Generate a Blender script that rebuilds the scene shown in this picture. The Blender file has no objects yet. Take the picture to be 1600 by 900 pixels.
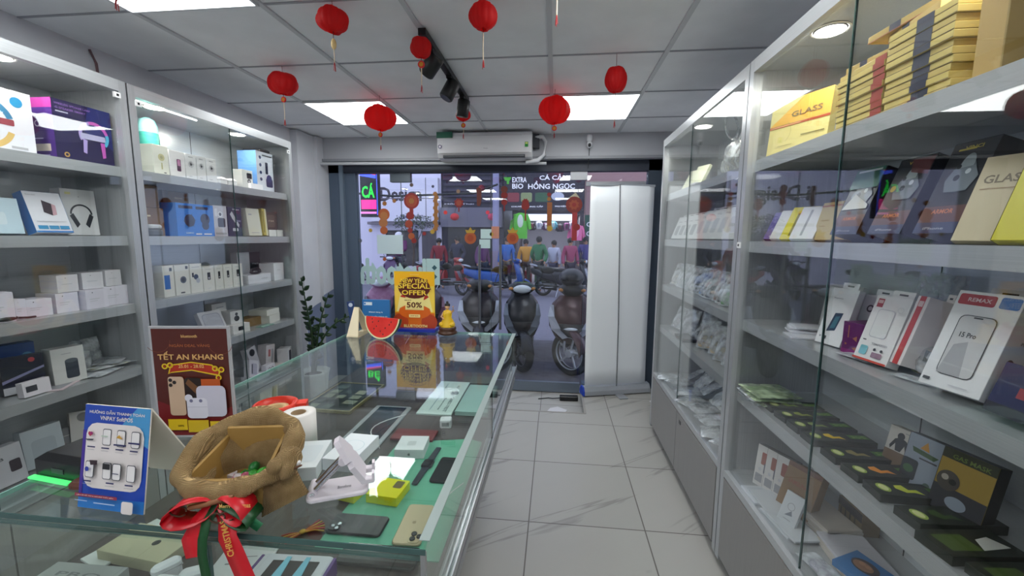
import bpy, math, random
from mathutils import Vector, Matrix, noise
random.seed(7)
S = bpy.context.scene
COL = S.collection
PI = math.pi

# ------------------------------------------------------------------ camera
def set_camera():
    p, y, r = .1226, .104, .0077
    cy, sy = math.cos(y), math.sin(y)
    f = Vector((-sy*math.cos(p), cy*math.cos(p), -math.sin(p)))
    r0 = Vector((cy, sy, 0)); u0 = r0.cross(f)
    rt = math.cos(r)*r0 + math.sin(r)*u0
    up = -math.sin(r)*r0 + math.cos(r)*u0
    cam = bpy.data.objects.new('camera', bpy.data.cameras.new('camera'))
    COL.objects.link(cam)
    m = Matrix.Identity(4)
    for i in range(3):
        m[i][0], m[i][1], m[i][2] = rt[i], up[i], -f[i]
    m[2][3] = 1.4958
    cam.matrix_world = m
    cam.data.sensor_width = 36; cam.data.lens = 644.29/1600*36
    cam.data.clip_start = .02
    S.camera = cam
set_camera()

# ------------------------------------------------------------------ light and exposure
W = bpy.data.worlds.new('overcast_sky'); S.world = W; W.use_nodes = True
W.node_tree.nodes['Background'].inputs[0].default_value = (.58, .68, .89, 1)
W.node_tree.nodes['Background'].inputs[1].default_value = 1.75
S.view_settings.view_transform = 'Standard'; S.view_settings.look = 'None'
S.view_settings.gamma = 1; S.view_settings.use_curve_mapping = False
S.view_settings.exposure = 0.1
PANEL = 11.0          # ceiling panel emission
DOWN = 12.0          # cabinet downlight emission
DOWNW = 1.9          # watts of each cabinet downlight
try:
    S.cycles.transparent_max_bounces = 32
    S.cycles.max_bounces = 10
except Exception: pass

# ------------------------------------------------------------------ materials
def lin(c):
    return tuple(((v/255)/12.92 if v/255 <= .04045 else ((v/255+.055)/1.055)**2.4) for v in c)
_m = {}
def C(r, g, b, rough=.55, metal=0, emis=0, trans=0):
    k = ('c', r, g, b, rough, metal, emis, trans)
    if k in _m: return _m[k]
    m = bpy.data.materials.new('paint_%d_%d_%d' % (r, g, b)); m.use_nodes = True
    n = m.node_tree.nodes['Principled BSDF']
    c = (*lin((r, g, b)), 1)
    n.inputs['Base Color'].default_value = c
    n.inputs['Roughness'].default_value = rough
    n.inputs['Metallic'].default_value = metal
    if emis:
        n.inputs['Emission Color'].default_value = c
        n.inputs['Emission Strength'].default_value = emis
    if trans:
        n.inputs['Transmission Weight'].default_value = trans
    _m[k] = m
    return m
def nt(name):
    m = bpy.data.materials.new(name); m.use_nodes = True
    t = m.node_tree
    return m, t, t.nodes['Principled BSDF']
def node(t, typ, **kw):
    n = t.nodes.new(typ)
    for k, v in kw.items():
        if k.startswith('i_'):
            n.inputs[k[2:].replace('_', ' ')].default_value = v
        else: setattr(n, k, v)
    return n
def ramp(t, fac, stops):
    r = t.nodes.new('ShaderNodeValToRGB')
    while len(r.color_ramp.elements) < len(stops): r.color_ramp.elements.new(.5)
    for e, (p, c) in zip(r.color_ramp.elements, stops):
        e.position = p; e.color = (*lin(c), 1)
    t.links.new(fac, r.inputs[0])
    return r.outputs[0]
def brushed(name, col, rough=.38, metal=.75, axis='z', var=12):
    m, t, p = nt(name)
    tc = node(t, 'ShaderNodeTexCoord'); mp = node(t, 'ShaderNodeMapping')
    sc = {'z': (120, 120, 1), 'y': (120, 1, 120), 'x': (1, 120, 120)}[axis]
    mp.inputs['Scale'].default_value = sc
    t.links.new(tc.outputs['Object'], mp.inputs[0])
    nz = node(t, 'ShaderNodeTexNoise', i_Scale=3.0, i_Detail=4.0)
    t.links.new(mp.outputs[0], nz.inputs['Vector'])
    a = tuple(max(0, c-var) for c in col); b = tuple(min(255, c+var) for c in col)
    t.links.new(ramp(t, nz.outputs['Fac'], [(.35, a), (.65, b)]), p.inputs['Base Color'])
    p.inputs['Metallic'].default_value = metal; p.inputs['Roughness'].default_value = rough
    return m
def glass(name, tint=(.975, .985, .98), f0=.04, rough=0.0):
    m = bpy.data.materials.new(name); m.use_nodes = True
    t = m.node_tree; t.nodes.clear()
    out = node(t, 'ShaderNodeOutputMaterial')
    tr = node(t, 'ShaderNodeBsdfTransparent'); tr.inputs[0].default_value = (*tint, 1)
    gl = node(t, 'ShaderNodeBsdfGlossy'); gl.inputs['Roughness'].default_value = rough
    gl.inputs[0].default_value = (1, 1, 1, 1)
    lw = node(t, 'ShaderNodeLayerWeight'); lw.inputs[0].default_value = .5
    pw = node(t, 'ShaderNodeMath', operation='POWER'); pw.inputs[1].default_value = 5
    t.links.new(lw.outputs['Facing'], pw.inputs[0])
    ma = node(t, 'ShaderNodeMath', operation='MULTIPLY_ADD')
    ma.inputs[1].default_value = 1-f0; ma.inputs[2].default_value = f0
    t.links.new(pw.outputs[0], ma.inputs[0])
    mx = node(t, 'ShaderNodeMixShader')
    t.links.new(ma.outputs[0], mx.inputs[0]); t.links.new(tr.outputs[0], mx.inputs[1]); t.links.new(gl.outputs[0], mx.inputs[2])
    t.links.new(mx.outputs[0], out.inputs[0])
    return m
def plastic_film(name, col=(225, 228, 235), dens=.28):
    m = bpy.data.materials.new(name); m.use_nodes = True
    t = m.node_tree; t.nodes.clear()
    out = node(t, 'ShaderNodeOutputMaterial')
    tr = node(t, 'ShaderNodeBsdfTransparent')
    pb = node(t, 'ShaderNodeBsdfPrincipled'); pb.inputs['Base Color'].default_value = (*lin(col), 1); pb.inputs['Roughness'].default_value = .18
    tc = node(t, 'ShaderNodeTexCoord'); nz = node(t, 'ShaderNodeTexNoise', i_Scale=22.0, i_Detail=3.0)
    t.links.new(tc.outputs['Object'], nz.inputs['Vector'])
    mr = node(t, 'ShaderNodeMapRange'); mr.inputs['From Min'].default_value = .38; mr.inputs['From Max'].default_value = .68
    mr.inputs['To Min'].default_value = dens*.5; mr.inputs['To Max'].default_value = min(1, dens*2.1)
    t.links.new(nz.outputs['Fac'], mr.inputs['Value'])
    bp = node(t, 'ShaderNodeBump', i_Strength=.5, i_Distance=.01)
    t.links.new(nz.outputs['Fac'], bp.inputs['Height']); t.links.new(bp.outputs[0], pb.inputs['Normal'])
    mx = node(t, 'ShaderNodeMixShader')
    t.links.new(mr.outputs[0], mx.inputs[0]); t.links.new(tr.outputs[0], mx.inputs[1]); t.links.new(pb.outputs[0], mx.inputs[2])
    t.links.new(mx.outputs[0], out.inputs[0])
    return m
def noisy(name, a, b, scale=8, rough=.6, bump=0, detail=4, metal=0, stretch=(1, 1, 1)):
    m, t, p = nt(name)
    tc = node(t, 'ShaderNodeTexCoord'); mp = node(t, 'ShaderNodeMapping'); mp.inputs['Scale'].default_value = stretch
    t.links.new(tc.outputs['Object'], mp.inputs[0])
    nz = node(t, 'ShaderNodeTexNoise', i_Scale=float(scale), i_Detail=float(detail))
    t.links.new(mp.outputs[0], nz.inputs['Vector'])
    t.links.new(ramp(t, nz.outputs['Fac'], [(.35, a), (.65, b)]), p.inputs['Base Color'])
    p.inputs['Roughness'].default_value = rough; p.inputs['Metallic'].default_value = metal
    if bump:
        bp = node(t, 'ShaderNodeBump', i_Strength=bump, i_Distance=.004)
        t.links.new(nz.outputs['Fac'], bp.inputs['Height']); t.links.new(bp.outputs[0], p.inputs['Normal'])
    return m

STEEL = brushed('brushed_steel', (178, 181, 184), .3, .45, 'z', 5)
STEELY = brushed('brushed_steel_rail', (184, 187, 190), .3, .4, 'y', 4)
BACK = brushed('brushed_back_panel', (208, 214, 220), .3, .35, 'y', 4)
DOORM = brushed('brushed_door_panel', (146, 144, 142), .42, .3, 'z', 3)
GLASS = glass('clear_glass')
GLASSG = glass('green_tinted_glass', (.93, .972, .957), .05)
GLASSD = glass('storefront_glass', (.93, .94, .965), .05)
EDGE = C(62, 92, 90, .15)
EDGEL = C(150, 192, 184, .2)
FILM = plastic_film('crinkled_clear_film')
FILM2 = plastic_film('dense_clear_film', (215, 220, 226), .5)
FILMG = plastic_film('greenish_clear_film', (196, 214, 176), .5)
WHITE = C(232, 231, 236, .4)
CARD = C(186, 160, 112, .7)
BLACK = C(14, 15, 18, .3)

# ------------------------------------------------------------------ mesh builder
_txt = {}
def text_data(body):
    if body in _txt: return _txt[body]
    c = bpy.data.curves.new('lettering', 'FONT'); c.body = body; c.size = 1
    c.align_x = 'CENTER'; c.align_y = 'CENTER'; c.resolution_u = 2; c.offset = .02
    o = bpy.data.objects.new('lettering', c)
    me = bpy.data.meshes.new_from_object(o)
    vs = [v.co.copy() for v in me.vertices]; fs = [tuple(p.vertices) for p in me.polygons]
    xs = [v.x for v in vs]; ys = [v.y for v in vs]
    cx, cy = (min(xs)+max(xs))/2, (min(ys)+max(ys))/2
    w = max(xs)-min(xs); h = max(ys)-min(ys)
    vs = [Vector((v.x-cx, v.y-cy, 0)) for v in vs]
    bpy.data.objects.remove(o); bpy.data.curves.remove(c); bpy.data.meshes.remove(me)
    _txt[body] = (vs, fs, w, h)
    return _txt[body]

class MB:
    def __init__(s):
        s.v = []; s.f = []; s.mi = []; s.mats = []; s.sm = []; s.M = Matrix.Identity(4)
    def mat(s, m):
        if m not in s.mats: s.mats.append(m)
        return s.mats.index(m)
    def add(s, vs, fs, m, smooth=False):
        b = len(s.v); k = s.mat(m)
        s.v += [s.M @ Vector(v) for v in vs]
        for f in fs:
            s.f.append(tuple(b+i for i in f)); s.mi.append(k); s.sm.append(smooth)
        return s
    def box(s, x0, x1, y0, y1, z0, z1, m):
        vs = [(x, y, z) for z in (z0, z1) for y in (y0, y1) for x in (x0, x1)]
        return s.add(vs, [(0, 2, 3, 1), (4, 5, 7, 6), (0, 1, 5, 4), (2, 6, 7, 3), (0, 4, 6, 2), (1, 3, 7, 5)], m)
    def cbox(s, c, d, m):
        return s.box(c[0]-d[0]/2, c[0]+d[0]/2, c[1]-d[1]/2, c[1]+d[1]/2, c[2]-d[2]/2, c[2]+d[2]/2, m)
    def rbox(s, x0, x1, y0, y1, z0, z1, m, r=.01, n=4):      # rounded in plan, bevelled top
        def ring(i, z):
            o = []
            for cx, cy, a0 in ((x1-r, y1-r, 0), (x0+r, y1-r, PI/2), (x0+r, y0+r, PI), (x1-r, y0+r, 1.5*PI)):
                for k in range(n+1):
                    a = a0+k*PI/2/n
                    o.append((cx+(r-i)*math.cos(a), cy+(r-i)*math.sin(a), z))
            return o
        b = min(r*.4, (z1-z0)*.3)
        return s.loft([ring(b, z0), ring(0, z0+b), ring(0, z1-b), ring(b, z1)], m, cap=True, smooth=False)
    def loft(s, rings, m, cap=True, smooth=True, closed=True):
        n = len(rings[0]); vs = [p for r in rings for p in r]; fs = []
        for i in range(len(rings)-1):
            for j in range(n if closed else n-1):
                k = (j+1) % n
                fs.append((i*n+j, i*n+k, (i+1)*n+k, (i+1)*n+j))
        s.add(vs, fs, m, smooth)
        if cap:
            s.add(rings[0], [tuple(range(n))[::-1]], m); s.add(rings[-1], [tuple(range(n))], m)
        return s
    def lathe(s, prof, m, n=20, c=(0, 0, 0), smooth=True, cap=True):
        rings = [[(c[0]+r*math.cos(2*PI*j/n), c[1]+r*math.sin(2*PI*j/n), c[2]+z) for j in range(n)] for r, z in prof]
        return s.loft(rings, m, cap, smooth)
    def ell(s, c, r, m, n=16, k=9, smooth=True):
        rings = []
        for i in range(k+1):
            a = -PI/2+PI*i/k; q = max(math.cos(a), .02)
            rings.append([(c[0]+r[0]*q*math.cos(2*PI*j/n), c[1]+r[1]*q*math.sin(2*PI*j/n), c[2]+r[2]*math.sin(a)) for j in range(n)])
        return s.loft(rings, m, True, smooth)
    def tube(s, pts, r, m, n=8, smooth=True):
        pts = [Vector(p) for p in pts]; rr = r if isinstance(r, (list, tuple)) else [r]*len(pts)
        rings = []
        up = Vector((0, 0, 1))
        for i, p in enumerate(pts):
            d = (pts[min(i+1, len(pts)-1)]-pts[max(i-1, 0)]).normalized()
            a = d.cross(up if abs(d.z) < .95 else Vector((1, 0, 0))).normalized(); b = d.cross(a)
            rings.append([p+a*rr[i]*math.cos(2*PI*j/n)+b*rr[i]*math.sin(2*PI*j/n) for j in range(n)])
        return s.loft(rings, m, True, smooth)
    def poly(s, pts, m): return s.add(pts, [tuple(range(len(pts)))], m)
    def slab(s, pts, z0, z1, m):                             # polygon in xy, thick in z
        n = len(pts)
        return s.loft([[(x, y, z0) for x, y in pts], [(x, y, z1) for x, y in pts]], m, True, False)
    def build(s, name, parent=None, loc=None, rot=None, bevel=0, **tags):
        me = bpy.data.meshes.new(name)
        me.from_pydata([tuple(v) for v in s.v], [], s.f)
        for m in s.mats: me.materials.append(m)
        me.polygons.foreach_set('material_index', s.mi); me.polygons.foreach_set('use_smooth', s.sm)
        me.update()
        o = bpy.data.objects.new(name, me); COL.objects.link(o)
        if parent: o.parent = parent
        if loc is not None: o.location = loc
        if rot is not None: o.rotation_euler = rot
        if bevel:
            b = o.modifiers.new('bevel', 'BEVEL'); b.width = bevel; b.segments = 2; b.limit_method = 'ANGLE'
        for k, v in tags.items(): o[k] = v
        return o

def tag(o, label, cat, group=None):
    o['label'] = label; o['category'] = cat
    if group: o['group'] = group
    return o
def thing(name, label, cat, loc=(0, 0, 0), rz=0, group=None, rot=None):
    o = bpy.data.objects.new(name, None); COL.objects.link(o); o.location = loc
    o.rotation_euler = rot if rot else (0, 0, rz); o.empty_display_size = .05
    return tag(o, label, cat, group)
def struct(o): o['kind'] = 'structure'; return o
def copy_tree(o, parent=None):
    c = o.copy(); COL.objects.link(c)
    if parent: c.parent = parent
    for ch in list(o.children): copy_tree(ch, c)
    return c

# printing on a flat face: mf is a matrix taking (u*w, v*h, out) to object space
def printing(mb, mf, w, h, decals):
    old = mb.M.copy()
    off = .0004
    for d in decals:
        mb.M = old @ mf @ Matrix.Translation((0, 0, off)); off += .00025
        k = d[0]
        if k == 'r':
            _, u0, v0, u1, v1, m = d
            mb.poly([(u0*w, v0*h, 0), (u1*w, v0*h, 0), (u1*w, v1*h, 0), (u0*w, v1*h, 0)], m)
        elif k == 'rr':                                       # rounded rectangle
            _, u0, v0, u1, v1, m = d
            x0, x1, y0, y1 = u0*w, u1*w, v0*h, v1*h; r = min(abs(x1-x0), abs(y1-y0))*.18; pts = []
            for cx, cy, a0 in ((x1-r, y1-r, 0), (x0+r, y1-r, PI/2), (x0+r, y0+r, PI), (x1-r, y0+r, 1.5*PI)):
                for q in range(4): pts.append((cx+r*math.cos(a0+q*PI/6), cy+r*math.sin(a0+q*PI/6), 0))
            mb.poly(pts, m)
        elif k == 'c':
            _, u, v, r, m = d
            mb.poly([(u*w+r*w*math.cos(a*PI/10), v*h+r*w*math.sin(a*PI/10), 0) for a in range(20)], m)
        elif k == 'e':
            _, u, v, ru, rv, m = d
            mb.poly([(u*w+ru*w*math.cos(a*PI/10), v*h+rv*h*math.sin(a*PI/10), 0) for a in range(20)], m)
        elif k == 'o':
            _, u, v, r, t, m = d[:6]; vs = []; fs = []; a0, a1 = (d[6], d[7]) if len(d) > 7 else (0, 2*PI)
            N = 24
            for a in range(N+1):
                g = a0+(a1-a0)*a/N
                for q in (r, r-t): vs.append((u*w+q*w*math.cos(g), v*h+q*w*math.sin(g), 0))
            for a in range(N): fs.append((2*a, 2*a+2, 2*a+3, 2*a+1))
            mb.add(vs, fs, m)
        elif k == 'p':
            mb.poly([(u*w, v*h, 0) for u, v in d[1]], d[2])
        elif k == 't':                                        # u, v, max width, cap height, text
            _, u, v, tw, th, txt, m = d
            vs, fs, ww, hh = text_data(txt)
            sx = tw*w/ww; sy = th*h/hh
            mb.add([(u*w+a.x*sx, v*h+a.y*sy, 0) for a in vs], fs, m)
    mb.M = old
def face(o, ux, vy):
    o, ux, vy = Vector(o), Vector(ux).normalized(), Vector(vy).normalized(); n = ux.cross(vy)
    return Matrix(((ux.x, vy.x, n.x, o.x), (ux.y, vy.y, n.y, o.y), (ux.z, vy.z, n.z, o.z), (0, 0, 0, 1)))
def box_faces(w, d, h):
    return {'F': (face((-w/2, -d/2, 0), (1, 0, 0), (0, 0, 1)), w, h),
            'R': (face((w/2, -d/2, 0), (0, 1, 0), (0, 0, 1)), d, h),
            'L': (face((-w/2, d/2, 0), (0, -1, 0), (0, 0, 1)), d, h),
            'T': (face((-w/2, -d/2, h), (1, 0, 0), (0, 1, 0)), w, d)}
ALL = []
def pbox(name, label, cat, group, loc, size, rz=0, tx=0, ty=0, col=None, F=(), R=(), L=(), T=(), side=None, hang=False):
    w, d, h = size; mb = MB(); col = col or WHITE
    mb.box(-w/2, w/2, -d/2, d/2, 0, h, col)
    if side:
        mb.poly([(w/2+.0003, -d/2, 0), (w/2+.0003, d/2, 0), (w/2+.0003, d/2, h), (w/2+.0003, -d/2, h)], side)
        mb.poly([(-w/2-.0003, d/2, 0), (-w/2-.0003, -d/2, 0), (-w/2-.0003, -d/2, h), (-w/2-.0003, d/2, h)], side)
        mb.poly([(-w/2, -d/2, h+.0003), (w/2, -d/2, h+.0003), (w/2, d/2, h+.0003), (-w/2, d/2, h+.0003)], side)
    fc = box_faces(w, d, h)
    for k, dd in (('F', F), ('R', R), ('L', L), ('T', T)):
        if dd: printing(mb, fc[k][0], fc[k][1], fc[k][2], dd)
    lift = (w/2)*abs(math.sin(ty)) + (d/2)*abs(math.sin(tx))
    o = mb.build(name, loc=(loc[0], loc[1], loc[2]+lift+.0006), rot=(tx, ty, rz), bevel=.0012)
    tag(o, label, cat, group)
    if hang:
        t = MB(); t.box(-w*.3, w*.3, d*.1, d*.1+.0015, h, h+.022, col); t.box(-w*.12, w*.12, d*.1-.0004, d*.1, h+.009, h+.014, BLACK)
        t.build('hang_tab', o)
    ALL.append(o)
    return o

# ================================================================== THE ROOM
ZS = [1.81, 1.487, 1.157, .845, .475]       # shelf tops
CT = .94                                     # counter top
def room():
    # floor tiles
    m, t, p = nt('marble_floor_tiles')
    tc = node(t, 'ShaderNodeTexCoord'); mp = node(t, 'ShaderNodeMapping')
    mp.inputs['Location'].default_value = (.1118, -2.0176+.6*4, 0)
    t.links.new(tc.outputs['Object'], mp.inputs[0])
    br = node(t, 'ShaderNodeTexBrick', offset=0, squash=1)
    br.inputs['Scale'].default_value = 1; br.inputs['Brick Width'].default_value = .6; br.inputs['Row Height'].default_value = .6
    br.inputs['Mortar Size'].default_value = .0032; br.inputs['Mortar Smooth'].default_value = .1
    br.inputs['Color1'].default_value = (1, 1, 1, 1); br.inputs['Color2'].default_value = (.93, .93, .93, 1); br.inputs['Mortar'].default_value = (0, 0, 0, 1)
    t.links.new(mp.outputs[0], br.inputs['Vector'])
    mp2 = node(t, 'ShaderNodeMapping', vector_type='TEXTURE'); mp2.inputs['Scale'].default_value = (1.3, .16, 1)
    t.links.new(tc.outputs['Object'], mp2.inputs[0])
    nz = node(t, 'ShaderNodeTexNoise', i_Scale=1.1, i_Detail=5.0, i_Distortion=.5)
    mp2.inputs['Rotation'].default_value = (0, 0, .6)
    t.links.new(mp2.outputs[0], nz.inputs['Vector'])
    vein = ramp(t, nz.outputs['Fac'], [(.0, (172, 170, 165)), (.575, (169, 167, 162)), (.61, (142, 139, 135)), (.645, (170, 168, 163)), (1, (176, 174, 169))])
    mx = node(t, 'ShaderNodeMix', data_type='RGBA', blend_type='MULTIPLY'); mx.inputs[0].default_value = 1
    t.links.new(vein, mx.inputs[6]); t.links.new(br.outputs['Color'], mx.inputs[7])
    mx2 = node(t, 'ShaderNodeMix', data_type='RGBA')
    t.links.new(br.outputs['Fac'], mx2.inputs[0]); t.links.new(mx.outputs[2], mx2.inputs[6]); mx2.inputs[7].default_value = (*lin((96, 90, 86)), 1)
    t.links.new(mx2.outputs[2], p.inputs['Base Color']); p.inputs['Roughness'].default_value = .32
    tile = m
    b = MB()
    b.box(-2.42, 1.17, -3, 3.43, -.2, 0, tile)
    b.box(.29, 1.17, 3.43, 4.1, -.2, 0, tile)
    b.box(-2.42, -1.35, 3.43, 4.1, -.2, 0, tile)
    struct(b.build('floor'))
    b = MB(); b.box(-1.35, .29, 3.43, 4.22, -.25, -.1, tile); struct(b.build('trim_1'))    # sunken entrance
    b = MB(); b.box(-1.35, .29, 3.415, 3.435, -.02, .002, C(150, 146, 140, .4)); b.box(.272, .292, 3.43, 4.1, -.02, .002, C(150, 146, 140, .4))
    struct(b.build('trim_2'))
    wallm = noisy('painted_wall', (196, 197, 204), (204, 205, 211), 3, .7)
    b = MB(); b.box(-2.56, -2.42, -3, 4.3, -.2, 2.6, wallm); struct(b.build('wall_left'))
    b = MB(); b.box(1.17, 1.3, -3, 4.3, -.2, 2.6, wallm); struct(b.build('wall_right'))
    b = MB(); b.box(-2.56, 1.3, -3.1, -3, -.2, 2.6, wallm); struct(b.build('wall_back'))
    # pillar with blue grey foot
    b = MB(); b.box(-2.42, -2.355, 3.65, 4.1, 0, 2.45, wallm); b.box(-2.42, -2.32, 3.91, 4.1, 0, 2.45, wallm)
    blue = C(112, 122, 148, .6)
    b.poly([(-2.354, 3.66, 0), (-2.354, 3.91, 0), (-2.354, 3.91, .83), (-2.354, 3.80, .81), (-2.354, 3.66, .76)], blue)
    b.poly([(-2.319, 3.905, 0), (-2.319, 4.1, 0), (-2.319, 4.1, .94), (-2.319, 3.905, .9)], blue)
    struct(b.build('trim_3'))
    # front wall header
    hd = C(178, 180, 186, .6)
    b = MB(); b.box(-2.42, 1.17, 4.02, 4.22, 2.23, 2.6, hd); b.box(-2.42, 1.17, 3.99, 4.02, 2.225, 2.25, C(140, 142, 148, .5))
    struct(b.build('wall_front'))
    fr = C(84, 98, 116, .45, .2); frd = C(48, 54, 66, .5, .2)
    b = MB(); b.box(-2.33, -2.2, 4.1, 4.2, -.2, 2.23, fr); b.box(-2.2, -2.16, 4.08, 4.2, -.2, 2.23, C(112, 126, 142, .45, .2)); b.box(-2.16, -2.05, 4.12, 4.2, -.2, 2.23, fr)
    b.box(.86, 1.17, 4.1, 4.2, -.2, 2.23, C(50, 62, 76, .5)); b.box(.29, .86, 4.1, 4.2, -.2, 0.02, fr)
    b.box(-2.33, 1.17, 4.1, 4.2, 2.13, 2.23, frd); b.box(-2.05, -1.35, 4.1, 4.2, -.2, .06, fr)
    struct(b.build('trim_4'))
    b = MB(); b.tube([(-2.4, 3.96, 2.2), (-1.1, 3.96, 2.19), (-.1, 3.96, 2.18)], .014, C(190, 192, 196, .4)); struct(b.build('trim_5'))
    # windows and doors: frameless glass
    def leaf(name, x0, x1, z0, z1, handle=None, rail=True):
        b = MB(); b.box(x0+.003, x1-.003, 4.145, 4.157, z0, z1, GLASSD); o = struct(b.build(name))
        b = MB(); b.box(x0, x0+.003, 4.143, 4.159, z0, z1, C(60, 84, 88, .3)); b.build('glass_edge', o)
        if rail:
            b = MB(); b.box(x0+.004, x1-.004, 4.13, 4.172, z0, z0+.1, C(120, 130, 144, .35, .5)); b.build('bottom_rail', o)
        if handle is not None:
            b = MB(); b.tube([(handle, 4.09, .56), (handle, 4.09, 1.42)], .014, C(140, 142, 146, .25, .9), 12)
            for z in (.62, 1.36): b.tube([(handle, 4.09, z), (handle, 4.15, z)], .007, C(140, 142, 146, .25, .9))
            b.build('pull_handle', o)
        return o
    leaf('window_1', -2.05, -1.585, .06, 2.13, rail=False)
    d1 = leaf('door_1', -1.58, -.655, -.09, 2.13, -.757)
    d2 = leaf('door_2', -.65, .275, -.09, 2.13, -.545)
    leaf('window_2', .28, .86, .02, 2.13, rail=False)
    pm = C(92, 100, 108, .35, .6)
    b = MB(); b.box(-1.68, -1.47, 4.12, 4.18, 2.04, 2.13, pm); b.build('patch_fitting', d1)
    b = MB(); b.box(.13, .29, 4.12, 4.18, 2.05, 2.13, C(170, 172, 176, .4, .3)); b.build('patch_fitting', d2)
    b = MB(); b.box(.28, .84, 4.1, 4.14, 1.99, 2.03, C(150, 152, 156, .4, .3)); struct(b.build('trim_6'))
    # ceiling
    cm = noisy('ceiling_board', (230, 232, 236), (236, 238, 242), 6, .8)
    b = MB(); b.box(-2.56, 1.3, -3, 4.3, 2.46, 2.6, cm); struct(b.build('ceiling'))
    bar = C(196, 199, 204, .5)
    b = MB()
    for i in range(-4, 4):
        x = -.048+i*.6
        if -2.42 < x < 1.17: b.box(x-.012, x+.012, -3, 4.02, 2.452, 2.462, bar)
    dark = C(160, 163, 170, .6)
    for j in range(-9, 4):
        y = 2.3415+j*.6; b.box(-2.42, 1.17, y-.005, y+.005, 2.455, 2.462, dark)
    struct(b.build('trim_7'))
room()

# ------------------------------------------------------------------ ceiling panels
def ceiling_lights():
    spots = [(-1.548, 3.24, 'square glowing ceiling panel at the front, on the left above the aisle counter'),
             (.252, 3.24, 'square glowing ceiling panel at the front, right of the air conditioner'),
             (-1.548, 1.44, 'square glowing ceiling panel cut by the top edge over the left cabinets'),
             (.252, 1.44, 'square glowing ceiling panel overhead near the tall right cabinets'),
             (-1.548, -.36, 'square glowing ceiling panel behind the camera, left'),
             (.252, -.36, 'square glowing ceiling panel behind the camera, right'),
             (-1.548, -2.16, 'added unseen ceiling panel nearest the back wall, left'),  # rear pair is out of view, added to brighten the lower shelves
             (.252, -2.16, 'added unseen ceiling panel nearest the back wall, right')]
    proto = None
    for x, y, l in spots:
        if proto is None:
            t = thing('ceiling_light', l, 'ceiling light', (x, y, 2.452), 0, 'square ceiling light panels')
            b = MB(); e = C(250, 254, 253, .5, 0, PANEL)
            b.box(-.285, .285, -.285, .285, -.004, .004, e); b.build('diffuser', t)
            b = MB(); f = C(205, 207, 212, .4)
            for a in ((-.295, .295, -.295, -.285), (-.295, .295, .285, .295), (-.295, -.285, -.285, .285), (.285, .295, -.285, .285)): b.box(*a, -.008, .004, f)
            b.build('frame', t); proto = t
        else:
            c = copy_tree(proto); c.location = (x, y, 2.452); c['label'] = l
ceiling_lights()

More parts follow.
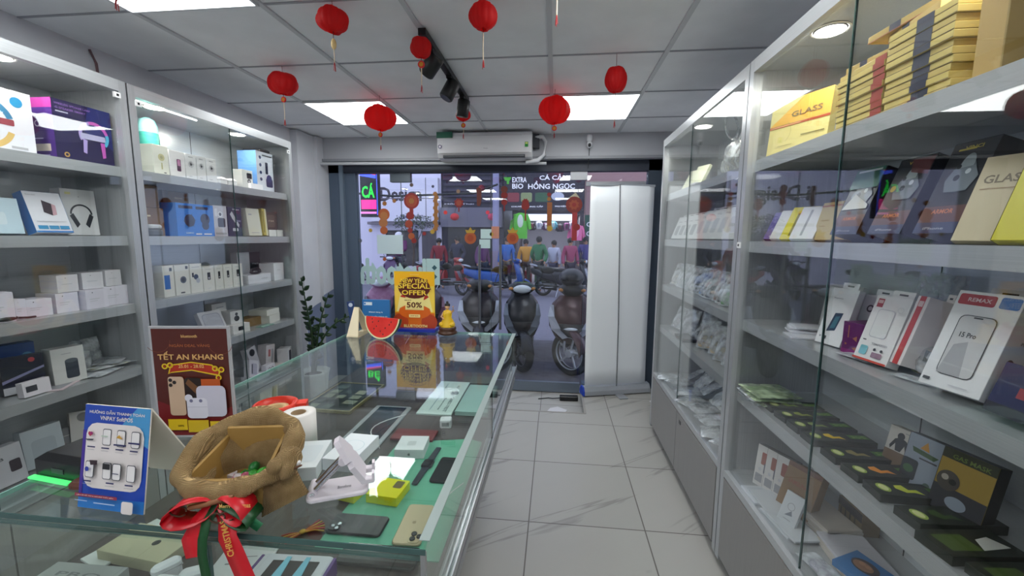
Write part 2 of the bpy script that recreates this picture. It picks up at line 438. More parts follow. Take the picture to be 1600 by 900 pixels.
# ------------------------------------------------------------------ display cabinets
def cabinet(label, side, y0, y1, split, downs, clips, glow_line=False):
    # local: face at x=0, depth goes to +x (mirrored for the left side), y along the wall
    s = 1 if side == 'R' else -1
    fx = .77 if side == 'R' else -2.02
    D = .385
    t = thing('display_cabinet', label, 'display cabinet', (fx, 0, 0), 0, 'steel and glass display cabinets')
    def X(a, b): return (a, b) if s > 0 else (-b, -a)
    b = MB()
    b.box(*X(0, D), y0, y0+.018, .04, 2.2, STEEL); b.box(*X(0, D), y1-.018, y1, .04, 2.2, STEEL)
    b.box(*X(.02, D), y0+.02, y1-.02, 2.16, 2.2, STEEL)
    b.box(*X(.03, D), y0+.01, y1-.01, 0, .05, C(70, 70, 74, .5))
    b.box(*X(.02, D), y0+.018, y1-.018, .04, .44, DOORM)
    b.build('carcass', t)
    b = MB(); b.box(*X(D-.008, D+.002), y0+.018, y1-.018, .44, 2.16, BACK); b.build('back_panel', t)
    b = MB(); b.box(*X(D-.0095, D-.008), (y0+y1)/2+.12, (y0+y1)/2+.123, .44, 2.16, C(60, 62, 70, .6)); b.build('panel_seam', t)
    b = MB()
    b.box(*X(-.004, .03), y0, y0+.034, .04, 2.2, STEEL); b.box(*X(-.004, .03), y1-.034, y1, .04, 2.2, STEEL)
    b.box(*X(-.004, .03), y0+.034, y1-.034, 2.15, 2.2, STEELY); b.box(*X(-.004, .03), y0+.034, y1-.034, .445, .475, STEELY)
    b.build('front_frame', t)
    for i, z in enumerate(ZS[:4]):
        b = MB(); b.box(*X(.028, D-.009), y0+.018, y1-.018, z-.045, z, STEELY); b.build('shelf', t)
    b = MB(); b.box(*X(.03, D-.009), y0+.018, y1-.018, .445, ZS[4], STEELY); b.build('shelf', t)
    for k, (a, c, x) in enumerate(((y0+.036, split, .004), (split-.01, y1-.036, .014))):
        b = MB(); b.box(*X(x, x+.006), a+.003, c-.003, .477, 2.148, GLASS); g = b.build('glass_door', t)
        if k == 0: b = MB(); b.box(*X(x, x+.006), c-.003, c, .477, 2.148, EDGE); b.build('glass_edge', g)
    mid = (y0+y1)/2
    for a, c in ((y0+.04, mid-.003), (mid+.003, y1-.04)):
        b = MB(); b.box(*X(-.006, .012), a, c, .07, .44, DOORM); d = b.build('cabinet_door', t)
        b = MB(); b.box(*X(-.009, -.005), (mid-.08 if a > mid else mid-.09)-.0, (mid-.08 if a > mid else mid-.09)+.03, .39, .41, C(60, 60, 64, .4))
        if a < mid: b.build('lock', d)
    for (yy, zz) in clips:
        b = MB(); b.box(*X(-.008, .002), yy-.014, yy+.014, zz-.012, zz+.012, C(235, 235, 235, .4)); b.box(*X(-.009, -.008), yy-.005, yy+.005, zz-.005, zz+.005, BLACK); b.build('glass_clip', t)
    for yy in downs:
        xx = .085*s
        b = MB(); b.lathe([(.046, 0), (.052, -.004), (.054, .0)], C(225, 225, 225, .4), 24, (xx, yy, 2.158)); dn = b.build('downlight', t)
        b = MB(); b.lathe([(.042, -.006), (.042, -.003)], C(255, 250, 240, .5, 0, DOWN), 24, (xx, yy, 2.158)); b.build('lamp_disc', dn)
        L = bpy.data.lights.new('downlight_lamp', 'AREA'); L.shape = 'DISK'; L.size = .07; L.energy = DOWNW; L.color = (1, .97, .86)
        lo = bpy.data.objects.new('lamp', L); COL.objects.link(lo); lo.parent = dn; lo.location = (xx, yy, 2.147)
    if glow_line:
        b = MB(); b.tube([(-.06, 1.93, 2.152), (-.06, 2.28, 2.152)], .005, C(255, 255, 255, .5, 0, 2.5)); b.build('glowing_line', t)  # thin white line along the cabinet top, drawn as a glowing tube
    return t
cabinet('near left steel and glass cabinet holding the purple speaker box', 'L', .62, 1.828, 1.21, [.95, 1.43], [(1.785, 2.13)])
cabinet('far left steel and glass cabinet beside the green plant', 'L', 1.836, 3.05, 2.46, [2.05, 2.62], [(1.88, 2.12), (3.01, 2.12)], True)
cabinet('near right steel and glass cabinet with stacked tan boxes on top shelf', 'R', .62, 1.845, 1.26, [.98, 1.5], [(1.828, 1.47)])
cabinet('far right steel and glass cabinet ending beside the roll-up banner', 'R', 1.853, 3.2, 2.58, [2.65], [])

# ================================================================== GLASS COUNTER
def counter():
    x0, x1, y0, y1 = -1.175, -.222, .655, 2.33
    t = thing('glass_counter', 'long glass display counter in the middle with phones under its top', 'counter', (0, 0, 0))
    b = MB(); b.box(x0, x1, y0, y1, CT-.01, CT, GLASSG); g = b.build('glass_top', t)
    b = MB(); b.box(x0-.002, x1+.002, y0-.002, y0, CT-.0105, CT+.0003, EDGE)
    b.box(x0-.003, x0, y0, y1, CT-.0105, CT+.0003, EDGEL); b.box(x0, x1, y1, y1+.002, CT-.0105, CT+.0003, EDGEL); b.build('glass_edge', g)
    fr = C(172, 186, 184, .35, .35)
    b = MB(); b.box(x1-.017, x1+.003, y0+.02, y1, CT+.0004, CT+.002, fr); b.build('edge_strip', g)
    for i, (a, c) in enumerate(((x0+.006, -.665), (-.661, x1-.006))):
        b = MB(); b.box(a, c, y0+.012, y0+.02, .7, CT-.034, GLASSG); g = b.build('front_glass', t)
        b = MB(); b.box(a, a+.002, y0+.0115, y0+.0205, .7, CT-.034, EDGE); b.box(a, c, y0+.0115, y0+.0205, CT-.034, CT-.0315, EDGE); b.build('glass_edge', g)
        b = MB(); b.box(a, c, y0+.004, y0+.012, CT-.034, CT-.0112, GLASSG); b.build('glass_band', t)
    b = MB(); b.box(x0+.004, x0+.012, y0+.02, y1-.02, .7, CT-.011, GLASSG); b.build('side_glass', t)
    b = MB(); b.box(x0, x1, y1-.012, y1-.004, .7, CT-.011, GLASSG); b.build('end_glass', t)
    for k, (a, c, x) in enumerate(((y0+.03, 1.5, x1-.012), (1.48, y1-.02, x1-.022))):
        b = MB(); b.box(x, x+.006, a, c, .722, CT-.011, GLASSG); g = b.build('sliding_glass', t)
        b = MB(); b.box(x-.0005, x+.0065, c-.003, c, .722, CT-.011, C(20, 30, 30, .3)); b.build('glass_edge', g)
    al = C(170, 172, 176, .3, .8)
    b = MB(); b.box(x1-.03, x1+.002, y0, y1+.1, .700, .712, al); b.box(x1-.03, x1-.026, y0, y1, .712, .722, al); b.box(x1-.015, x1-.011, y0, y1, .712, .722, al); b.box(x1-.002, x1+.002, y0, y1+.1, .712, .724, al)
    b.build('sliding_track', t)
    b = MB(); b.box(x1-.009, x1, y0+.002, y0+.011, .7, CT-.011, al); b.build('corner_post', t)
    wood = noisy('dark_wood_laminate', (52, 44, 44), (74, 64, 62), 5, .35, 0, 6, 0, (14, 1.2, 1))
    b = MB(); b.box(x0+.002, x1-.032, y0+.002, y1-.002, .68, .70, wood); b.build('display_deck', t)
    b = MB(); b.box(x0, x1, y0, y1, .655, .68, C(150, 152, 156, .35, .5)); b.build('bottom_frame', t)
    b = MB(); b.box(x0+.05, -.46, y0+.06, y1-.05, .03, .655, DOORM); b.build('lower_body', t)
    b = MB(); b.box(x0+.08, -.49, y0+.09, y1-.08, 0, .03, C(60, 60, 64, .5)); b.build('plinth', t)
counter()
DK = .7001

def apple(mf, mb, cx, cy, s, m):
    old = mb.M.copy(); mb.M = old @ mf @ Matrix.Translation((cx, cy, .0012))
    pts = []
    for k in range(32):
        a = 2*PI*k/32; r = s*(1-.12*abs(math.cos(a/1))*0)
        x = r*math.cos(a)*.92; y = r*math.sin(a)
        if abs(a-PI/2) < .5: y -= s*.14*(1-abs(a-PI/2)/.5)
        if abs(a-1.5*PI) < .4: y += s*.1*(1-abs(a-1.5*PI)/.4)
        d = math.hypot(x-s*1.15, y-s*.12)
        if d < s*.48: x -= (s*.48-d)
        pts.append((x, y, 0))
    mb.poly(pts, m)
    mb.poly([(.02*s, s*1.02, 0), (.3*s, s*1.1, 0), (.42*s, s*1.5, 0), (.12*s, s*1.4, 0)], m)
    mb.M = old

# ------------------------------------------------------------------ things under the glass
def phone(label, loc, w, l, rz, col, screen=None, cams=0, logo=None, group=None, name='phone', sx=1):
    t = thing(name, label, 'phone', loc, rz, group)
    b = MB(); b.rbox(-w/2, w/2, -l/2, l/2, 0, .008, col, .012); b.build('phone_body', t)
    if screen:
        b = MB(); b.rbox(-w/2+.003, w/2-.003, -l/2+.003, l/2-.003, .008, .0088, screen, .009); b.build('screen', t)
    if cams:
        dx_ = w-.041
        b = MB(); b.rbox(-w/2+.004+dx_, -w/2+.037+dx_, -l/2+.004, -l/2+.04, .008, .0095, col, .009); cm = b.build('camera_plate', t)
        for cx, cy in ((.012, .013), (.012, .031), (.028, .022))[:cams]:
            b = MB(); b.lathe([(.0075, .0095), (.0075, .012), (.005, .0122)], BLACK, 14, (-w/2+.004+cx+dx_, -l/2+.004+cy, 0)); b.build('camera_lens', cm)
    if logo:
        b = MB(); apple(face((0, 0, .0082), (1, 0, 0), (0, 1, 0)), b, 0, 0, .006, logo); b.build('logo', t)
    return t
def under_glass():
    # measured on the deck plane
    b = MB(); mint = noisy('mint_mat', (96, 168, 140), (104, 176, 148), 30, .6)
    b.slab([(-.60, .90), (-.27, .90), (-.27, 1.50), (-.32, 1.52), (-.59, 1.46)], 0, .003, mint)
    tag(b.build('green_mat', loc=(0, 0, DK)), 'mint green mat lying under the counter glass beneath the phones', 'mat')
    Z = DK+.0035
    phone('gold smartphone lying face down with triple camera near the counter corner', (-.372, 1.017, Z), .077, .16, .02, C(190, 172, 140, .35, .3), None, 3, C(150, 130, 100, .3, .5))
    bpy.data.objects['phone'].rotation_euler.z = PI
    bpy.data.objects['phone'].rotation_euler.z = 0.04
    phone('black smartphone lying sideways at the near left of the green mat', (-.525, .996, Z), .078, .155, PI/2+.0, C(18, 20, 24, .35), None, 0)
    t = [o for o in bpy.data.objects if o.get('label', '').startswith('black smartphone lying sideways')][0]
    b = MB(); b.rbox(-.034, .0, .04, .07, .008, .0105, BLACK, .006); cp = b.build('camera_plate', t)
    for k, (x, y) in enumerate(((-.026, .047), (-.009, .047), (-.018, .061))):
        b = MB(); b.lathe([(.0065, .0105), (.0065, .0118), (.004, .012)], C(150, 155, 160, .2, .8), 12, (x, y, 0)); b.build('camera_lens', cp)
    phone('black smartphone lying face up at the right of the mat beside the watch', (-.357, 1.288, Z), .072, .15, -.02, C(22, 24, 28, .4), C(9, 12, 14, .12))
    phone('dark blue grey smartphone lying across the mat in front of the tablet', (-.562, 1.308, Z), .05, .145, PI/2, C(44, 58, 66, .4), C(30, 50, 52, .15))
    phone('black phone with rounded corners lying at the near edge of the mat', (-.42, .895, Z), .07, .2, PI/2, C(24, 26, 28, .4), C(10, 12, 14, .12))
    # watch
    t = thing('smart_watch', 'black smart watch laid flat with its strap open on the mat', 'watch', (-.428, 1.315, Z), -.06)
    b = MB(); b.rbox(-.019, .019, -.022, .022, 0, .011, BLACK, .008); b.build('watch_case', t)
    b = MB(); b.rbox(-.016, .016, -.019, .019, .011, .0115, C(20, 26, 34, .1), .006); b.build('screen', t)
    st = C(24, 34, 48, .6)
    for a, c in ((-.022, -.12), (.022, .115)):
        b = MB(); b.slab([(-.012, a), (.012, a), (.009, c), (-.009, c)] if a > 0 else [(-.009, c), (.009, c), (.012, a), (-.012, a)], .002, .006, st); b.build('strap', t)
    # white square box
    o = pbox('earphone_box', 'small white square earphone box standing on the mat before the red card', 'box', None, (-.513, 1.40, Z), (.105, .105, .034), .1, col=WHITE,
             T=[('rr', .35, .3, .65, .6, C(205, 206, 210, .4))])
    b = MB(); apple(face((-.0525, -.0525, 0), (1, 0, 0), (0, 0, 1)), b, .0525, .016, .005, C(120, 120, 124, .4)); b.build('logo', o)
    pbox('red_case', 'dark red flat case lying behind the small white box', 'case', None, (-.545, 1.515, Z), (.17, .085, .008), 0, col=C(120, 38, 44, .5))
    # power adapter
    t = thing('power_adapter', 'white cube power adapter lying on the dark deck by the card', 'charger', (-.445, 1.62, DK), .15)
    b = MB(); b.rbox(-.024, .024, -.022, .022, 0, .036, WHITE, .008); b.build('adapter_body', t)
    b = MB(); b.rbox(-.015, .015, -.0225, -.021, .01, .026, C(150, 152, 156, .3), .0004); b.build('port', t)
    # cable
    pts = [(-.43, 1.46, Z+.004)]
    for k in range(14):
        a = k/13; pts.append((-.64+.03*math.sin(a*6)-.06*math.sin(a*PI), 1.40+.30*a-.1*math.sin(a*PI*1.0), DK+.006+.03*math.sin(a*PI)))
    b = MB(); b.tube(pts[1:], .0022, WHITE, 6)
    tag(b.build('charging_cable'), 'thin white charging cable looping beside the tablet under the glass', 'cable')
    b = MB(); b.tube([(-.335, 1.1, Z+.006), (-.32, 1.13, Z+.006), (-.30, 1.17, Z+.01), (-.28, 1.22, Z+.004)], .0018, C(220, 220, 222, .4), 6)
    tag(b.build('charging_cable'), 'short white cable running from the gold phone towards the counter edge', 'cable')
    # tablet frame
    t = thing('tablet', 'large grey tablet lying on the dark deck in the middle of the counter', 'tablet', (-.735, 1.585, DK), 0)
    b = MB(); b.rbox(-.085, .085, -.195, .195, 0, .008, C(180, 184, 190, .3, .6), .01); b.build('tablet_body', t)
    b = MB(); b.rbox(-.062, .066, -.18, .18, .008, .009, C(40, 52, 62, .12), .004); b.build('screen', t)
    # picture frame with gold edge
    t = thing('framed_board', 'dark framed board with gold rim and old pictures lying flat', 'board', (-1.02, 1.86, DK+.001), -.04)
    gold = C(170, 160, 116, .35, .5)
    b = MB(); b.box(-.12, .12, -.17, .17, 0, .01, C(36, 42, 42, .3)); b.build('board', t)
    b = MB()
    for a in ((-.125, .125, -.175, -.168), (-.125, .125, .168, .175), (-.125, -.118, -.168, .168), (.118, .125, -.168, .168)): b.box(*a, 0, .014, gold)
    b.build('frame', t)
    pic = [C(120, 124, 110, .5), C(86, 96, 92, .5), C(150, 150, 132, .5), C(64, 72, 70, .5)]
    for i in range(5):
        for j in range(3):
            if random.random() < .2: continue
            b = MB(); x = -.1+j*.068; y = -.15+i*.06; b.box(x, x+random.uniform(.035, .06), y, y+random.uniform(.03, .05), .01, .011, random.choice(pic)); b.build('picture', t)
    # white card with lettering
    b = MB(); b.box(-.08, .08, -.21, .21, 0, .006, C(206, 222, 220, .4))
    mf = face((-.08, .21, .006), (0, -1, 0), (1, 0, 0))
    ink = C(40, 50, 60, .5)
    printing(b, mf, .42, .16, [('t', .72, .75, .42, .1, 'CARD-TEST', ink), ('t', .72, .55, .34, .06, 'Service', ink), ('e', .4, .72, .06, .13, C(70, 90, 96, .5)),
                               ('t', .25, .72, .2, .08, 'BLUETOOTH', ink), ('r', .1, .3, .9, .33, C(150, 170, 180, .5))])
    tag(b.build('printed_card', loc=(-.53, 1.93, DK)), 'pale printed card with dark lettering lying toward the far end', 'card')
    pbox('clear_case', 'pale clear plastic case lying flat beside the printed card', 'case', None, (-.36, 1.9, DK), (.15, .34, .02), 0, col=C(168, 200, 194, .2))
    pbox('leaflet', 'dark grey leaflet lying flat at the far right end of counter', 'leaflet', None, (-.42, 2.19, DK), (.16, .12, .004), .1, col=C(92, 94, 84, .5))
    # yellow earphone case box
    t = pbox('yellow_case', 'bright yellow case lying beside a smaller one under the glass', 'case', None, (-.495, 1.135, Z), (.1, .09, .028), -.1, col=C(222, 222, 20, .5),
             T=[('rr', .62, .5, .9, .9, C(90, 100, 60, .5))])
    pbox('yellow_case', 'smaller yellow case with a black dial under the phone stand', 'case', None, (-.605, 1.12, Z), (.06, .06, .028), -.2, col=C(214, 214, 24, .5),
         T=[('c', .7, .6, .22, C(20, 20, 24, .3))])
    # red and gold knotted charm
    t = thing('knotted_charm', 'red and gold beaded charm lying on the dark wood deck', 'charm', (-.66, .955, DK+.004), .75)
    for k in range(6):
        a = (k-2.5)*.16
        b = MB(); b.tube([(0, 0, 0), (.03*math.cos(a), .03*math.sin(a), .003), (.055*math.cos(a*1.3), .055*math.sin(a*1.3), 0)], .0022, C(168, 36, 32, .5) if k % 2 else C(190, 150, 60, .4, .4), 6); b.build('tassel_strand', t)
    for k in range(5):
        a = PI+(k-2)*.2
        b = MB(); b.tube([(0, 0, 0), (.03*math.cos(a), .03*math.sin(a), .003), (.05*math.cos(a*1.02), .05*math.sin(a), 0)], .002, C(190, 150, 60, .4, .4) if k % 2 else C(150, 40, 30, .5), 6); b.build('tassel_strand', t)
    b = MB(); b.ell((0, 0, .003), (.009, .007, .006), C(200, 160, 70, .3, .5)); b.build('knot', t)
    # front row, seen through the front glass
    t = thing('console_box', 'white boxed handset with purple sides and black straps behind front glass', 'box', (-.585, .765, DK), .05)
    b = MB(); b.rbox(-.085, .085, -.075, .075, 0, .045, C(206, 206, 214, .35), .012); b.build('box_body', t)
    b = MB(); b.rbox(-.091, -.083, -.07, .07, .002, .043, C(92, 60, 128, .4), .003); b.build('purple_side', t)
    b = MB(); b.rbox(.083, .091, -.07, .07, .002, .043, C(92, 60, 128, .4), .003); b.build('purple_side', t)
    b = MB(); b.box(-.05, .06, -.05, .05, .045, .047, C(24, 26, 30, .3)); b.build('dark_window', t)
    for x in (-.028, .018):
        b = MB(); b.slab([(x, -.05), (x+.03, -.05), (x+.016, .06), (x+.006, .06)], .047, .049, C(120, 190, 214, .4)); b.build('blue_stripe', t)
    pbox('grey_carton', 'light grey carton standing at the near left behind front glass', 'box', None, (-1.03, .72, DK), (.175, .06, .05), .02, col=C(168, 170, 170, .5), T=[('t', .5, .5, .6, .2, 'PRO', C(120, 122, 124, .5))])
    pbox('beige_carton', 'beige cardboard carton lying behind the grey carton in the counter', 'box', None, (-1.0, .85, DK), (.19, .1, .03), -.1, col=C(186, 180, 150, .6), T=[('c', .62, .5, .05, BLACK)])
    pbox('paper_bag', 'flat white paper bag lying at the near left corner inside counter', 'bag', None, (-1.08, .87, DK), (.08, .16, .006), -.3, col=C(214, 216, 216, .6))
    pbox('wooden_tray', 'reddish brown wooden tray at the nearest left corner inside counter', 'tray', None, (-1.13, .7, DK), (.07, .05, .022), .1, col=C(96, 56, 38, .5))
    for k, (x, y) in enumerate(((-.84, .74), (-.8, .77), (-.88, .78))):
        t = thing('earphone_case', ['white rounded earphone case standing nearest the front glass', 'white rounded earphone case, the rightmost of three by the seam', 'white rounded earphone case, rear left of three by the seam'][k], 'case', (x, y, DK), .5*k, 'white earphone cases')
        b = MB(); b.rbox(-.028, .028, -.014, .014, 0, .045, WHITE, .013, 6); b.build('case_body', t)
        b = MB(); b.box(-.0281, .0281, -.0142, .0142, .03, .031, C(150, 150, 154, .4)); b.build('lid_line', t)
    pbox('instruction_sheet', 'white folded sheet lying behind the front glass below the red ribbon', 'paper', None, (-.74, .83, DK), (.13, .14, .004), .2, col=C(220, 220, 222, .6), T=[('r', .2, .55, .5, .58, C(120, 120, 124, .5)), ('r', .2, .7, .7, .72, C(150, 150, 154, .5))])
    pbox('red_packet', 'maroon packet lying behind the front glass right of the console box', 'packet', None, (-.43, .76, DK), (.1, .07, .01), .1, col=C(116, 52, 60, .5))
under_glass()

# ------------------------------------------------------------------ things on the counter
def on_counter():
    # payment sign: tent of card
    blue = C(28, 70, 176, .35); lb = C(40, 120, 200, .35); wh = C(232, 224, 222, .4); navy = C(30, 32, 92, .4); ink = C(70, 72, 84, .5)
    t = thing('payment_sign', 'blue and white folded payment guide sign standing at near left counter edge', 'sign', (-.885, .684, CT+.0006), -.05)
    w, h = .158, .208
    tilt = -.17
    b = MB(); b.M = Matrix.Rotation(tilt, 4, 'X')
    b.box(-w/2, w/2, 0, .0025, 0, h, C(236, 230, 222, .5))
    mf = face((-w/2, 0, 0), (1, 0, 0), (0, 0, 1))
    dec = [('r', 0, 0, 1, 1, blue), ('p', [(.55, .80), (1, .62), (1, 1), (.8, 1)], C(70, 150, 205, .35)), ('p', [(0, 0), (1, 0), (1, .12), (0, .1)], lb),
           ('p', [(0, .1), (.05, .1), (.05, .75), (0, .75)], C(70, 44, 150, .35)),
           ('t', .5, .94, .84, .042, 'HƯỚNG DẪN THANH TOÁN', wh), ('t', .5, .88, .5, .04, 'VNPAY SoftPOS', wh), ('rr', .06, .2, .94, .83, wh)]
    for i in range(4):
        u = .16+i*.225
        if i: dec += [('rr', u-.065, .62, u+.065, .78, ink), ('rr', u-.057, .627, u+.057, .773, C(236, 232, 232, .4))]
        dec += [('rr', u-.07, .588, u+.05, .6, navy), ('r', u-.07, .565, u+.04, .569, C(170, 168, 176, .5))]
    dec += [('c', .14, .73, .022, C(190, 40, 70, .4)), ('c', .17, .73, .022, C(150, 40, 110, .4)), ('p', [(.12, .725), (.19, .725), (.155, .7)], C(180, 40, 80, .4)), ('p', [(.08, .675), (.22, .68), (.2, .665), (.12, .66)], ink),
            ('rr', .33, .71, .43, .72, C(180, 200, 180, .4)), ('p', [(.56, .71), (.66, .7), (.6, .74)], C(210, 160, 60, .4)), ('rr', .53, .636, .72, .65, navy), ('rr', .75, .665, .92, .68, navy)]
    for i, u in enumerate((.2, .47, .62, .84)):
        dec += [('rr', u-.068, .31, u+.062, .47, ink), ('rr', u-.06, .317, u+.054, .463, C(238, 234, 234, .4))]
    for u in (.2, .55, .84): dec += [('rr', u-.07, .275, u+.05, .288, navy), ('r', u-.08, .252, u+.06, .256, C(170, 168, 176, .5))]
    dec += [('r', .42, .41, .53, .465, C(24, 24, 28, .4)), ('r', .57, .375, .67, .382, navy), ('p', [(.24, .44), (.34, .45), (.34, .49), (.22, .485)], C(50, 30, 40, .4)), ('c', .19, .4, .03, C(40, 60, 160, .4))]
    dec += [('rr', .04, .135, .68, .165, C(150, 40, 66, .4)), ('t', .35, .15, .56, .015, 'LIÊN HỆ HỖ TRỢ & GIẢI ĐÁP THẮC MẮC', wh), ('r', .05, .095, .24, .102, C(180, 200, 230, .4)), ('r', .34, .085, .66, .095, C(180, 200, 230, .4)), ('rr', .76, .02, .93, .135, wh)]
    printing(b, mf, w, h, dec)
    b.build('front_panel', t)
    b = MB(); top = Matrix.Rotation(tilt, 4, 'X') @ Vector((0, 0, h))
    b.loft([[(-w/2, top.y, top.z), (w/2, top.y, top.z), (w/2, top.y+.003, top.z), (-w/2, top.y+.003, top.z)],
            [(-w/2, .145, 0), (w/2, .145, 0), (w/2, .148, 0), (-w/2, .148, 0)]], C(232, 226, 214, .55), True, False)
    b.build('back_panel', t)
    # curling cream sheet lower part
    # router
    t = thing('black_router', 'glossy black router box with a glowing green strip behind the payment sign', 'router', (-1.105, .835, CT+.0006), -.12)
    b = MB(); b.loft([[(-.07, -.07, .0), (.07, -.07, .0), (.07, .07, .0), (-.07, .07, .0)], [(-.07, -.07, .04), (.07, -.07, .04), (.07, .07, .04), (-.07, .07, .04)], [(-.055, -.055, .052), (.055, -.055, .052), (.055, .055, .052), (-.055, .055, .052)]], C(16, 17, 20, .25), True, False); b.build('router_body', t)
    b = MB(); b.rbox(-.018, .018, -.0712, -.07, .014, .026, C(60, 62, 66, .3), .0005); b.build('badge', t)
    b = MB(); b.box(-.07, .05, -.085, -.073, .001, .005, C(80, 225, 120, .4, 0, .8)); b.build('light_strip', t)
    # two brown wooden wrist blocks
    br = noisy('reddish_wood', (74, 38, 26), (98, 52, 36), 12, .35)
    for loc, rz, l in (((-1.0, .76, CT+.0006), .03, 'reddish brown carved wood block peeking out left of the payment sign'), ((-.76, .785, CT+.0006), .1, 'reddish brown carved wood block peeking out right of the payment sign')):
        b = MB(); b.rbox(-.05, .05, -.03, .03, 0, .018, br, .015)
        if loc[0] > -.9: b.M = Matrix.Identity(4)
        tag(b.build('wood_block', loc=loc, rot=(0, 0, rz)), l, 'wooden block', 'carved wood blocks')
    # TET sign
    t = thing('new_year_sign', 'dark red stand-up sign with gold new year lettering behind the burlap bag', 'sign', (-.972, .985, CT+.0006), .14)
    w, h = .21, .312
    b = MB(); b.box(-w/2, w/2, 0, .006, 0, h, C(176, 176, 180, .2)); 
    mf = face((-w/2, 0, 0), (1, 0, 0), (0, 0, 1))
    dr = C(84, 28, 20, .4); gd = C(224, 178, 112, .4); rd = C(178, 44, 22, .4); yl = C(226, 190, 30, .4)
    dec = [('r', .03, .02, .97, .98, dr), ('p', [(.03, .02), (.97, .02), (.97, .28), (.6, .2), (.3, .26), (.03, .34)], C(120, 26, 30, .4)), ('o', .1, .88, .16, .006, C(120, 60, 40, .4), PI*1.2, PI*2), ('o', .88, .86, .16, .006, C(120, 60, 40, .4), PI*1.05, PI*1.9),
           ('t', .5, .915, .2, .026, 'bluetooth', gd), ('t', .5, .835, .5, .03, 'NGÀN DEAL VÀNG', C(170, 96, 56, .4)), ('t', .5, .745, .82, .075, 'TẾT AN KHANG', gd),
           ('p', [(.2, .58), (.24, .665), (.5, .69), (.76, .665), (.86, .60), (.84, .56), (.5, .61), (.24, .59)], yl),
           ('p', [(.22, .59), (.25, .655), (.5, .68), (.75, .655), (.84, .60), (.83, .575), (.5, .62), (.25, .60)], rd), ('t', .5, .65, .32, .03, '25.01 - 28.02', gd)]
    for u, v in ((.17, .65), (.24, .66), (.8, .63), (.88, .62), (.84, .55)): dec += [('o', u, v, .038, .018, yl), ('c', u, v, .012, rd)]
    dec += [('rr', .2, .21, .4, .56, C(206, 176, 150, .35)), ('rr', .41, .2, .62, .55, C(38, 24, 20, .35)), ('p', [(.42, .5), (.6, .36), (.6, .45), (.46, .54)], C(116, 76, 44, .4))]
    for u, v in ((.235, .53), (.235, .485), (.285, .51)): dec.append(('c', u, v, .024, C(40, 34, 34, .3)))
    dec += [('r', .62, .44, .86, .54, C(190, 84, 24, .4)), ('rr', .55, .2, .92, .48, C(202, 200, 218, .35)), ('rr', .42, .185, .68, .37, C(222, 220, 234, .35)), ('c', .45, .37, .05, C(222, 220, 234, .35)),
            ('c', .48, .345, .022, C(120, 120, 150, .4)), ('c', .6, .345, .022, C(120, 120, 150, .4)), ('r', .42, .288, .68, .291, C(180, 180, 196, .4)),
            ('r', .17, .08, .41, .18, yl), ('r', .42, .06, .68, .17, C(214, 180, 30, .4)), ('r', .7, .09, .9, .16, yl), ('t', .33, .12, .08, .016, '20%', C(90, 60, 10, .4))]
    printing(b, mf, w, h, dec)
    apple(mf, b, .735*w, .325*h, .012, C(28, 28, 38, .4))
    b.build('sign_panel', t)
    b = MB(); b.box(-w/2, w/2, .006, .07, 0, .004, C(190, 192, 196, .2)); b.build('sign_foot', t)
    # blue card behind
    pbox('blue_carton', 'narrow blue carton half hidden between the two left signs', 'box', None, (-1.13, .93, CT), (.03, .03, .05), .1, col=C(30, 60, 130, .4))
    # tape roll (red orange) and white roll
    t = thing('tape_dispenser', 'bright orange red tape dispenser behind the burlap bag', 'tape dispenser', (-.815, 1.09, CT+.0006), .4)
    orr = C(224, 52, 28, .35)
    b = MB(); n = 26
    rings = [[(r*math.cos(2*PI*k/n), r*math.sin(2*PI*k/n), z) for k in range(n)] for r, z in ((.052, 0), (.058, .03), (.06, .062), (.052, .064), (.05, .032), (.046, .004), (.046, .002))]
    b.loft(rings, orr, True, True); b.build('holder_ring', t)
    b = MB(); b.box(.045, .085, -.018, .018, 0, .06, orr); b.build('cutter_arm', t)
    b = MB(); b.lathe([(.035, .004), (.035, .05), (.02, .05), (.02, .006)], C(200, 170, 120, .4), 20); b.build('tape_core', t)
    t = thing('paper_roll', 'white paper roll standing on end right of the burlap bag', 'paper roll', (-.672, .985, CT+.0006))
    b = MB(); n = 24
    b.lathe([(.03, .0), (.042, .0), (.042, .088), (.018, .088), (.018, .01)], C(232, 228, 224, .7), n); b.build('rolled_paper', t)
    b = MB(); b.lathe([(.0185, .01), (.0185, .0885), (.0165, .0885), (.0165, .01)], C(150, 124, 92, .7), n); b.build('core', t)
    # white boxes in front of stand
    pbox('white_box', 'flat white box lying between the burlap bag and the phone stand', 'box', 'flat white boxes by the stand', (-.585, .885, CT), (.075, .13, .032), .25, col=C(206, 214, 216, .35), T=[('rr', .15, .2, .85, .8, C(196, 206, 210, .35))])
    pbox('white_box', 'flat white box under the tilted phone stand, right of its twin', 'box', 'flat white boxes by the stand', (-.50, .935, CT), (.08, .13, .03), -.05, col=C(208, 216, 220, .35), T=[('o', .5, .5, .38, .02, C(176, 196, 204, .35))])
    # phone stand
    t = thing('phone_stand', 'white folding phone stand with silver arm on the glass top', 'phone stand', (-.462, .80, CT+.0006), .42)
    wp = C(222, 214, 222, .35); sv = C(190, 190, 196, .2, .9)
    b = MB(); b.rbox(-.062, .062, -.036, .036, 0, .012, wp, .014, 6); printing(b, face((-.062, -.036, .012), (1, 0, 0), (0, 1, 0)), .124, .072, [('t', .6, .4, .22, .16, 'Borofone', C(110, 106, 116, .4))]); b.build('base_plate', t)
    for y in (-.014, .014):
        b = MB(); b.tube([(-.05, y, .014), (.012, y, .075)], .005, sv, 10); b.build('arm', t)
    b = MB(); b.tube([(-.05, -.024, .014), (-.05, .024, .014)], .009, wp, 14); b.tube([(-.05, -.026, .014), (-.05, .026, .014)], .005, sv, 12); b.build('hinge', t)
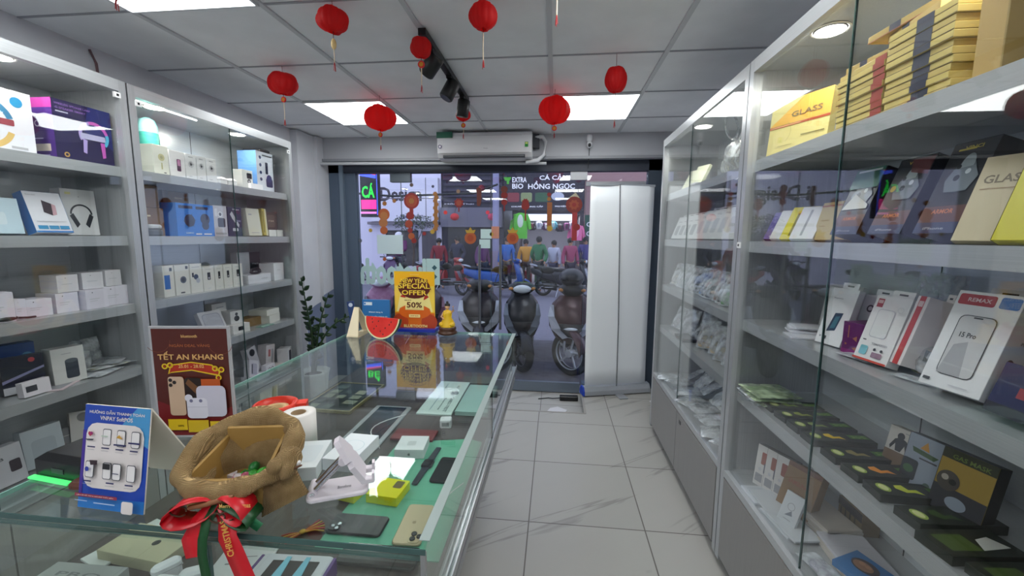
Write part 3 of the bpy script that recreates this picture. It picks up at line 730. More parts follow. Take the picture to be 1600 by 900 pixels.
    b = MB(); b.tube([(.012, -.024, .077), (.012, .024, .077)], .009, wp, 14); b.build('hinge', t)
    b = MB()
    for (a, c) in (((.0, .118), (.052, .03)),):
        d = Vector((c[0]-a[0], 0, c[1]-a[1])); nn = Vector((d.z, 0, -d.x)).normalized()*.006
        A = Vector((a[0], 0, a[1])); Cc = Vector((c[0], 0, c[1]))
        rings = []
        for f, wd in ((0, .012), (.12, .02), (.45, .034), (.5, .026), (.6, .034), (1, .03)):
            P = A.lerp(Cc, f); rings.append([P+Vector((0, -wd, 0))+nn, P+Vector((0, wd, 0))+nn, P+Vector((0, wd, 0))-nn, P+Vector((0, -wd, 0))-nn])
        b.loft(rings, wp, True, False)
    b.build('back_rest', t)
    for y in (-.022, .022):
        b = MB(); b.rbox(.046, .076, y-.008, y+.008, .022, .034, wp, .005); b.box(.07, .076, y-.008, y+.008, .03, .045, wp); b.build('support_lip', t)
    # watermelon
    t = thing('watermelon_slice', 'red watermelon slice ornament standing on the glass top', 'watermelon', (-.935, 2.13, CT+.0006), -.3)
    R = .118; red = noisy('melon_flesh', (214, 44, 40), (232, 62, 54), 14, .35); rind = C(226, 226, 180, .4); grn = noisy('melon_rind', (18, 60, 30), (40, 104, 48), 20, .3, 0, 3, 0, (1, 5, 1))
    def arc(r, n=20, a0=PI, a1=2*PI): return [(r*math.cos(a0+(a1-a0)*k/n), r*math.sin(a0+(a1-a0)*k/n)) for k in range(n+1)]
    b = MB(); b.M = Matrix.Translation((0, 0, R*.97)) @ Matrix.Rotation(-.22, 4, 'X')
    old = b.M.copy()
    rings = []
    for k in range(7):
        a = k/6*PI*.5; r = R*math.cos(a) if k < 6 else R*.02; yy = .085*math.sin(a)
        rings.append([(x, yy, z) for x, z in arc(max(r, .002))])
    b.loft(rings, grn, False, True, closed=False)
    b.build('rind', t)
    b = MB(); b.M = old
    b.poly([(x, -.0003, z) for x, z in arc(R)], rind); b.poly([(x, -.0012, z) for x, z in arc(R*.93)], red)
    b.poly([(-R*.93, 0, 0), (R*.93, 0, 0), (R*.6, .07, 0), (0, .084, 0), (-R*.6, .07, 0)], red); b.build('flesh', t)
    b = MB(); b.M = old
    for u, v in ((-.06, -.03), (-.03, -.05), (-.065, -.012), (0, -.075), (.03, -.055), (.055, -.035), (.065, -.02), (-.02, -.022), (.02, -.09), (-.045, -.065)):
        b.ell((u, -.0014, v), (.0035, .0012, .005), BLACK, 8, 4)
    b.build('seeds', t)['kind'] = 'stuff'
    # blue box
    pbox('blue_card_box', 'light blue standing card with white lettering behind the watermelon', 'card', None, (-1.04, 2.29, CT), (.165, .02, .185), .02, -.06, col=C(40, 112, 176, .4),
         F=[('r', .06, .82, .36, .92, C(222, 232, 240, .4)), ('c', .1, .87, .035, C(40, 120, 190, .4)), ('t', .5, .6, .5, .05, 'Khách hàng là', C(222, 232, 240, .4)), ('t', .5, .47, .84, .055, 'niềm vui của chúng tôi', C(222, 232, 240, .4)), ('r', .2, .22, .4, .25, C(120, 170, 214, .4)), ('r', .5, .22, .8, .25, C(120, 170, 214, .4))])
    pbox('blue_strip_card', 'narrow dark blue strip card leaning left of the light blue card', 'card', None, (-1.145, 2.24, CT), (.04, .008, .18), .1, -.05, -.16, col=C(38, 62, 112, .4),
         F=[('c', .5, .88, .3, C(190, 200, 220, .4)), ('p', [(.25, .12), (.75, .12), (.62, .3), (.36, .3)], C(206, 206, 214, .4)), ('r', .3, .45, .7, .48, C(120, 130, 160, .4))])
    # beige calendar stand
    t = thing('desk_calendar', 'cream triangular desk calendar seen edge-on at the far left corner', 'calendar', (-1.115, 2.17, CT+.0006), -.1)
    cr = C(226, 212, 182, .6)
    b = MB(); b.M = Matrix.Identity(4)
    b.loft([[(-.02, -.05, 0), (.05, -.05, 0), (.05, -.044, 0), (-.02, -.044, 0)], [(-.018, .03, .155), (.012, .03, .155), (.012, .036, .155), (-.018, .036, .155)]], cr, True, False); b.build('front_leaf', t)
    b = MB(); b.loft([[(-.02, .11, 0), (.05, .11, 0), (.05, .116, 0), (-.02, .116, 0)], [(-.018, .03, .155), (.012, .03, .155), (.012, .036, .155), (-.018, .036, .155)]], cr, True, False); b.build('back_leaf', t)
    b = MB(); b.box(-.02, .05, -.05, .116, 0, .008, cr); b.build('base_leaf', t)
    # NEW YEAR sign
    t = thing('special_offer_sign', 'yellow and orange special offer sign in a clear stand with blue foot', 'sign', (-.82, 2.33, CT+.0006), .0)
    w, h = .243, .352
    b = MB(); b.box(-w/2, w/2, 0, .006, .012, h, C(236, 190, 40, .35)); mf = face((-w/2, 0, .012), (1, 0, 0), (0, 0, 1)); H = h-.012
    yel = C(248, 186, 20, .35); cream = C(248, 232, 150, .35); br_ = C(92, 24, 10, .4); og = C(226, 104, 26, .35); dro = C(184, 62, 22, .4)
    dec = [('r', .01, .01, .99, .99, yel), ('p', [(.01, .3), (.99, .3), (.99, .75), (.01, .75)], C(246, 210, 80, .35)), ('p', [(.05, .3), (.95, .3), (.85, .62), (.15, .62)], cream), ('r', .01, .01, .99, .28, C(218, 106, 26, .35)),
           ('c', .14, .12, .2, dro), ('c', .86, .12, .2, dro), ('e', .5, .345, .38, .055, dro), ('e', .5, .3, .4, .13, og), ('r', .4, .945, .62, .95, cream),
           ('p', [(.14, .56), (.28, .54), (.24, .62)], C(190, 40, 20, .4)), ('p', [(.72, .5), (.86, .56), (.78, .62)], C(190, 40, 20, .4)), ('r', .27, .33, .73, .53, cream),
           ('e', .5, .72, .4, .19, br_)]
    for (u, v, tw, th, s) in ((.5, .84, .66, .075, 'NEW YEAR'), (.5, .75, .78, .09, 'SPECIAL'), (.5, .635, .62, .085, 'OFFER')):
        dec += [('t', u+.012, v-.008, tw*1.04, th*1.1, s, br_), ('t', u, v, tw, th, s, C(250, 214, 70, .35))]
    dec += [('t', .34, .5, .16, .02, 'SALE UP TO', br_), ('t', .5, .42, .38, .1, '50%', br_), ('r', .3, .345, .7, .35, C(220, 190, 140, .4)), ('rr', .36, .2, .64, .255, C(250, 226, 150, .35)), ('t', .5, .227, .2, .022, 'SHOP NOW', dro), ('t', .52, .05, .58, .05, 'BLUETOOTH', cream)]
    printing(b, mf, w, H, dec); b.build('sign_panel', t)
    b = MB(); b.box(-w/2-.01, w/2+.01, -.04, .05, 0, .016, C(20, 44, 160, .35)); b.build('sign_foot', t)
    # figurine
    t = thing('figurine', 'small figurine in a yellow robe on a brown base, one arm raised', 'figurine', (-.607, 2.27, CT+.0006)); t.scale = (1.2, 1.2, 1.2)
    b = MB(); b.lathe([(.038, 0), (.046, .004), (.044, .014), (.038, .018), (.042, .026), (.04, .036), (.034, .038)], C(70, 40, 26, .3), 20); b.build('base', t)
    b = MB(); b.lathe([(.036, .038), (.033, .055), (.02, .08), (.022, .098), (.018, .112), (.006, .118)], C(222, 178, 30, .4), 18)
    for s in (-1, 1):
        b.ell((s*.024, -.01, .05), (.014, .022, .012), C(222, 178, 30, .4))
    b.build('robe', t)
    sk = C(206, 160, 120, .5)
    b = MB(); b.ell((0, 0, .132), (.0115, .012, .0145), sk); b.tube([(.018, 0, .104), (.03, -.004, .115), (.029, -.004, .136)], [.005, .0045, .004], sk)
    b.tube([(-.018, 0, .104), (-.027, -.008, .085), (-.012, -.02, .074)], [.005, .0045, .004], sk); b.build('body', t)
    b = MB(); b.ell((0, .002, .14), (.013, .0135, .012), C(20, 16, 16, .5)); b.ell((0, .0, .154), (.006, .006, .006), C(20, 16, 16, .5)); b.build('hair', t)
on_counter()

# burlap bag
def burlap():
    m, t_, p = nt('burlap')
    tc = node(t_, 'ShaderNodeTexCoord')
    w1 = node(t_, 'ShaderNodeTexWave', bands_direction='Z', i_Scale=150.0, i_Distortion=1.0); w2 = node(t_, 'ShaderNodeTexWave', bands_direction='X', i_Scale=150.0, i_Distortion=1.0)
    t_.links.new(tc.outputs['Object'], w1.inputs['Vector']); t_.links.new(tc.outputs['Object'], w2.inputs['Vector'])
    nz = node(t_, 'ShaderNodeTexNoise', i_Scale=30.0, i_Detail=5.0); t_.links.new(tc.outputs['Object'], nz.inputs['Vector'])
    a = node(t_, 'ShaderNodeMath', operation='MULTIPLY'); t_.links.new(w1.outputs['Fac'], a.inputs[0]); t_.links.new(w2.outputs['Fac'], a.inputs[1])
    t_.links.new(ramp(t_, nz.outputs['Fac'], [(.3, (158, 126, 80)), (.7, (192, 160, 112))]), p.inputs['Base Color'])
    bp = node(t_, 'ShaderNodeBump', i_Strength=1.0, i_Distance=.004); t_.links.new(a.outputs[0], bp.inputs['Height']); t_.links.new(bp.outputs[0], p.inputs['Normal'])
    p.inputs['Roughness'].default_value = .95
    bur = m
    t = thing('burlap_bag', 'open brown burlap gift bag with rolled rim tied with a red bow', 'gift bag', (-.64, .742, CT+.0006), .12); t.scale = (1, 1, .88)
    n = 40
    def ring(rx, ry, z, ph=0, amp=.0, cx=0, cy=0, sq=.75):
        o = []
        for k in range(n):
            a = 2*PI*k/n; c, s = math.cos(a), math.sin(a)
            q = 1+amp*math.sin(7*a+ph)+amp*.6*math.sin(13*a+2*ph)
            x = math.copysign(abs(c)**sq, c)*rx*q; y = math.copysign(abs(s)**sq, s)*ry*q
            o.append((cx+x, cy+y, z+amp*.12*math.sin(5*a+ph)))
        return o
    def lean(mb):
        mb.v = [Vector((v.x, v.y-.01*(v.z/.13), v.z+.42*v.y*max(0, min(1, v.z/.13)))) for v in mb.v]
    b = MB()
    prof = [(.068, .05, 0, .0, .02), (.074, .056, .02, .4, .02), (.066, .05, .055, .8, .05), (.062, .048, .075, 1, .08), (.08, .062, .1, 1.3, .04), (.094, .078, .118, 1.6, .03)]
    b.loft([ring(rx, ry, z, ph, am, cy=.0+z*.1) for rx, ry, z, ph, am in prof], bur, False, True); b.poly([(.068*math.cos(a*PI/10), .05*math.sin(a*PI/10), .0005) for a in range(20)], bur)
    lean(b); b.build('bag_body', t)
    # rolled rim: torus with folds
    b = MB(); rings = []
    for k in range(n):
        a = 2*PI*k/n; c, s = math.cos(a), math.sin(a)
        ex, ey = math.copysign(abs(c)**.8, c)*.1, math.copysign(abs(s)**.8, s)*.082
        zc = .116+.008*math.sin(a+.4)+.004*math.sin(5*a)
        r = .0175+.003*math.sin(4*a+1)+.002*math.sin(9*a)
        nx = Vector((ex, ey, 0)).normalized(); up = Vector((0, 0, 1))
        rings.append([tuple(Vector((ex, ey+.012, zc))+nx*r*math.cos(2*PI*j/12)+up*r*1.25*math.sin(2*PI*j/12)) for j in range(12)])
    rings.append(rings[0]); b.loft(rings, bur, False, True); lean(b); b.build('rolled_rim', t)
    # gathered knot on the right
    b = MB(); b.M = Matrix.Translation((.104, -.012, .105)) @ Matrix.Rotation(.4, 4, 'Y')
    b.ell((0, -.012, .012), (.026, .03, .036), bur, 14, 8); b.ell((.014, -.034, .01), (.014, .016, .022), bur); b.ell((-.012, -.034, .012), (.016, .016, .02), bur); b.build('gathered_knot', t)
    b = MB(); b.M = Matrix.Identity(4)
    b.loft([[(.07, -.045, .1), (.115, -.02, .105), (.115, -.012, .105), (.07, -.037, .1)], [(.078, -.06, .06), (.13, -.02, .06), (.13, -.012, .06), (.078, -.052, .06)], [(.075, -.065, .012), (.14, -.015, .03), (.14, -.007, .03), (.075, -.057, .012)]], bur, True, True); b.build('hanging_flap', t)
    b = MB(); b.ell((.132, -.03, .118), (.0065, .0065, .0065), C(232, 228, 226, .3)); b.build('bead', t)
    wd = C(96, 60, 38, .6)
    b = MB(); b.tube([(.118, -.045, .105), (.15, -.05, .125)], [.004, .002], wd, 8); b.build('twig', t)
    b = MB(); b.tube([(-.035, -.098, .062), (.0, -.1, .072), (.045, -.094, .085)], [.005, .0055, .004], C(140, 88, 54, .6), 8); b.build('cinnamon_stick', t)
    # printed letters on the rim
    dk = C(78, 52, 36, .8)
    for cx, cz, r in ((-.052, .118, .012), (.018, .102, .011), (.036, .106, .01)):
        b = MB(); b.tube([(cx+r*1.3*math.cos(a*PI/8), -.104+.002*abs(math.sin(a)), cz-.06+r*math.sin(a*PI/8)) for a in range(15)], .0016, dk, 6)
        b.build('printed_letter', t)
    # cardboard lining (inner box)
    cd = noisy('lining_card', (150, 116, 58), (166, 130, 68), 6, .7)
    b = MB()
    for (xa, ya), (xb, yb) in (((-.074, -.05), (-.06, .066)), ((-.06, .066), (.06, .07)), ((.06, .07), (.076, -.045)), ((.076, -.045), (-.074, -.05))):
        d = Vector((xb-xa, yb-ya, 0)).normalized(); q = Vector((-d.y, d.x, 0))*.003
        z1 = .128 if ya > 0 and yb > 0 else .112
        A, B = Vector((xa, ya, 0)), Vector((xb, yb, 0))
        b.loft([[A+q+Vector((0, 0, z)), B+q+Vector((0, 0, z)), B-q+Vector((0, 0, z)), A-q+Vector((0, 0, z))] for z in (.03, z1)], cd, True, False)
    b.box(-.07, .07, -.05, .066, .03, .04, cd)
    lean(b); b.build('card_lining', t)
    # bow
    rdm = C(206, 18, 34, .35); gnm = C(16, 74, 34, .4)
    def ribbon(name, pts, w, mt, parent, txt=None):
        b = MB(); pts = [Vector((p[0], min(p[1], -.112) if p[2] < .012 else p[1], p[2])) for p in pts]; L_ = []
        for i, p in enumerate(pts):
            d = (pts[min(i+1, len(pts)-1)]-pts[max(0, i-1)]).normalized()
            s = d.cross(Vector((0, -1, 0)));
            s = s.normalized() if s.length > .2 else Vector((0, 0, 1))
            L_.append((p, s))
        rings = [[p-s*w/2, p+s*w/2, p+s*w/2+Vector((0, .0012, 0)), p-s*w/2+Vector((0, .0012, 0))] for p, s in L_]
        b.loft(rings, mt, True, True)
        if txt:
            i = len(pts)//2; p, s = L_[i]; d = (pts[i+1]-pts[i-1]).normalized()
            mf = face(p-Vector((0, .001, 0))-d*w*1.1-s*w/2*(1), d, -s.cross(Vector((0, 0, 0))) if False else s)
            if mf.to_3x3().col[2].y > 0: mf = face(p-Vector((0, .001, 0))+d*w*1.1-s*w/2, -d, s)
            printing(b, mf, w*2.2, w, [('t', .5, .5, .9, .36, txt, C(226, 170, 80, .4, .3))])
        o = b.build(name, parent); return o
    bow = MB(); Y = -.066
    bow.ell((.012, Y-.012, .066), (.014, .01, .012), rdm); bow.tube([(-.07, -.03, .068), (-.04, -.052, .068), (.012, -.058, .067), (.05, -.05, .07), (.08, -.02, .07)], .008, rdm, 8)
    bowo = bow.build('bow_knot', t)
    def loop(sgn, L, hgt, mt, dz=0):
        b = MB(); rings = []
        N = 14
        for k in range(N+1):
            a = 2*PI*k/N
            x = .012+sgn*L*(.5-.5*math.cos(a)); z = .064+dz+hgt*1.35*math.sin(a)-.02*(.5-.5*math.cos(a))
            yy = Y-.012-.016*math.sin(a/2)
            wv = .012+.014*math.sin(a/2)
            rings.append([(x, yy-wv, z-.002), (x, yy+wv, z+.002), (x, yy+wv, z+.0035), (x, yy-wv, z)])
        b.loft(rings, mt, False, True); return b.build('bow_loop', bowo)
    loop(-1, .085, .02, rdm); loop(1, .06, .018, rdm, .006); loop(1, .07, .012, gnm, -.01)
    ribbon('ribbon_tail', [(.012, Y-.014, .064), (.03, Y-.03, .03), (.04, Y-.042, .005), (.052, Y-.047, -.03), (.07, Y-.05, -.085)], .036, rdm, bowo, 'CHRISTMAS')
    ribbon('ribbon_tail', [(.008, Y-.014, .062), (-.018, Y-.03, .03), (-.028, Y-.044, .0), (-.02, Y-.05, -.035)], .032, rdm, bowo)
    ribbon('ribbon_tail', [(.006, Y-.013, .062), (-.004, Y-.036, .03), (-.006, Y-.046, .0), (-.006, Y-.05, -.03), (.0, Y-.052, -.085)], .017, gnm, bowo)
    ribbon('ribbon_tail', [(.02, Y-.012, .06), (.06, Y-.026, .035), (.09, Y-.03, .014)], .022, C(14, 110, 66, .4), bowo)
    b = MB(); b.box(-.004, .024, Y-.004, Y-.002, .02, .056, C(24, 40, 100, .4)); b.build('blue_tag', t)
    b = MB(); printing(b, face((.02, Y-.034, .055), (1, 0, .05), (0, 0, 1)), .06, .02, [('t', .5, .5, .95, .7, 'Merry Christmas', C(240, 190, 110, .4))]); b.build('gold_lettering', bowo)
    # sweets inside
    for k, (x, y, c) in enumerate(((.012, .0, C(44, 130, 40, .3)), (.03, .008, C(60, 160, 50, .3)), (.0, .02, C(30, 110, 50, .3)), (-.012, -.012, C(170, 160, 160, .3)), (.002, -.006, C(150, 70, 90, .3)))):
        o = MB(); o.ell((0, 0, .012), (.014, .011, .011), c, 12, 6)
        for s in (-1, 1): o.loft([[(s*.012, -.003, .01), (s*.012, .003, .01), (s*.012, .003, .014), (s*.012, -.003, .014)], [(s*.024, -.01, .006), (s*.024, .01, .006), (s*.024, .01, .018), (s*.024, -.01, .018)]], c, True, False)
        lab = ['green wrapped sweet lying inside the burlap bag, front right', 'brightest green wrapped sweet inside the burlap bag', 'dark green wrapped sweet at the back inside the burlap bag', 'silver wrapped sweet lying inside the burlap bag', 'pink wrapped sweet lying inside the burlap bag'][k]
        tag(o.build('wrapped_sweet', loc=(-.64+x, .757+y, CT+.04+.26*y), rot=(0, 0, k*.9)), lab, 'sweet', 'sweets inside the burlap bag')
burlap()

# ================================================================== HANGING LANTERNS
def lanterns():
    red = C(214, 30, 36, .6); m, t_, p = nt('lantern_paper')
    p.inputs['Base Color'].default_value = (*lin((226, 34, 38)), 1); p.inputs['Roughness'].default_value = .6
    tl = node(t_, 'ShaderNodeBsdfTranslucent'); tl.inputs[0].default_value = (*lin((236, 40, 40)), 1)
    mx = node(t_, 'ShaderNodeMixShader'); mx.inputs[0].default_value = .55
    out = t_.nodes['Material Output']; t_.links.new(p.outputs[0], mx.inputs[1]); t_.links.new(tl.outputs[0], mx.inputs[2]); t_.links.new(mx.outputs[0], out.inputs[0])
    paper = m
    gold = C(206, 150, 50, .35, .5); cordm = C(120, 24, 28, .7); pale = C(214, 196, 170, .6)
    def lantern(label, x, y, ztop, zbot, dia, ztas, medal, zattach=2.455, seed=1):
        rnd = random.Random(seed)
        t = thing('paper_lantern', label, 'lantern', (x, y, zattach), rnd.random()*3, 'red paper lanterns hanging from the ceiling')
        zt, zb, zs = ztop-zattach, zbot-zattach, ztas-zattach
        h = zt-zb; R = dia/2; n = 36
        b = MB(); rings = []
        ax, ay = rnd.uniform(-.12, .12)*R, rnd.uniform(-.12, .12)*R
        for i in range(13):
            a = -PI/2+PI*i/12; rr = R*max(math.cos(a), .0)**.72; f = i/12
            rr = max(rr, R*.24)
            ring = []
            for j in range(n):
                g = 2*PI*j/n; q = .95+.085*math.cos(12*g)*(math.cos(a)**.5 if math.cos(a) > 0 else 0)+.05*math.sin(2*g+seed)*math.cos(a)+.03*math.sin(5*g+i*.7+seed)
                z = zb+h*(.5+.5*math.sin(a))
                ring.append((rr*q*math.cos(g)+ax*(f-.5), rr*q*math.sin(g)+ay*(f-.5), z+.012*R/.06*.25*math.sin(g*3+seed)))
            rings.append(ring)
        b.loft(rings, paper, False, True); b.build('shade', t)
        for zz in (zt, zb):
            b = MB(); s = 1 if zz == zt else -1
            b.loft([[(R*(.25+.05*math.cos(8*g*2*PI/24))*math.cos(2*PI*g/24), R*(.25)*math.sin(2*PI*g/24), zz-s*h*.1+s*k*h*.1) for g in range(24)] for k in (0, 1)], paper, False, True); b.build('collar', t)
        b = MB(); b.tube([(0, 0, 0), (.001, 0, zt*.5), (0, 0, zt-h*.08)], .0012, cordm, 6); b.build('hanging_cord', t)
        zc = zb
        if medal == 'disc':
            zc = zb-.03; b = MB(); b.M = Matrix.Translation((0, 0, zc)) @ Matrix.Rotation(-rnd.random()*.3-t.rotation_euler.z, 4, 'Z')
            b.loft([[(r_*math.cos(2*PI*k/20), yy, r_*math.sin(2*PI*k/20)) for k in range(20)] for r_, yy in ((.012, -.003), (.016, -.003), (.016, .003), (.012, .003))], red, True, False)
            b.poly([(.010*math.cos(2*PI*k/20), -.0034, .010*math.sin(2*PI*k/20)) for k in range(20)], gold); b.build('medallion', t)
        elif medal == 'bead':
            zc = zb-.045; b = MB(); b.ell((0, 0, zc), (.011, .009, .022), C(220, 190, 130, .4)); b.build('medallion', t)
        b = MB(); b.tube([(0, 0, zb+.005), (0, 0, zc-.01)], .0015, cordm, 6); b.tube([(0, 0, zc-.012), (.001, 0, (zc+zs)/2), (0, 0, zs+.035)], .0022, pale, 6); b.build('tassel_cord', t)
        b = MB()
        for k in range(5): b.tube([(0, 0, zs+.04), (.003*math.cos(k*1.3), .003*math.sin(k*1.3), zs+.02), (.004*math.cos(k*1.3), .004*math.sin(k*1.3), zs+.002*k)], .0012, C(168, 34, 38, .7), 5)
        b.build('tassel', t)['kind'] = 'stuff'
        return t
    lantern('red paper lantern at top centre-left with a pale bead on its tassel', -.936, 1.74, 2.43, 2.333, .12, 2.18, 'bead', seed=1)
    lantern('red paper lantern at top centre, right of the black spotlight rail', -.305, 1.74, 2.42, 2.318, .112, 2.169, 'none', seed=2)
    lantern('red paper lantern at the left with long tassel above the far left cabinet', -1.576, 2.34, 2.418, 2.303, .155, 2.127, 'disc', seed=3)
    lantern('red paper lantern hanging over the near end of the black spotlight rail', -.64, 1.98, 2.41, 2.322, .095, 2.165, 'disc', 2.43, seed=4)
    lantern('red paper lantern overlapping the left glowing ceiling panel', -1.225, 2.86, 2.39, 2.225, .205, 2.09, 'disc', seed=5)
    lantern('red paper lantern at the corner of the right glowing ceiling panel', -.024, 2.84, 2.41, 2.24, .2, 2.145, 'disc', seed=6)
    lantern('small faded red paper lantern in front of the right glowing panel', .299, 2.34, 2.388, 2.263, .118, 2.08, 'none', seed=7)
    lantern('red paper lantern mostly hidden behind the far end of the spotlight rail', -.668, 2.99, 2.39, 2.31, .1, 2.187, 'disc', seed=8)
    lantern('lantern above the left frame edge of which only the tassel shows', -1.28, 1.16, 2.38, 2.28, .11, 2.14, 'none', seed=9)
    lantern('lantern above the upper frame edge of which only the tassel shows', -.012, 1.5, 2.45, 2.36, .10, 2.205, 'none', 2.456, seed=10)
lanterns()

def ceiling_things():
    blk = C(16, 17, 20, .4)
    t = thing('track_light', 'black ceiling spotlight rail running toward the air conditioner', 'track light', (-.635, 0, 2.452))
    b = MB(); b.box(-.018, .018, 1.98, 2.95, -.03, 0, blk); b.build('rail', t)
    for y, a, s in ((2.14, .9, -1), (2.5, .5, 1), (2.84, .2, -1)):
        b = MB(); b.box(-.014, .014, y-.04, y+.04, -.045, -.03, blk); b.tube([(0, y, -.045), (0, y, -.075)], .007, blk); b.build('adapter', t)
        b = MB(); b.M = Matrix.Translation((.0, y, -.095)) @ Matrix.Rotation(s*.5, 4, 'Z') @ Matrix.Rotation(a, 4, 'Y')
        b.lathe([(.036, -.062), (.041, -.056), (.041, .042), (.032, .052)], blk, 20); b.build('spot_head', t)
        b = MB(); b.M = Matrix.Translation((0, y, -.095)) @ Matrix.Rotation(s*.5, 4, 'Z') @ Matrix.Rotation(a, 4, 'Y')
        b.lathe([(.031, -.0625), (.027, -.055)], C(50, 52, 56, .2), 20); b.build('lens', t)
    # air conditioner
    t = thing('air_conditioner', 'white wall air conditioner above the shop door', 'air conditioner', (-.66, 4.0, 2.2))
    wh = C(214, 214, 218, .35); w = .43
    prof = [(.02, .02), (-.05, .0), (-.17, .015), (-.2, .05), (-.21, .12), (-.2, .2), (-.18, .235), (.02, .24)]
    b = MB(); b.loft([[(x, y, z) for y, z in prof] for x in (-w, -w+.004, w-.004, w)], wh, True, False); b.build('housing', t)
    b = MB(); b.box(-w+.05, w-.06, -.197, -.1, .012, .034, C(58, 60, 66, .5)); b.build('air_outlet', t)
    b = MB(); b.M = Matrix.Translation((0, -.192, .022)) @ Matrix.Rotation(-.45, 4, 'X'); b.box(-w+.055, w-.065, -.012, .03, -.003, .0, C(150, 152, 158, .4)); b.build('louvre', t)
    b = MB(); b.box(-w+.03, w-.09, -.213, -.2115, .198, .2, C(150, 150, 156, .5)); b.box(-w+.02, w-.02, -.2125, -.205, .05, .0515, C(150, 150, 156, .5)); b.build('seam', t)
    b = MB(); printing(b, face((-w, -.2122, .04), (1, 0, 0), (0, 0, 1)), 2*w, .16, [('c', .03, .42, .02, C(40, 50, 100, .4)), ('c', .03, .42, .012, C(220, 220, 226, .4)), ('t', .52, .3, .05, .05, 'Casper', C(110, 110, 118, .4)), ('r', .93, .35, .965, .62, C(40, 140, 60, .4)), ('r', .935, .5, .96, .6, C(210, 220, 120, .4))]); b.build('stickers', t)
    b = MB(); b.box(-w-.005, -w+.14, -.214, -.2, .185, .236, C(24, 96, 74, .4)); b.build('green_card', t)
    b = MB(); b.tube([(w+.02, -.04, .215), (w+.09, -.05, .215), (w+.115, -.06, .17), (w+.11, -.07, .05), (w+.05, -.08, .0), (w-.06, -.09, -.015)], .02, C(200, 202, 206, .5), 10); b.build('drain_pipe', t)
    b = MB(); b.box(w+.0, w+.06, -.06, .018, .12, .24, C(46, 50, 58, .5)); b.build('pipe_cover', t)
    # camera on header
    t = thing('security_camera', 'small white security camera with a dark lens under the front header', 'camera', (.29, 3.97, 2.43))
    b = MB(); b.lathe([(.022, 0), (.026, -.02), (.026, -.05), (.016, -.06)], wh, 16); b.build('mount', t)
    b = MB(); b.ell((0, 0, -.085), (.026, .026, .032), wh); b.build('camera_head', t)
    b = MB(); b.ell((.0, -.018, -.092), (.014, .012, .018), BLACK); b.build('lens', t)
    b = MB(); b.tube([(.0, 0, -.115), (.0, .03, -.2), (0, .1, -.28)], .003, C(40, 40, 44, .5), 6); b.build('cable', t)
    # wall box
    t = thing('electric_box', 'white electrical box with a dark window beside the far right cabinet', 'electrical box', (.83, 3.27, 1.92))
    b = MB(); b.rbox(0, .14, -.06, .06, 0, .22, wh, .012); b.build('box_body', t)
    b = MB(); b.box(-.001, .0, -.03, .04, .06, .17, BLACK); b.box(-.0, .09, -.061, -.06, .07, .16, BLACK); b.box(.02, .07, -.0615, -.061, .1, .14, C(200, 204, 210, .3)); b.build('display_window', t)
    b = MB(); b.box(.10, .339, -.02, .02, .08, .12, wh); b.build('wall_bracket', t)
    b = MB(); b.tube([(.06, 0, 0), (.06, 0, -.25), (.05, 0, -.5), (.045, -.02, -.6)], .006, C(190, 190, 194, .4)); b.build('cable', t)
    # thin brown cable on left wall top
    b = MB(); b.tube([(-2.412, 2.02, 2.44), (-2.405, 2.04, 2.38), (-2.41, 2.05, 2.28), (-2.405, 2.05, 2.2)], .006, C(120, 90, 96, .6)); tag(b.build('wall_cable'), 'dull reddish cable hanging on the wall above the left cabinets', 'cable')
ceiling_things()

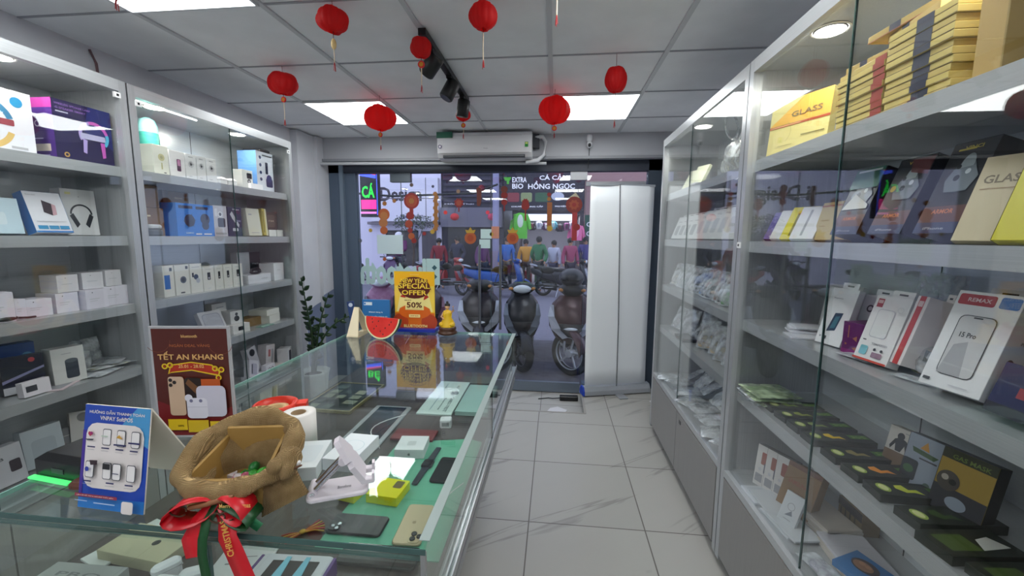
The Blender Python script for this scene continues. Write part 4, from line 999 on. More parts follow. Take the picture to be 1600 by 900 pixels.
# ================================================================== STOCK ON THE LEFT SHELVES (faces look to +x)
RL = PI/2
def lft(name, label, y0, y1, z, h, d=.08, inset=.05, cat='box', group=None, **k):
    rz = RL+k.pop('turn', 0)
    x = -2.05-inset-d/2
    return pbox(name, label, cat, group, (x, (y0+y1)/2, z), (abs(y1-y0)-.003, d, h), rz, **k)
def ringlight(b1, b2, b3): return [('o', .66, .5, .27, .06, b1, .2, PI*.62), ('o', .66, .5, .27, .06, b2, PI*.6, PI*1.15), ('o', .66, .5, .27, .06, b3, -.7, .25), ('rr', .42, .42, .86, .52, C(190, 186, 220, .35)), ('p', [(.44, .18), (.5, .16), (.53, .4), (.46, .42)], b2), ('p', [(.78, .12), (.84, .14), (.84, .4), (.76, .4)], b1)]
def left_stock():
    z5, z4, z3, z2, z1 = ZS
    wh = WHITE; ink = C(60, 62, 70, .4); grey = C(170, 170, 176, .4); lt = C(200, 200, 208, .4)
    dots = lambda: [('t', .3, .9, .4, .03, 'Smart Light', grey)]
    # near cabinet, top shelf
    pk, vi, bl = C(206, 96, 190, .3), C(150, 110, 220, .3), C(90, 190, 220, .3)
    lft('speaker_box', 'white boxed ring speaker cut by the left frame edge on the top shelf', 1.24, 1.525, z5, .235, .12, .06, col=C(222, 222, 230, .35),
        F=[('c', .83, .82, .07, C(40, 140, 190, .4)), ('o', .45, .42, .34, .07, C(60, 130, 170, .4), .3, PI), ('o', .45, .42, .34, .07, C(214, 180, 110, .4), PI, PI*1.9), ('rr', .3, .42, .78, .52, C(150, 70, 80, .4)), ('r', .72, .06, .9, .1, grey)])
    lft('speaker_box', 'dark purple boxed ring speaker on the near left top shelf', 1.572, 1.803, z5, .245, .15, .035, col=C(34, 26, 74, .3),
        F=[('p', [(.5, .55), (1, .3), (1, 1), (.6, 1)], C(40, 44, 110, .3)), ('t', .34, .93, .6, .035, 'WIRELESS SPEAKER LAMP', C(150, 110, 180, .3)), ('t', .3, .86, .5, .035, 'G-SPEAKER SMART', C(150, 110, 180, .3)), ('r', .05, .79, .25, .81, C(200, 200, 220, .3)), ('o', .16, .09, .045, .02, C(200, 160, 90, .3))]+ringlight(pk, C(180, 160, 220, .3), bl),
        L=[('r', 0, .84, 1, 1, C(150, 50, 130, .35)), ('r', 0, 0, 1, .84, C(62, 36, 110, .35)), ('o', .5, .58, .09, .03, C(200, 200, 220, .4)), ('r', .3, .12, .85, .24, C(190, 180, 170, .4)), ('r', .35, .7, .65, .72, C(180, 170, 210, .4)), ('r', .35, .32, .65, .34, C(180, 170, 210, .4)), ('r', .35, .04, .8, .06, C(180, 170, 210, .4))])
    # shelf 4
    lft('gadget_box', 'pale blue-white box at the left frame edge beside the power bank box', 1.3, 1.46, z4, .14, .05, .07, tx=-.15, col=C(198, 220, 232, .35), F=[('t', .4, .8, .3, .06, 'hoco', grey), ('rr', .3, .25, .7, .6, C(216, 230, 238, .35))])
    lft('power_bank_box', 'white power bank box with blue sides leaning on the near left shelf', 1.478, 1.61, z4, .175, .045, .045, tx=-.3, col=C(226, 226, 234, .35), side=C(34, 120, 196, .35),
        F=[('t', .2, .92, .26, .03, 'Power Bank', grey), ('p', [(.38, .5), (.6, .42), (.66, .72), (.42, .8)], C(52, 38, 50, .35)), ('p', [(.6, .42), (.72, .45), (.76, .68), (.66, .72)], C(200, 160, 170, .35)), ('r', 0, 0, 1, .04, C(34, 120, 196, .35)), ('r', .08, .08, .34, .17, C(60, 146, 196, .35)), ('r', .37, .08, .63, .17, C(60, 146, 196, .35)), ('r', .66, .08, .92, .17, C(60, 146, 196, .35)), ('r', .1, .26, .9, .28, lt)])
    hp = C(44, 46, 54, .3)
    lft('headphone_box', 'square white box printed with black over-ear headphones', 1.62, 1.76, z4, .205, .05, .10, tx=-.05, col=C(206, 206, 208, .4),
        F=[('o', .52, .46, .33, .055, hp, .0, PI), ('p', [(.17, .42), (.28, .48), (.44, .24), (.34, .16)], hp), ('p', [(.87, .42), (.76, .48), (.60, .24), (.70, .16)], hp), ('r', .12, .88, .28, .93, C(210, 205, 140, .4)), ('c', .5, .84, .02, grey)])
    # shelf 3: white adapter boxes
    L3 = [('white accessory box at the left frame edge, lowest of the near left pile', 1.29, 1.37, z3, .115, .03), ('small white accessory box just right of the leftmost one', 1.372, 1.412, z3, .08, .05),
          ('white accessory box in front of the ring of cable', 1.418, 1.505, z3, .072, .05), ('white accessory box bottom row, third from the cabinet post', 1.515, 1.60, z3, .085, .05),
          ('white accessory box bottom row, second from the cabinet post', 1.605, 1.705, z3, .088, .03), ('white accessory box bottom row, beside the cabinet post', 1.708, 1.815, z3, .092, .05)]
    for l, a, b_, z, h, ins in L3: lft('adapter_box', l, a, b_, z, h, .1, ins, group='white accessory boxes piled on the near left shelf', turn=random.uniform(-.12, .12), col=C(226, 222, 234, .4), F=[('c', .3, .85, .025, ink), ('r', .15, .5, .6, .54, lt), ('r', .15, .4, .5, .43, lt)])
    for l, a, b_ in (('white accessory box on top of the pile, farthest from the post', 1.525, 1.607), ('white accessory box in the middle on top of the pile', 1.625, 1.71), ('white accessory box on top of the pile, next to the post', 1.715, 1.79)):
        lft('adapter_box', l, a, b_, z3+.0935 if a > 1.7 else (z3+.0895 if a > 1.6 else z3+.0865), .075, .085, .05, group='white accessory boxes piled on the near left shelf', turn=random.uniform(-.08, .08), col=C(222, 220, 226, .4), F=[('c', .4, .82, .02, ink), ('r', .2, .45, .7, .5, lt)])
    b = MB(); b.ell((0, 0, .012), (.03, .045, .012), C(24, 24, 28, .3)); b.tube([(0, .04, .01), (.01, .07, .006), (0, .1, .004)], .004, BLACK)
    tag(b.build('computer_mouse', loc=(-2.1, 1.34, z3)), 'small black gadget with a cord at the left edge of the shelf', 'gadget')
    # shelf 2
    pbox('dark_box', 'dark box with a red dot and blue top at the left frame edge', 'box', None, (-2.17, 1.42, z2), (.12, .05, .15), RL-.35, -.1, col=C(40, 42, 60, .3), F=[('p', [(.0, .3), (1, .6), (1, .66), (0, .38)], C(150, 150, 190, .3)), ('c', .72, .86, .08, C(190, 60, 70, .4)), ('r', .0, 0, 1, .2, C(220, 220, 226, .4))])
    pbox('blue_box', 'bright blue carton standing behind the dark box at left', 'box', None, (-2.27, 1.46, z2), (.12, .05, .19), RL-.3, 0, col=C(34, 74, 150, .4), F=[('c', .8, .7, .14, C(90, 150, 190, .4))])
    lft('speaker_pack', 'white box with a dark round speaker picture on the near left shelf', 1.49, 1.60, z2, .155, .07, .05, turn=-.25, tx=-.06, col=C(214, 214, 212, .4), F=[('rr', .38, .12, .78, .66, C(58, 66, 78, .4)), ('e', .58, .62, .2, .06, C(90, 98, 108, .4)), ('r', .3, .82, .6, .84, grey)])
    pbox('gadget_pack', 'small white pack leaning in front of the dark box at left', 'box', None, (-2.09, 1.40, z2), (.09, .03, .06), RL, -.1, col=C(226, 220, 226, .4), F=[('r', .1, .3, .5, .7, ink)])
    pbox('leaflet', 'grey and pink leaflet lying flat near the front of the shelf', 'leaflet', None, (-2.125, 1.49, z2), (.15, .12, .004), RL+.5, 0, col=C(214, 196, 202, .5), T=[('r', .1, .1, .8, .9, C(150, 150, 156, .5))])
    for k, (x, y, w, l, rz, lab) in enumerate(((-2.12, 1.66, .12, .16, .3, 'flat grey pouch lying lowest in the bagged pile'), (-2.16, 1.73, .12, .18, -.2, 'flat pouch with yellow edge in the bagged pile on the left shelf'), (-2.19, 1.76, .13, .17, .6, 'white pouch lying topmost in the bagged pile on the left shelf'))):
        bag('clear_pouch', lab, (x, y, z2+.012*k), (w, l, .012), (0, 0, rz), FILM2, C(190, 192, 200, .5) if k != 1 else C(176, 168, 110, .5), 'flat bagged items on the near left shelf', flat=True)
    bag('clear_pouch', 'crumpled clear pouch standing at the back of the near left shelf', (-2.26, 1.74, z2+.0), (.12, .03, .14), (-.2, 0, RL), FILM2, None, 'flat bagged items on the near left shelf')
    bag('clear_pouch', 'crumpled clear bag standing beside the round speaker box', (-2.2, 1.64, z2+.0), (.1, .04, .1), (-.1, 0, RL-.3), FILM2, None, 'flat bagged items on the near left shelf')
    # shelf 1
    pbox('watch_box', 'white box with round watch pictures tilted behind the payment sign', 'box', None, (-2.23, 1.69, z1), (.16, .04, .15), RL-.5, -.5, .1, col=C(210, 206, 204, .4), F=[('c', .3, .8, .14, C(56, 56, 62, .3)), ('c', .72, .66, .13, C(120, 104, 124, .4)), ('c', .72, .66, .09, C(190, 180, 190, .4))])
    pbox('white_pack', 'pale pack standing on the lowest left shelf, left of the router', 'box', None, (-2.24, 1.5, z1), (.13, .05, .17), RL-.2, -.15, col=C(196, 204, 210, .4), F=[('rr', .2, .2, .8, .7, C(180, 188, 196, .4))])
    pbox('white_pack', 'white pack with a dark badge on the lowest left shelf at frame edge', 'box', None, (-2.2, 1.34, z1), (.12, .05, .16), RL, -.15, col=C(206, 206, 212, .4), F=[('rr', .6, .3, .9, .6, C(70, 60, 70, .4)), ('t', .3, .7, .4, .08, 'USB', ink)])
    pbox('dark_pack', 'dark flat pack leaning on the lowest left shelf behind the router', 'box', None, (-2.26, 1.65, z1), (.16, .04, .1), RL-.3, -.5, col=C(50, 54, 70, .3), F=[('r', .1, .6, .9, .62, grey)])

    # ---------- far left cabinet
    g = 'white gadget boxes in a row on the far left top shelf'
    lft('fan_box', 'white box printed with a desk fan, first on the far left top shelf', 2.012, 2.1, z5, .155, .08, .05, col=C(220, 220, 210, .4), F=[('c', .52, .6, .22, C(190, 184, 140, .4)), ('c', .52, .6, .1, C(160, 156, 120, .4)), ('r', .47, .2, .56, .42, C(180, 176, 130, .4)), ('r', .62, .08, .78, .11, ink)])
    t = thing('desk_lamp', 'teal lamp with rounded pale cap behind the fan box', 'lamp', (-2.235, 2.125, z5+.0)); b = MB(); b.lathe([(.045, 0), (.05, .01), (.048, .22), (.046, .235)], C(60, 150, 140, .4), 20); b.build('lamp_body', t)
    b = MB(); b.lathe([(.046, .236), (.045, .27), (.034, .305), (.012, .318)], C(140, 205, 205, .35), 20); b.build('cap', t)
    lft('phone_gadget_box', 'white box with a small purple phone picture on far left top shelf', 2.104, 2.2, z5, .145, .08, .05, group=g, col=C(222, 220, 222, .4), F=[('rr', .45, .25, .72, .7, C(96, 60, 90, .3)), ('rr', .5, .45, .68, .68, C(190, 130, 170, .3))])
    for k, (a, c) in enumerate(((2.202, 2.275), (2.277, 2.342), (2.344, 2.42))):
        lft('lens_box', ['white box with a starburst lens, left of three alike', 'white box with a starburst lens, middle of three alike', 'white box with a starburst lens, right of three alike'][k], a, c, z5, .145, .08, .05, group=g, col=C(222, 222, 224, .4),
            F=[('t', .5, .88, .4, .04, 'PRO', ink), ('c', .5, .6, .26, C(200, 200, 204, .4)), ('c', .5, .6, .1, ink)]+[('p', [(.5+.08*math.cos(a_)-.02*math.sin(a_), .6+.08*math.sin(a_)*.5), (.5+.3*math.cos(a_), .6+.3*math.sin(a_)*.5), (.5+.08*math.cos(a_)+.02*math.sin(a_), .6+.08*math.sin(a_)*.5+.02)], C(96, 98, 106, .4)) for a_ in [i*PI/4 for i in range(8)]]+[('r', .2, .12, .5, .14, grey)])
    for l, a, c in (('low round white case lying right of the starburst boxes', 2.44, 2.52), ('second low round white case nearest the glass edge', 2.525, 2.60)):
        t = thing('white_case', l, 'case', (-2.14, (a+c)/2, z5+.0006), 0, 'low white cases on the far left top shelf'); b = MB(); b.rbox(-.04, .04, -.037, .037, 0, .05, C(214, 214, 216, .35), .03, 6); b.build('case_body', t); b = MB(); b.rbox(-.041, .041, -.038, .038, .03, .032, grey, .03, 6); b.build('lid_seam', t)
    lft('camera_box', 'white box printed with a black security camera, right of the glass edge', 2.63, 2.73, z5, .125, .07, .05, col=C(212, 212, 210, .4), F=[('rr', .42, .55, .9, .85, BLACK), ('c', .62, .4, .16, C(40, 42, 46, .3)), ('c', .62, .4, .08, grey)])
    lft('flat_white_box', 'low white box lying before the security camera box', 2.68, 2.80, z5, .04, .05, .03, col=wh)
    lft('microphone_kit_box', 'tall pale blue box with headset pictures on the far left top shelf', 2.765, 2.965, z5, .275, .14, .045, col=C(206, 210, 220, .35),
        L=[('r', 0, 0, 1, 1, C(94, 140, 196, .4))], F=[('c', .2, .85, .06, C(60, 70, 110, .3)), ('c', .2, .66, .06, C(60, 70, 110, .3)), ('c', .2, .47, .06, C(60, 70, 110, .3)), ('c', .2, .3, .06, C(60, 70, 110, .3)), ('rr', .45, .45, .58, .75, C(30, 34, 60, .3)), ('rr', .45, .12, .8, .34, C(30, 34, 80, .3)), ('c', .62, .34, .14, C(40, 50, 100, .3)), ('r', .86, 0, 1, 1, C(60, 62, 66, .4)), ('r', .3, .9, .8, .93, ink)])
    b = MB(); b.rbox(-.08, .08, -.05, .05, 0, .02, C(40, 36, 40, .4), .02); tag(b.build('dark_pouch', loc=(-2.17, 2.87, z5+.277)), 'dark flat pouch lying on top of the tall pale blue box', 'pouch')
    # shelf 4
    lft('kraft_carton', 'brown cardboard carton at the bottom of the stack by the post', 1.90, 2.09, z4, .15, .15, .1, col=noisy('kraft_a', (122, 88, 54), (138, 102, 64), 6, .7), F=[('r', .45, .0, .52, 1, C(150, 120, 80, .5)), ('r', .5, .68, .6, .74, C(220, 200, 160, .4))])
    lft('kraft_carton', 'brown cardboard carton topmost of the stack by the post', 1.90, 2.07, z4+.152, .115, .14, .1, col=noisy('kraft_b', (112, 80, 50), (130, 96, 60), 6, .7), F=[('r', .45, .0, .52, 1, C(146, 116, 78, .5))])
    b = MB(); b.rbox(-.03, .03, -.04, .04, 0, .035, C(90, 92, 96, .3), .02, 6); b.rbox(-.028, .028, -.038, .038, .035, .06, C(210, 210, 212, .3), .02, 6); tag(b.build('white_gadget', loc=(-2.09, 1.96, z4+.0006)), 'small white and grey rounded gadget in front of the brown cartons', 'gadget')
    dk = C(14, 30, 70, .3)
    lft('drone_box', 'bright blue box with two dark round gadget pictures on far left shelf', 2.105, 2.36, z4, .185, .1, .04, col=C(20, 118, 214, .35),
        F=[('rr', .06, .84, .42, .93, dk), ('rr', .5, .84, .84, .93, dk), ('c', .32, .48, .14, dk), ('c', .74, .54, .13, dk), ('c', .74, .34, .1, dk), ('t', .3, .1, .2, .05, 'GAMING', C(180, 210, 235, .4)), ('r', .46, .05, .62, .09, C(220, 220, 225, .4)), ('r', .68, .05, .9, .09, C(220, 220, 225, .4))]+[('p', [(.32+.1*math.cos(q), .48+.14*math.sin(q)), (.32+.19*math.cos(q+.1), .48+.26*math.sin(q+.1)), (.32+.1*math.cos(q+.25), .48+.14*math.sin(q+.25))], dk) for q in [i*PI/3 for i in range(6)]])
    lft('kraft_carton', 'dark brown carton perched behind and above the bright blue box', 2.16, 2.33, z4, .26, .1, .17, col=C(92, 72, 60, .6), F=[('r', .2, .7, .95, .98, C(110, 84, 60, .6)), ('t', .6, .85, .3, .04, 'BOX', C(160, 140, 110, .5))])
    lft('earphone_pack', 'grey and white boxed earphones right of the bright blue box', 2.365, 2.475, z4, .19, .08, .05, col=C(204, 200, 210, .4), F=[('rr', .3, .3, .85, .6, C(60, 54, 72, .35)), ('c', .5, .72, .16, C(240, 240, 244, .4)), ('c', .5, .72, .1, C(100, 96, 112, .4)), ('rr', .1, .65, .3, .9, C(230, 228, 235, .4)), ('r', .1, .06, .9, .12, grey)])
    lft('selfie_stick_pack', 'dark navy box with a white strap picture on far left shelf', 2.48, 2.60, z4, .19, .08, .05, col=C(40, 40, 78, .35), F=[('p', [(.15, .75), (.3, .85), (.8, .4), (.75, .3), (.3, .6)], C(196, 196, 206, .4)), ('rr', .3, .18, .7, .28, C(206, 206, 214, .4)), ('t', .6, .92, .5, .05, 'Max', C(206, 206, 214, .4)), ('r', .5, .5, .9, .56, C(120, 120, 150, .4))])
    lft('cream_box', 'tall cream white box right of the glass edge on far left shelf', 2.66, 2.79, z4, .19, .05, .05, tx=-.1, col=C(216, 214, 200, .4), F=[('r', .15, .75, .4, .8, grey), ('r', .2, .1, .8, .12, grey)])
    lft('yellow_pack', 'thin yellow and white pack leaning beside the tall cream box', 2.805, 2.85, z4, .195, .05, .05, tx=-.12, ty=.1, col=C(206, 186, 90, .4), F=[('r', .6, 0, 1, 1, C(220, 214, 180, .4)), ('r', .1, .1, .3, .9, C(120, 110, 60, .4))])
    lft('brown_gadget_box', 'small dark brown box standing on the low white packs', 2.86, 3.0, z4+.05, .13, .05, .08, col=C(84, 66, 62, .4), F=[('rr', .2, .15, .8, .85, C(110, 90, 82, .4)), ('t', .5, .5, .4, .1, 'FM', C(180, 160, 140, .4))])
    lft('flat_white_box', 'low white pack lying under the small dark brown box', 2.86, 2.94, z4, .049, .09, .05, col=C(224, 224, 220, .4))
    lft('flat_white_box', 'low white pack lying at the cabinet end on the third shelf', 2.945, 3.02, z4, .049, .09, .05, col=C(224, 224, 220, .4))
    # shelf 3
    g = 'boxed cameras and locks in a row on the far left middle shelf'
    rows = [('white box with a blue side panel, first in the row', 1.99, 2.058, .17, [('r', .1, .25, .62, .7, C(40, 104, 186, .4)), ('rr', .6, .82, .85, .93, ink)]),
            ('white box with a large round grey lens, second in the row', 2.062, 2.155, .17, [('c', .55, .5, .22, C(96, 102, 116, .3)), ('c', .55, .5, .13, C(50, 56, 66, .3)), ('rr', .74, .85, .92, .95, ink), ('r', .3, .06, .6, .1, ink)]),
            ('white box with a round blue lens, third in the row', 2.158, 2.242, .17, [('c', .45, .55, .2, C(52, 66, 96, .3)), ('c', .6, .42, .18, C(180, 184, 196, .3)), ('rr', .1, .55, .26, .7, ink), ('r', .1, .88, .8, .9, grey)])]
    for k, (a, c) in enumerate(((2.246, 2.328), (2.332, 2.395), (2.399, 2.47), (2.474, 2.56))):
        rows.append(('white box with a small black lock picture, %s of the four alike' % ['leftmost', 'second from left', 'third from left', 'rightmost'][k], a, c, .15, [('rr', .38, .45, .66, .75, BLACK), ('c', .52, .52, .08, grey), ('t', .5, .88, .5, .04, 'Smart', grey), ('r', .35, .1, .65, .12, lt)]))
    for l, a, c, h, F in rows:
        lft('camera_pack', l, a, c, z3, h, .09, .04, group=g, col=C(224, 222, 216, .4), F=F, turn=random.uniform(-.05, .05))
    lft('flat_white_box', 'wide low white box under the black fitness band', 2.62, 2.85, z3, .062, .12, .05, col=C(216, 216, 222, .4), F=[('t', .7, .5, .3, .16, 'AirBuds', grey)])
    lft('white_box', 'white box beside the wide low box at the cabinet end', 2.87, 3.005, z3, .13, .11, .05, turn=.1, col=C(224, 224, 228, .4), F=[('t', .5, .6, .3, .06, 'Pro', grey), ('r', .1, .3, .9, .302, grey)])
    lft('watch_carton', 'half white half black box standing behind the fitness band', 2.70, 2.93, z3+.0, .215, .05, .19, col=C(196, 198, 204, .4), F=[('r', .52, 0, 1, 1, C(28, 28, 36, .35)), ('t', .76, .6, .3, .06, 'Watch', grey)])
    t = thing('fitness_band', 'black looped fitness band resting on the wide low white box', 'fitness band', (-2.12, 2.72, z3+.0632)); b = MB()
    b.M = Matrix.Rotation(RL, 4, 'Z')
    b.tube([(.05*math.cos(a), .0, .022+.024*math.sin(a)) for a in [PI*i/10 for i in range(11)]], .004, BLACK, 8); b.build('strap_loop', t)
    b = MB(); b.M = Matrix.Rotation(RL, 4, 'Z'); b.ell((0, 0, .016), (.055, .02, .015), C(20, 22, 28, .3)); b.build('band_body', t)
    # shelf 2
    lft('mouse_pack', 'pale leaning pack with dark headset picture above the red sign', 1.99, 2.09, z2, .19, .04, .2, tx=-.2, col=C(196, 190, 206, .4), F=[('p', [(.3, .2), (.4, .6), (.6, .65), (.8, .3), (.6, .25)], C(40, 38, 48, .3)), ('r', .1, .02, .9, .1, C(170, 60, 70, .4)), ('t', .5, .85, .5, .05, 'Beats', grey)])
    lft('flat_white_box', 'low white pack beside the leaning pack above the red sign', 2.1, 2.2, z2, .06, .06, .1, col=C(214, 212, 222, .4), F=[('t', .6, .5, .3, .2, 'NEW', ink)])
    pbox('white_photo_frame', 'white tray box with pale inset leaning on the far left shelf', 'box', None, (-2.13, 2.36, z2), (.15, .035, .17), RL-.15, -.45, col=C(222, 220, 226, .35), F=[('rr', .1, .1, .9, .9, C(176, 176, 194, .4)), ('rr', .13, .13, .87, .87, C(204, 204, 216, .35))])
    lft('headset_pack', 'white box with black ear-hook picture standing at the back', 2.42, 2.54, z2, .2, .05, .16, col=C(218, 218, 216, .4), F=[('o', .62, .55, .17, .05, ink), ('r', .3, .85, .8, .88, grey)])
    lft('camera_cube', 'white cube pack with a small camera picture, upper of the pair', 2.48, 2.57, z2+.061, .085, .08, .07, turn=-.2, col=C(226, 224, 224, .4), F=[('c', .5, .4, .22, C(52, 54, 58, .3)), ('c', .5, .75, .12, C(70, 72, 76, .3))])
    lft('camera_cube', 'white cube pack with dark squares, lower of the pair', 2.45, 2.58, z2, .06, .12, .03, turn=-.15, col=C(224, 222, 220, .4), F=[('rr', .3, .3, .6, .75, BLACK)])
    lft('kraft_carton', 'small tan carton on the far left shelf right of the cubes', 2.60, 2.80, z2, .06, .1, .11, turn=-.1, col=C(142, 112, 70, .6))
    lft('white_slab_box', 'white flat box lying lower of two at the cabinet end', 2.78, 2.93, z2, .06, .13, .05, turn=.15, col=C(222, 220, 212, .4))
    lft('white_slab_box', 'white flat box lying upper of two at the cabinet end', 2.77, 2.92, z2+.0615, .04, .14, .05, turn=.05, col=C(226, 224, 216, .4))
    pbox('glass_plate', 'small greenish glass plate lying at the shelf front', 'plate', None, (-2.075, 2.72, z2), (.12, .06, .006), RL, col=C(140, 176, 166, .2))
    # shelf 1
    lft('tripod_pack', 'white pack with round lens picture leaning behind the red sign', 2.56, 2.66, z1, .12, .04, .05, tx=-.2, ty=.35, col=C(210, 206, 214, .4), F=[('rr', .2, .15, .8, .8, C(176, 172, 190, .4)), ('r', .25, .2, .35, .75, ink)])
    lft('webcam_pack', 'dark round webcam pack standing behind on the lowest shelf', 2.70, 2.79, z1, .2, .05, .12, tx=-.1, ty=-.2, col=C(196, 192, 198, .4), F=[('c', .5, .8, .3, C(30, 30, 36, .3)), ('c', .5, .35, .28, C(40, 40, 46, .3)), ('c', .5, .35, .16, C(206, 206, 206, .4))])
    lft('glasses_pack', 'white pack with eyeglass picture low on the lowest shelf', 2.72, 2.82, z1, .07, .04, .04, col=C(216, 210, 216, .4), F=[('o', .35, .5, .14, .05, ink), ('o', .68, .5, .14, .05, ink)])
    lft('tall_white_pack', 'tall white pack with a red mark on the lowest far left shelf', 2.82, 2.92, z1, .18, .07, .12, ty=.12, col=C(222, 214, 216, .4), F=[('r', .25, .5, .5, .8, C(190, 110, 110, .4)), ('r', .6, .2, .8, .8, grey)])
    lft('watch_carton', 'white box printed with a black device at the end of lowest shelf', 2.93, 3.02, z1, .14, .08, .03, turn=.3, col=C(214, 212, 216, .4), F=[('rr', .25, .2, .78, .85, C(24, 24, 40, .3))])
    lft('cream_box', 'low cream box lying in front of the tall white pack', 2.80, 2.94, z1, .03, .1, .01, col=C(206, 198, 194, .5))
    lft('flat_white_box', 'low white box lying lowest at the edge beside the counter', 2.58, 2.72, z1, .03, .12, .01, col=C(216, 214, 224, .4))

def bag(name, label, loc, size, rot, film, inner, group, flat=False, decals=(), stiff=.35):
    """crinkled clear bag (pillow) with the thing it holds as a child"""
    w, d, h = size; rnd = random.Random(hash(label) % 9999 if False else sum(map(ord, label)))
    lift = .002+(abs(math.sin(rot[0]))*d*.35 if not flat else 0)+abs(math.sin(rot[1]))*w*.35
    t = thing(name, label, 'plastic bag', (loc[0], loc[1], loc[2]+lift), 0, group, rot)
    N = 9; b = MB(); off = rnd.random()*50
    U, V = (w, d) if flat else (w, h)
    T = h if flat else d
    for s in (-1, 1):
        vs = []; fs = []
        for i in range(N+1):
            for j in range(N+1):
                u, v = i/N, j/N
                q = (math.sin(PI*u)*math.sin(PI*v))**.4 if 0 < u < 1 and 0 < v < 1 else 0
                k = noise.noise(Vector((u*4+off, v*4, s)))
                x = (u-.5)*U*(1+.05*k); a = v*V*(1+.04*k); e = s*T*.5*q*(1+stiff*k*1.5)
                if flat: vs.append((x, a-V/2, T*.5+e+.0002))
                else: vs.append((x, e, a))
        for i in range(N):
            for j in range(N):
                q = (i*(N+1)+j, (i+1)*(N+1)+j, (i+1)*(N+1)+j+1, i*(N+1)+j+1)
                fs.append(q if s < 0 else q[::-1])
        b.add(vs, fs, film, True)
    b.build('bag_film', t)
    if inner:
        b = MB()
        if flat: b.rbox(-w*.36, w*.36, -d*.4, d*.4, T*.2, T*.6, inner, min(w, d)*.08)
        else:
            b.M = Matrix(((1, 0, 0, 0), (0, 0, -1, 0), (0, 1, 0, 0), (0, 0, 0, 1)))
            b.rbox(-w*.38, w*.38, h*.04, h*.84, -T*.2, T*.2, inner, w*.1)
            b.M = Matrix.Identity(4)
            if decals: printing(b, face((-w*.38, -T*.2-.0002, h*.04), (1, 0, 0), (0, 0, 1)), w*.76, h*.8, decals)
        b.build('packed_item', t)
    return t
left_stock()

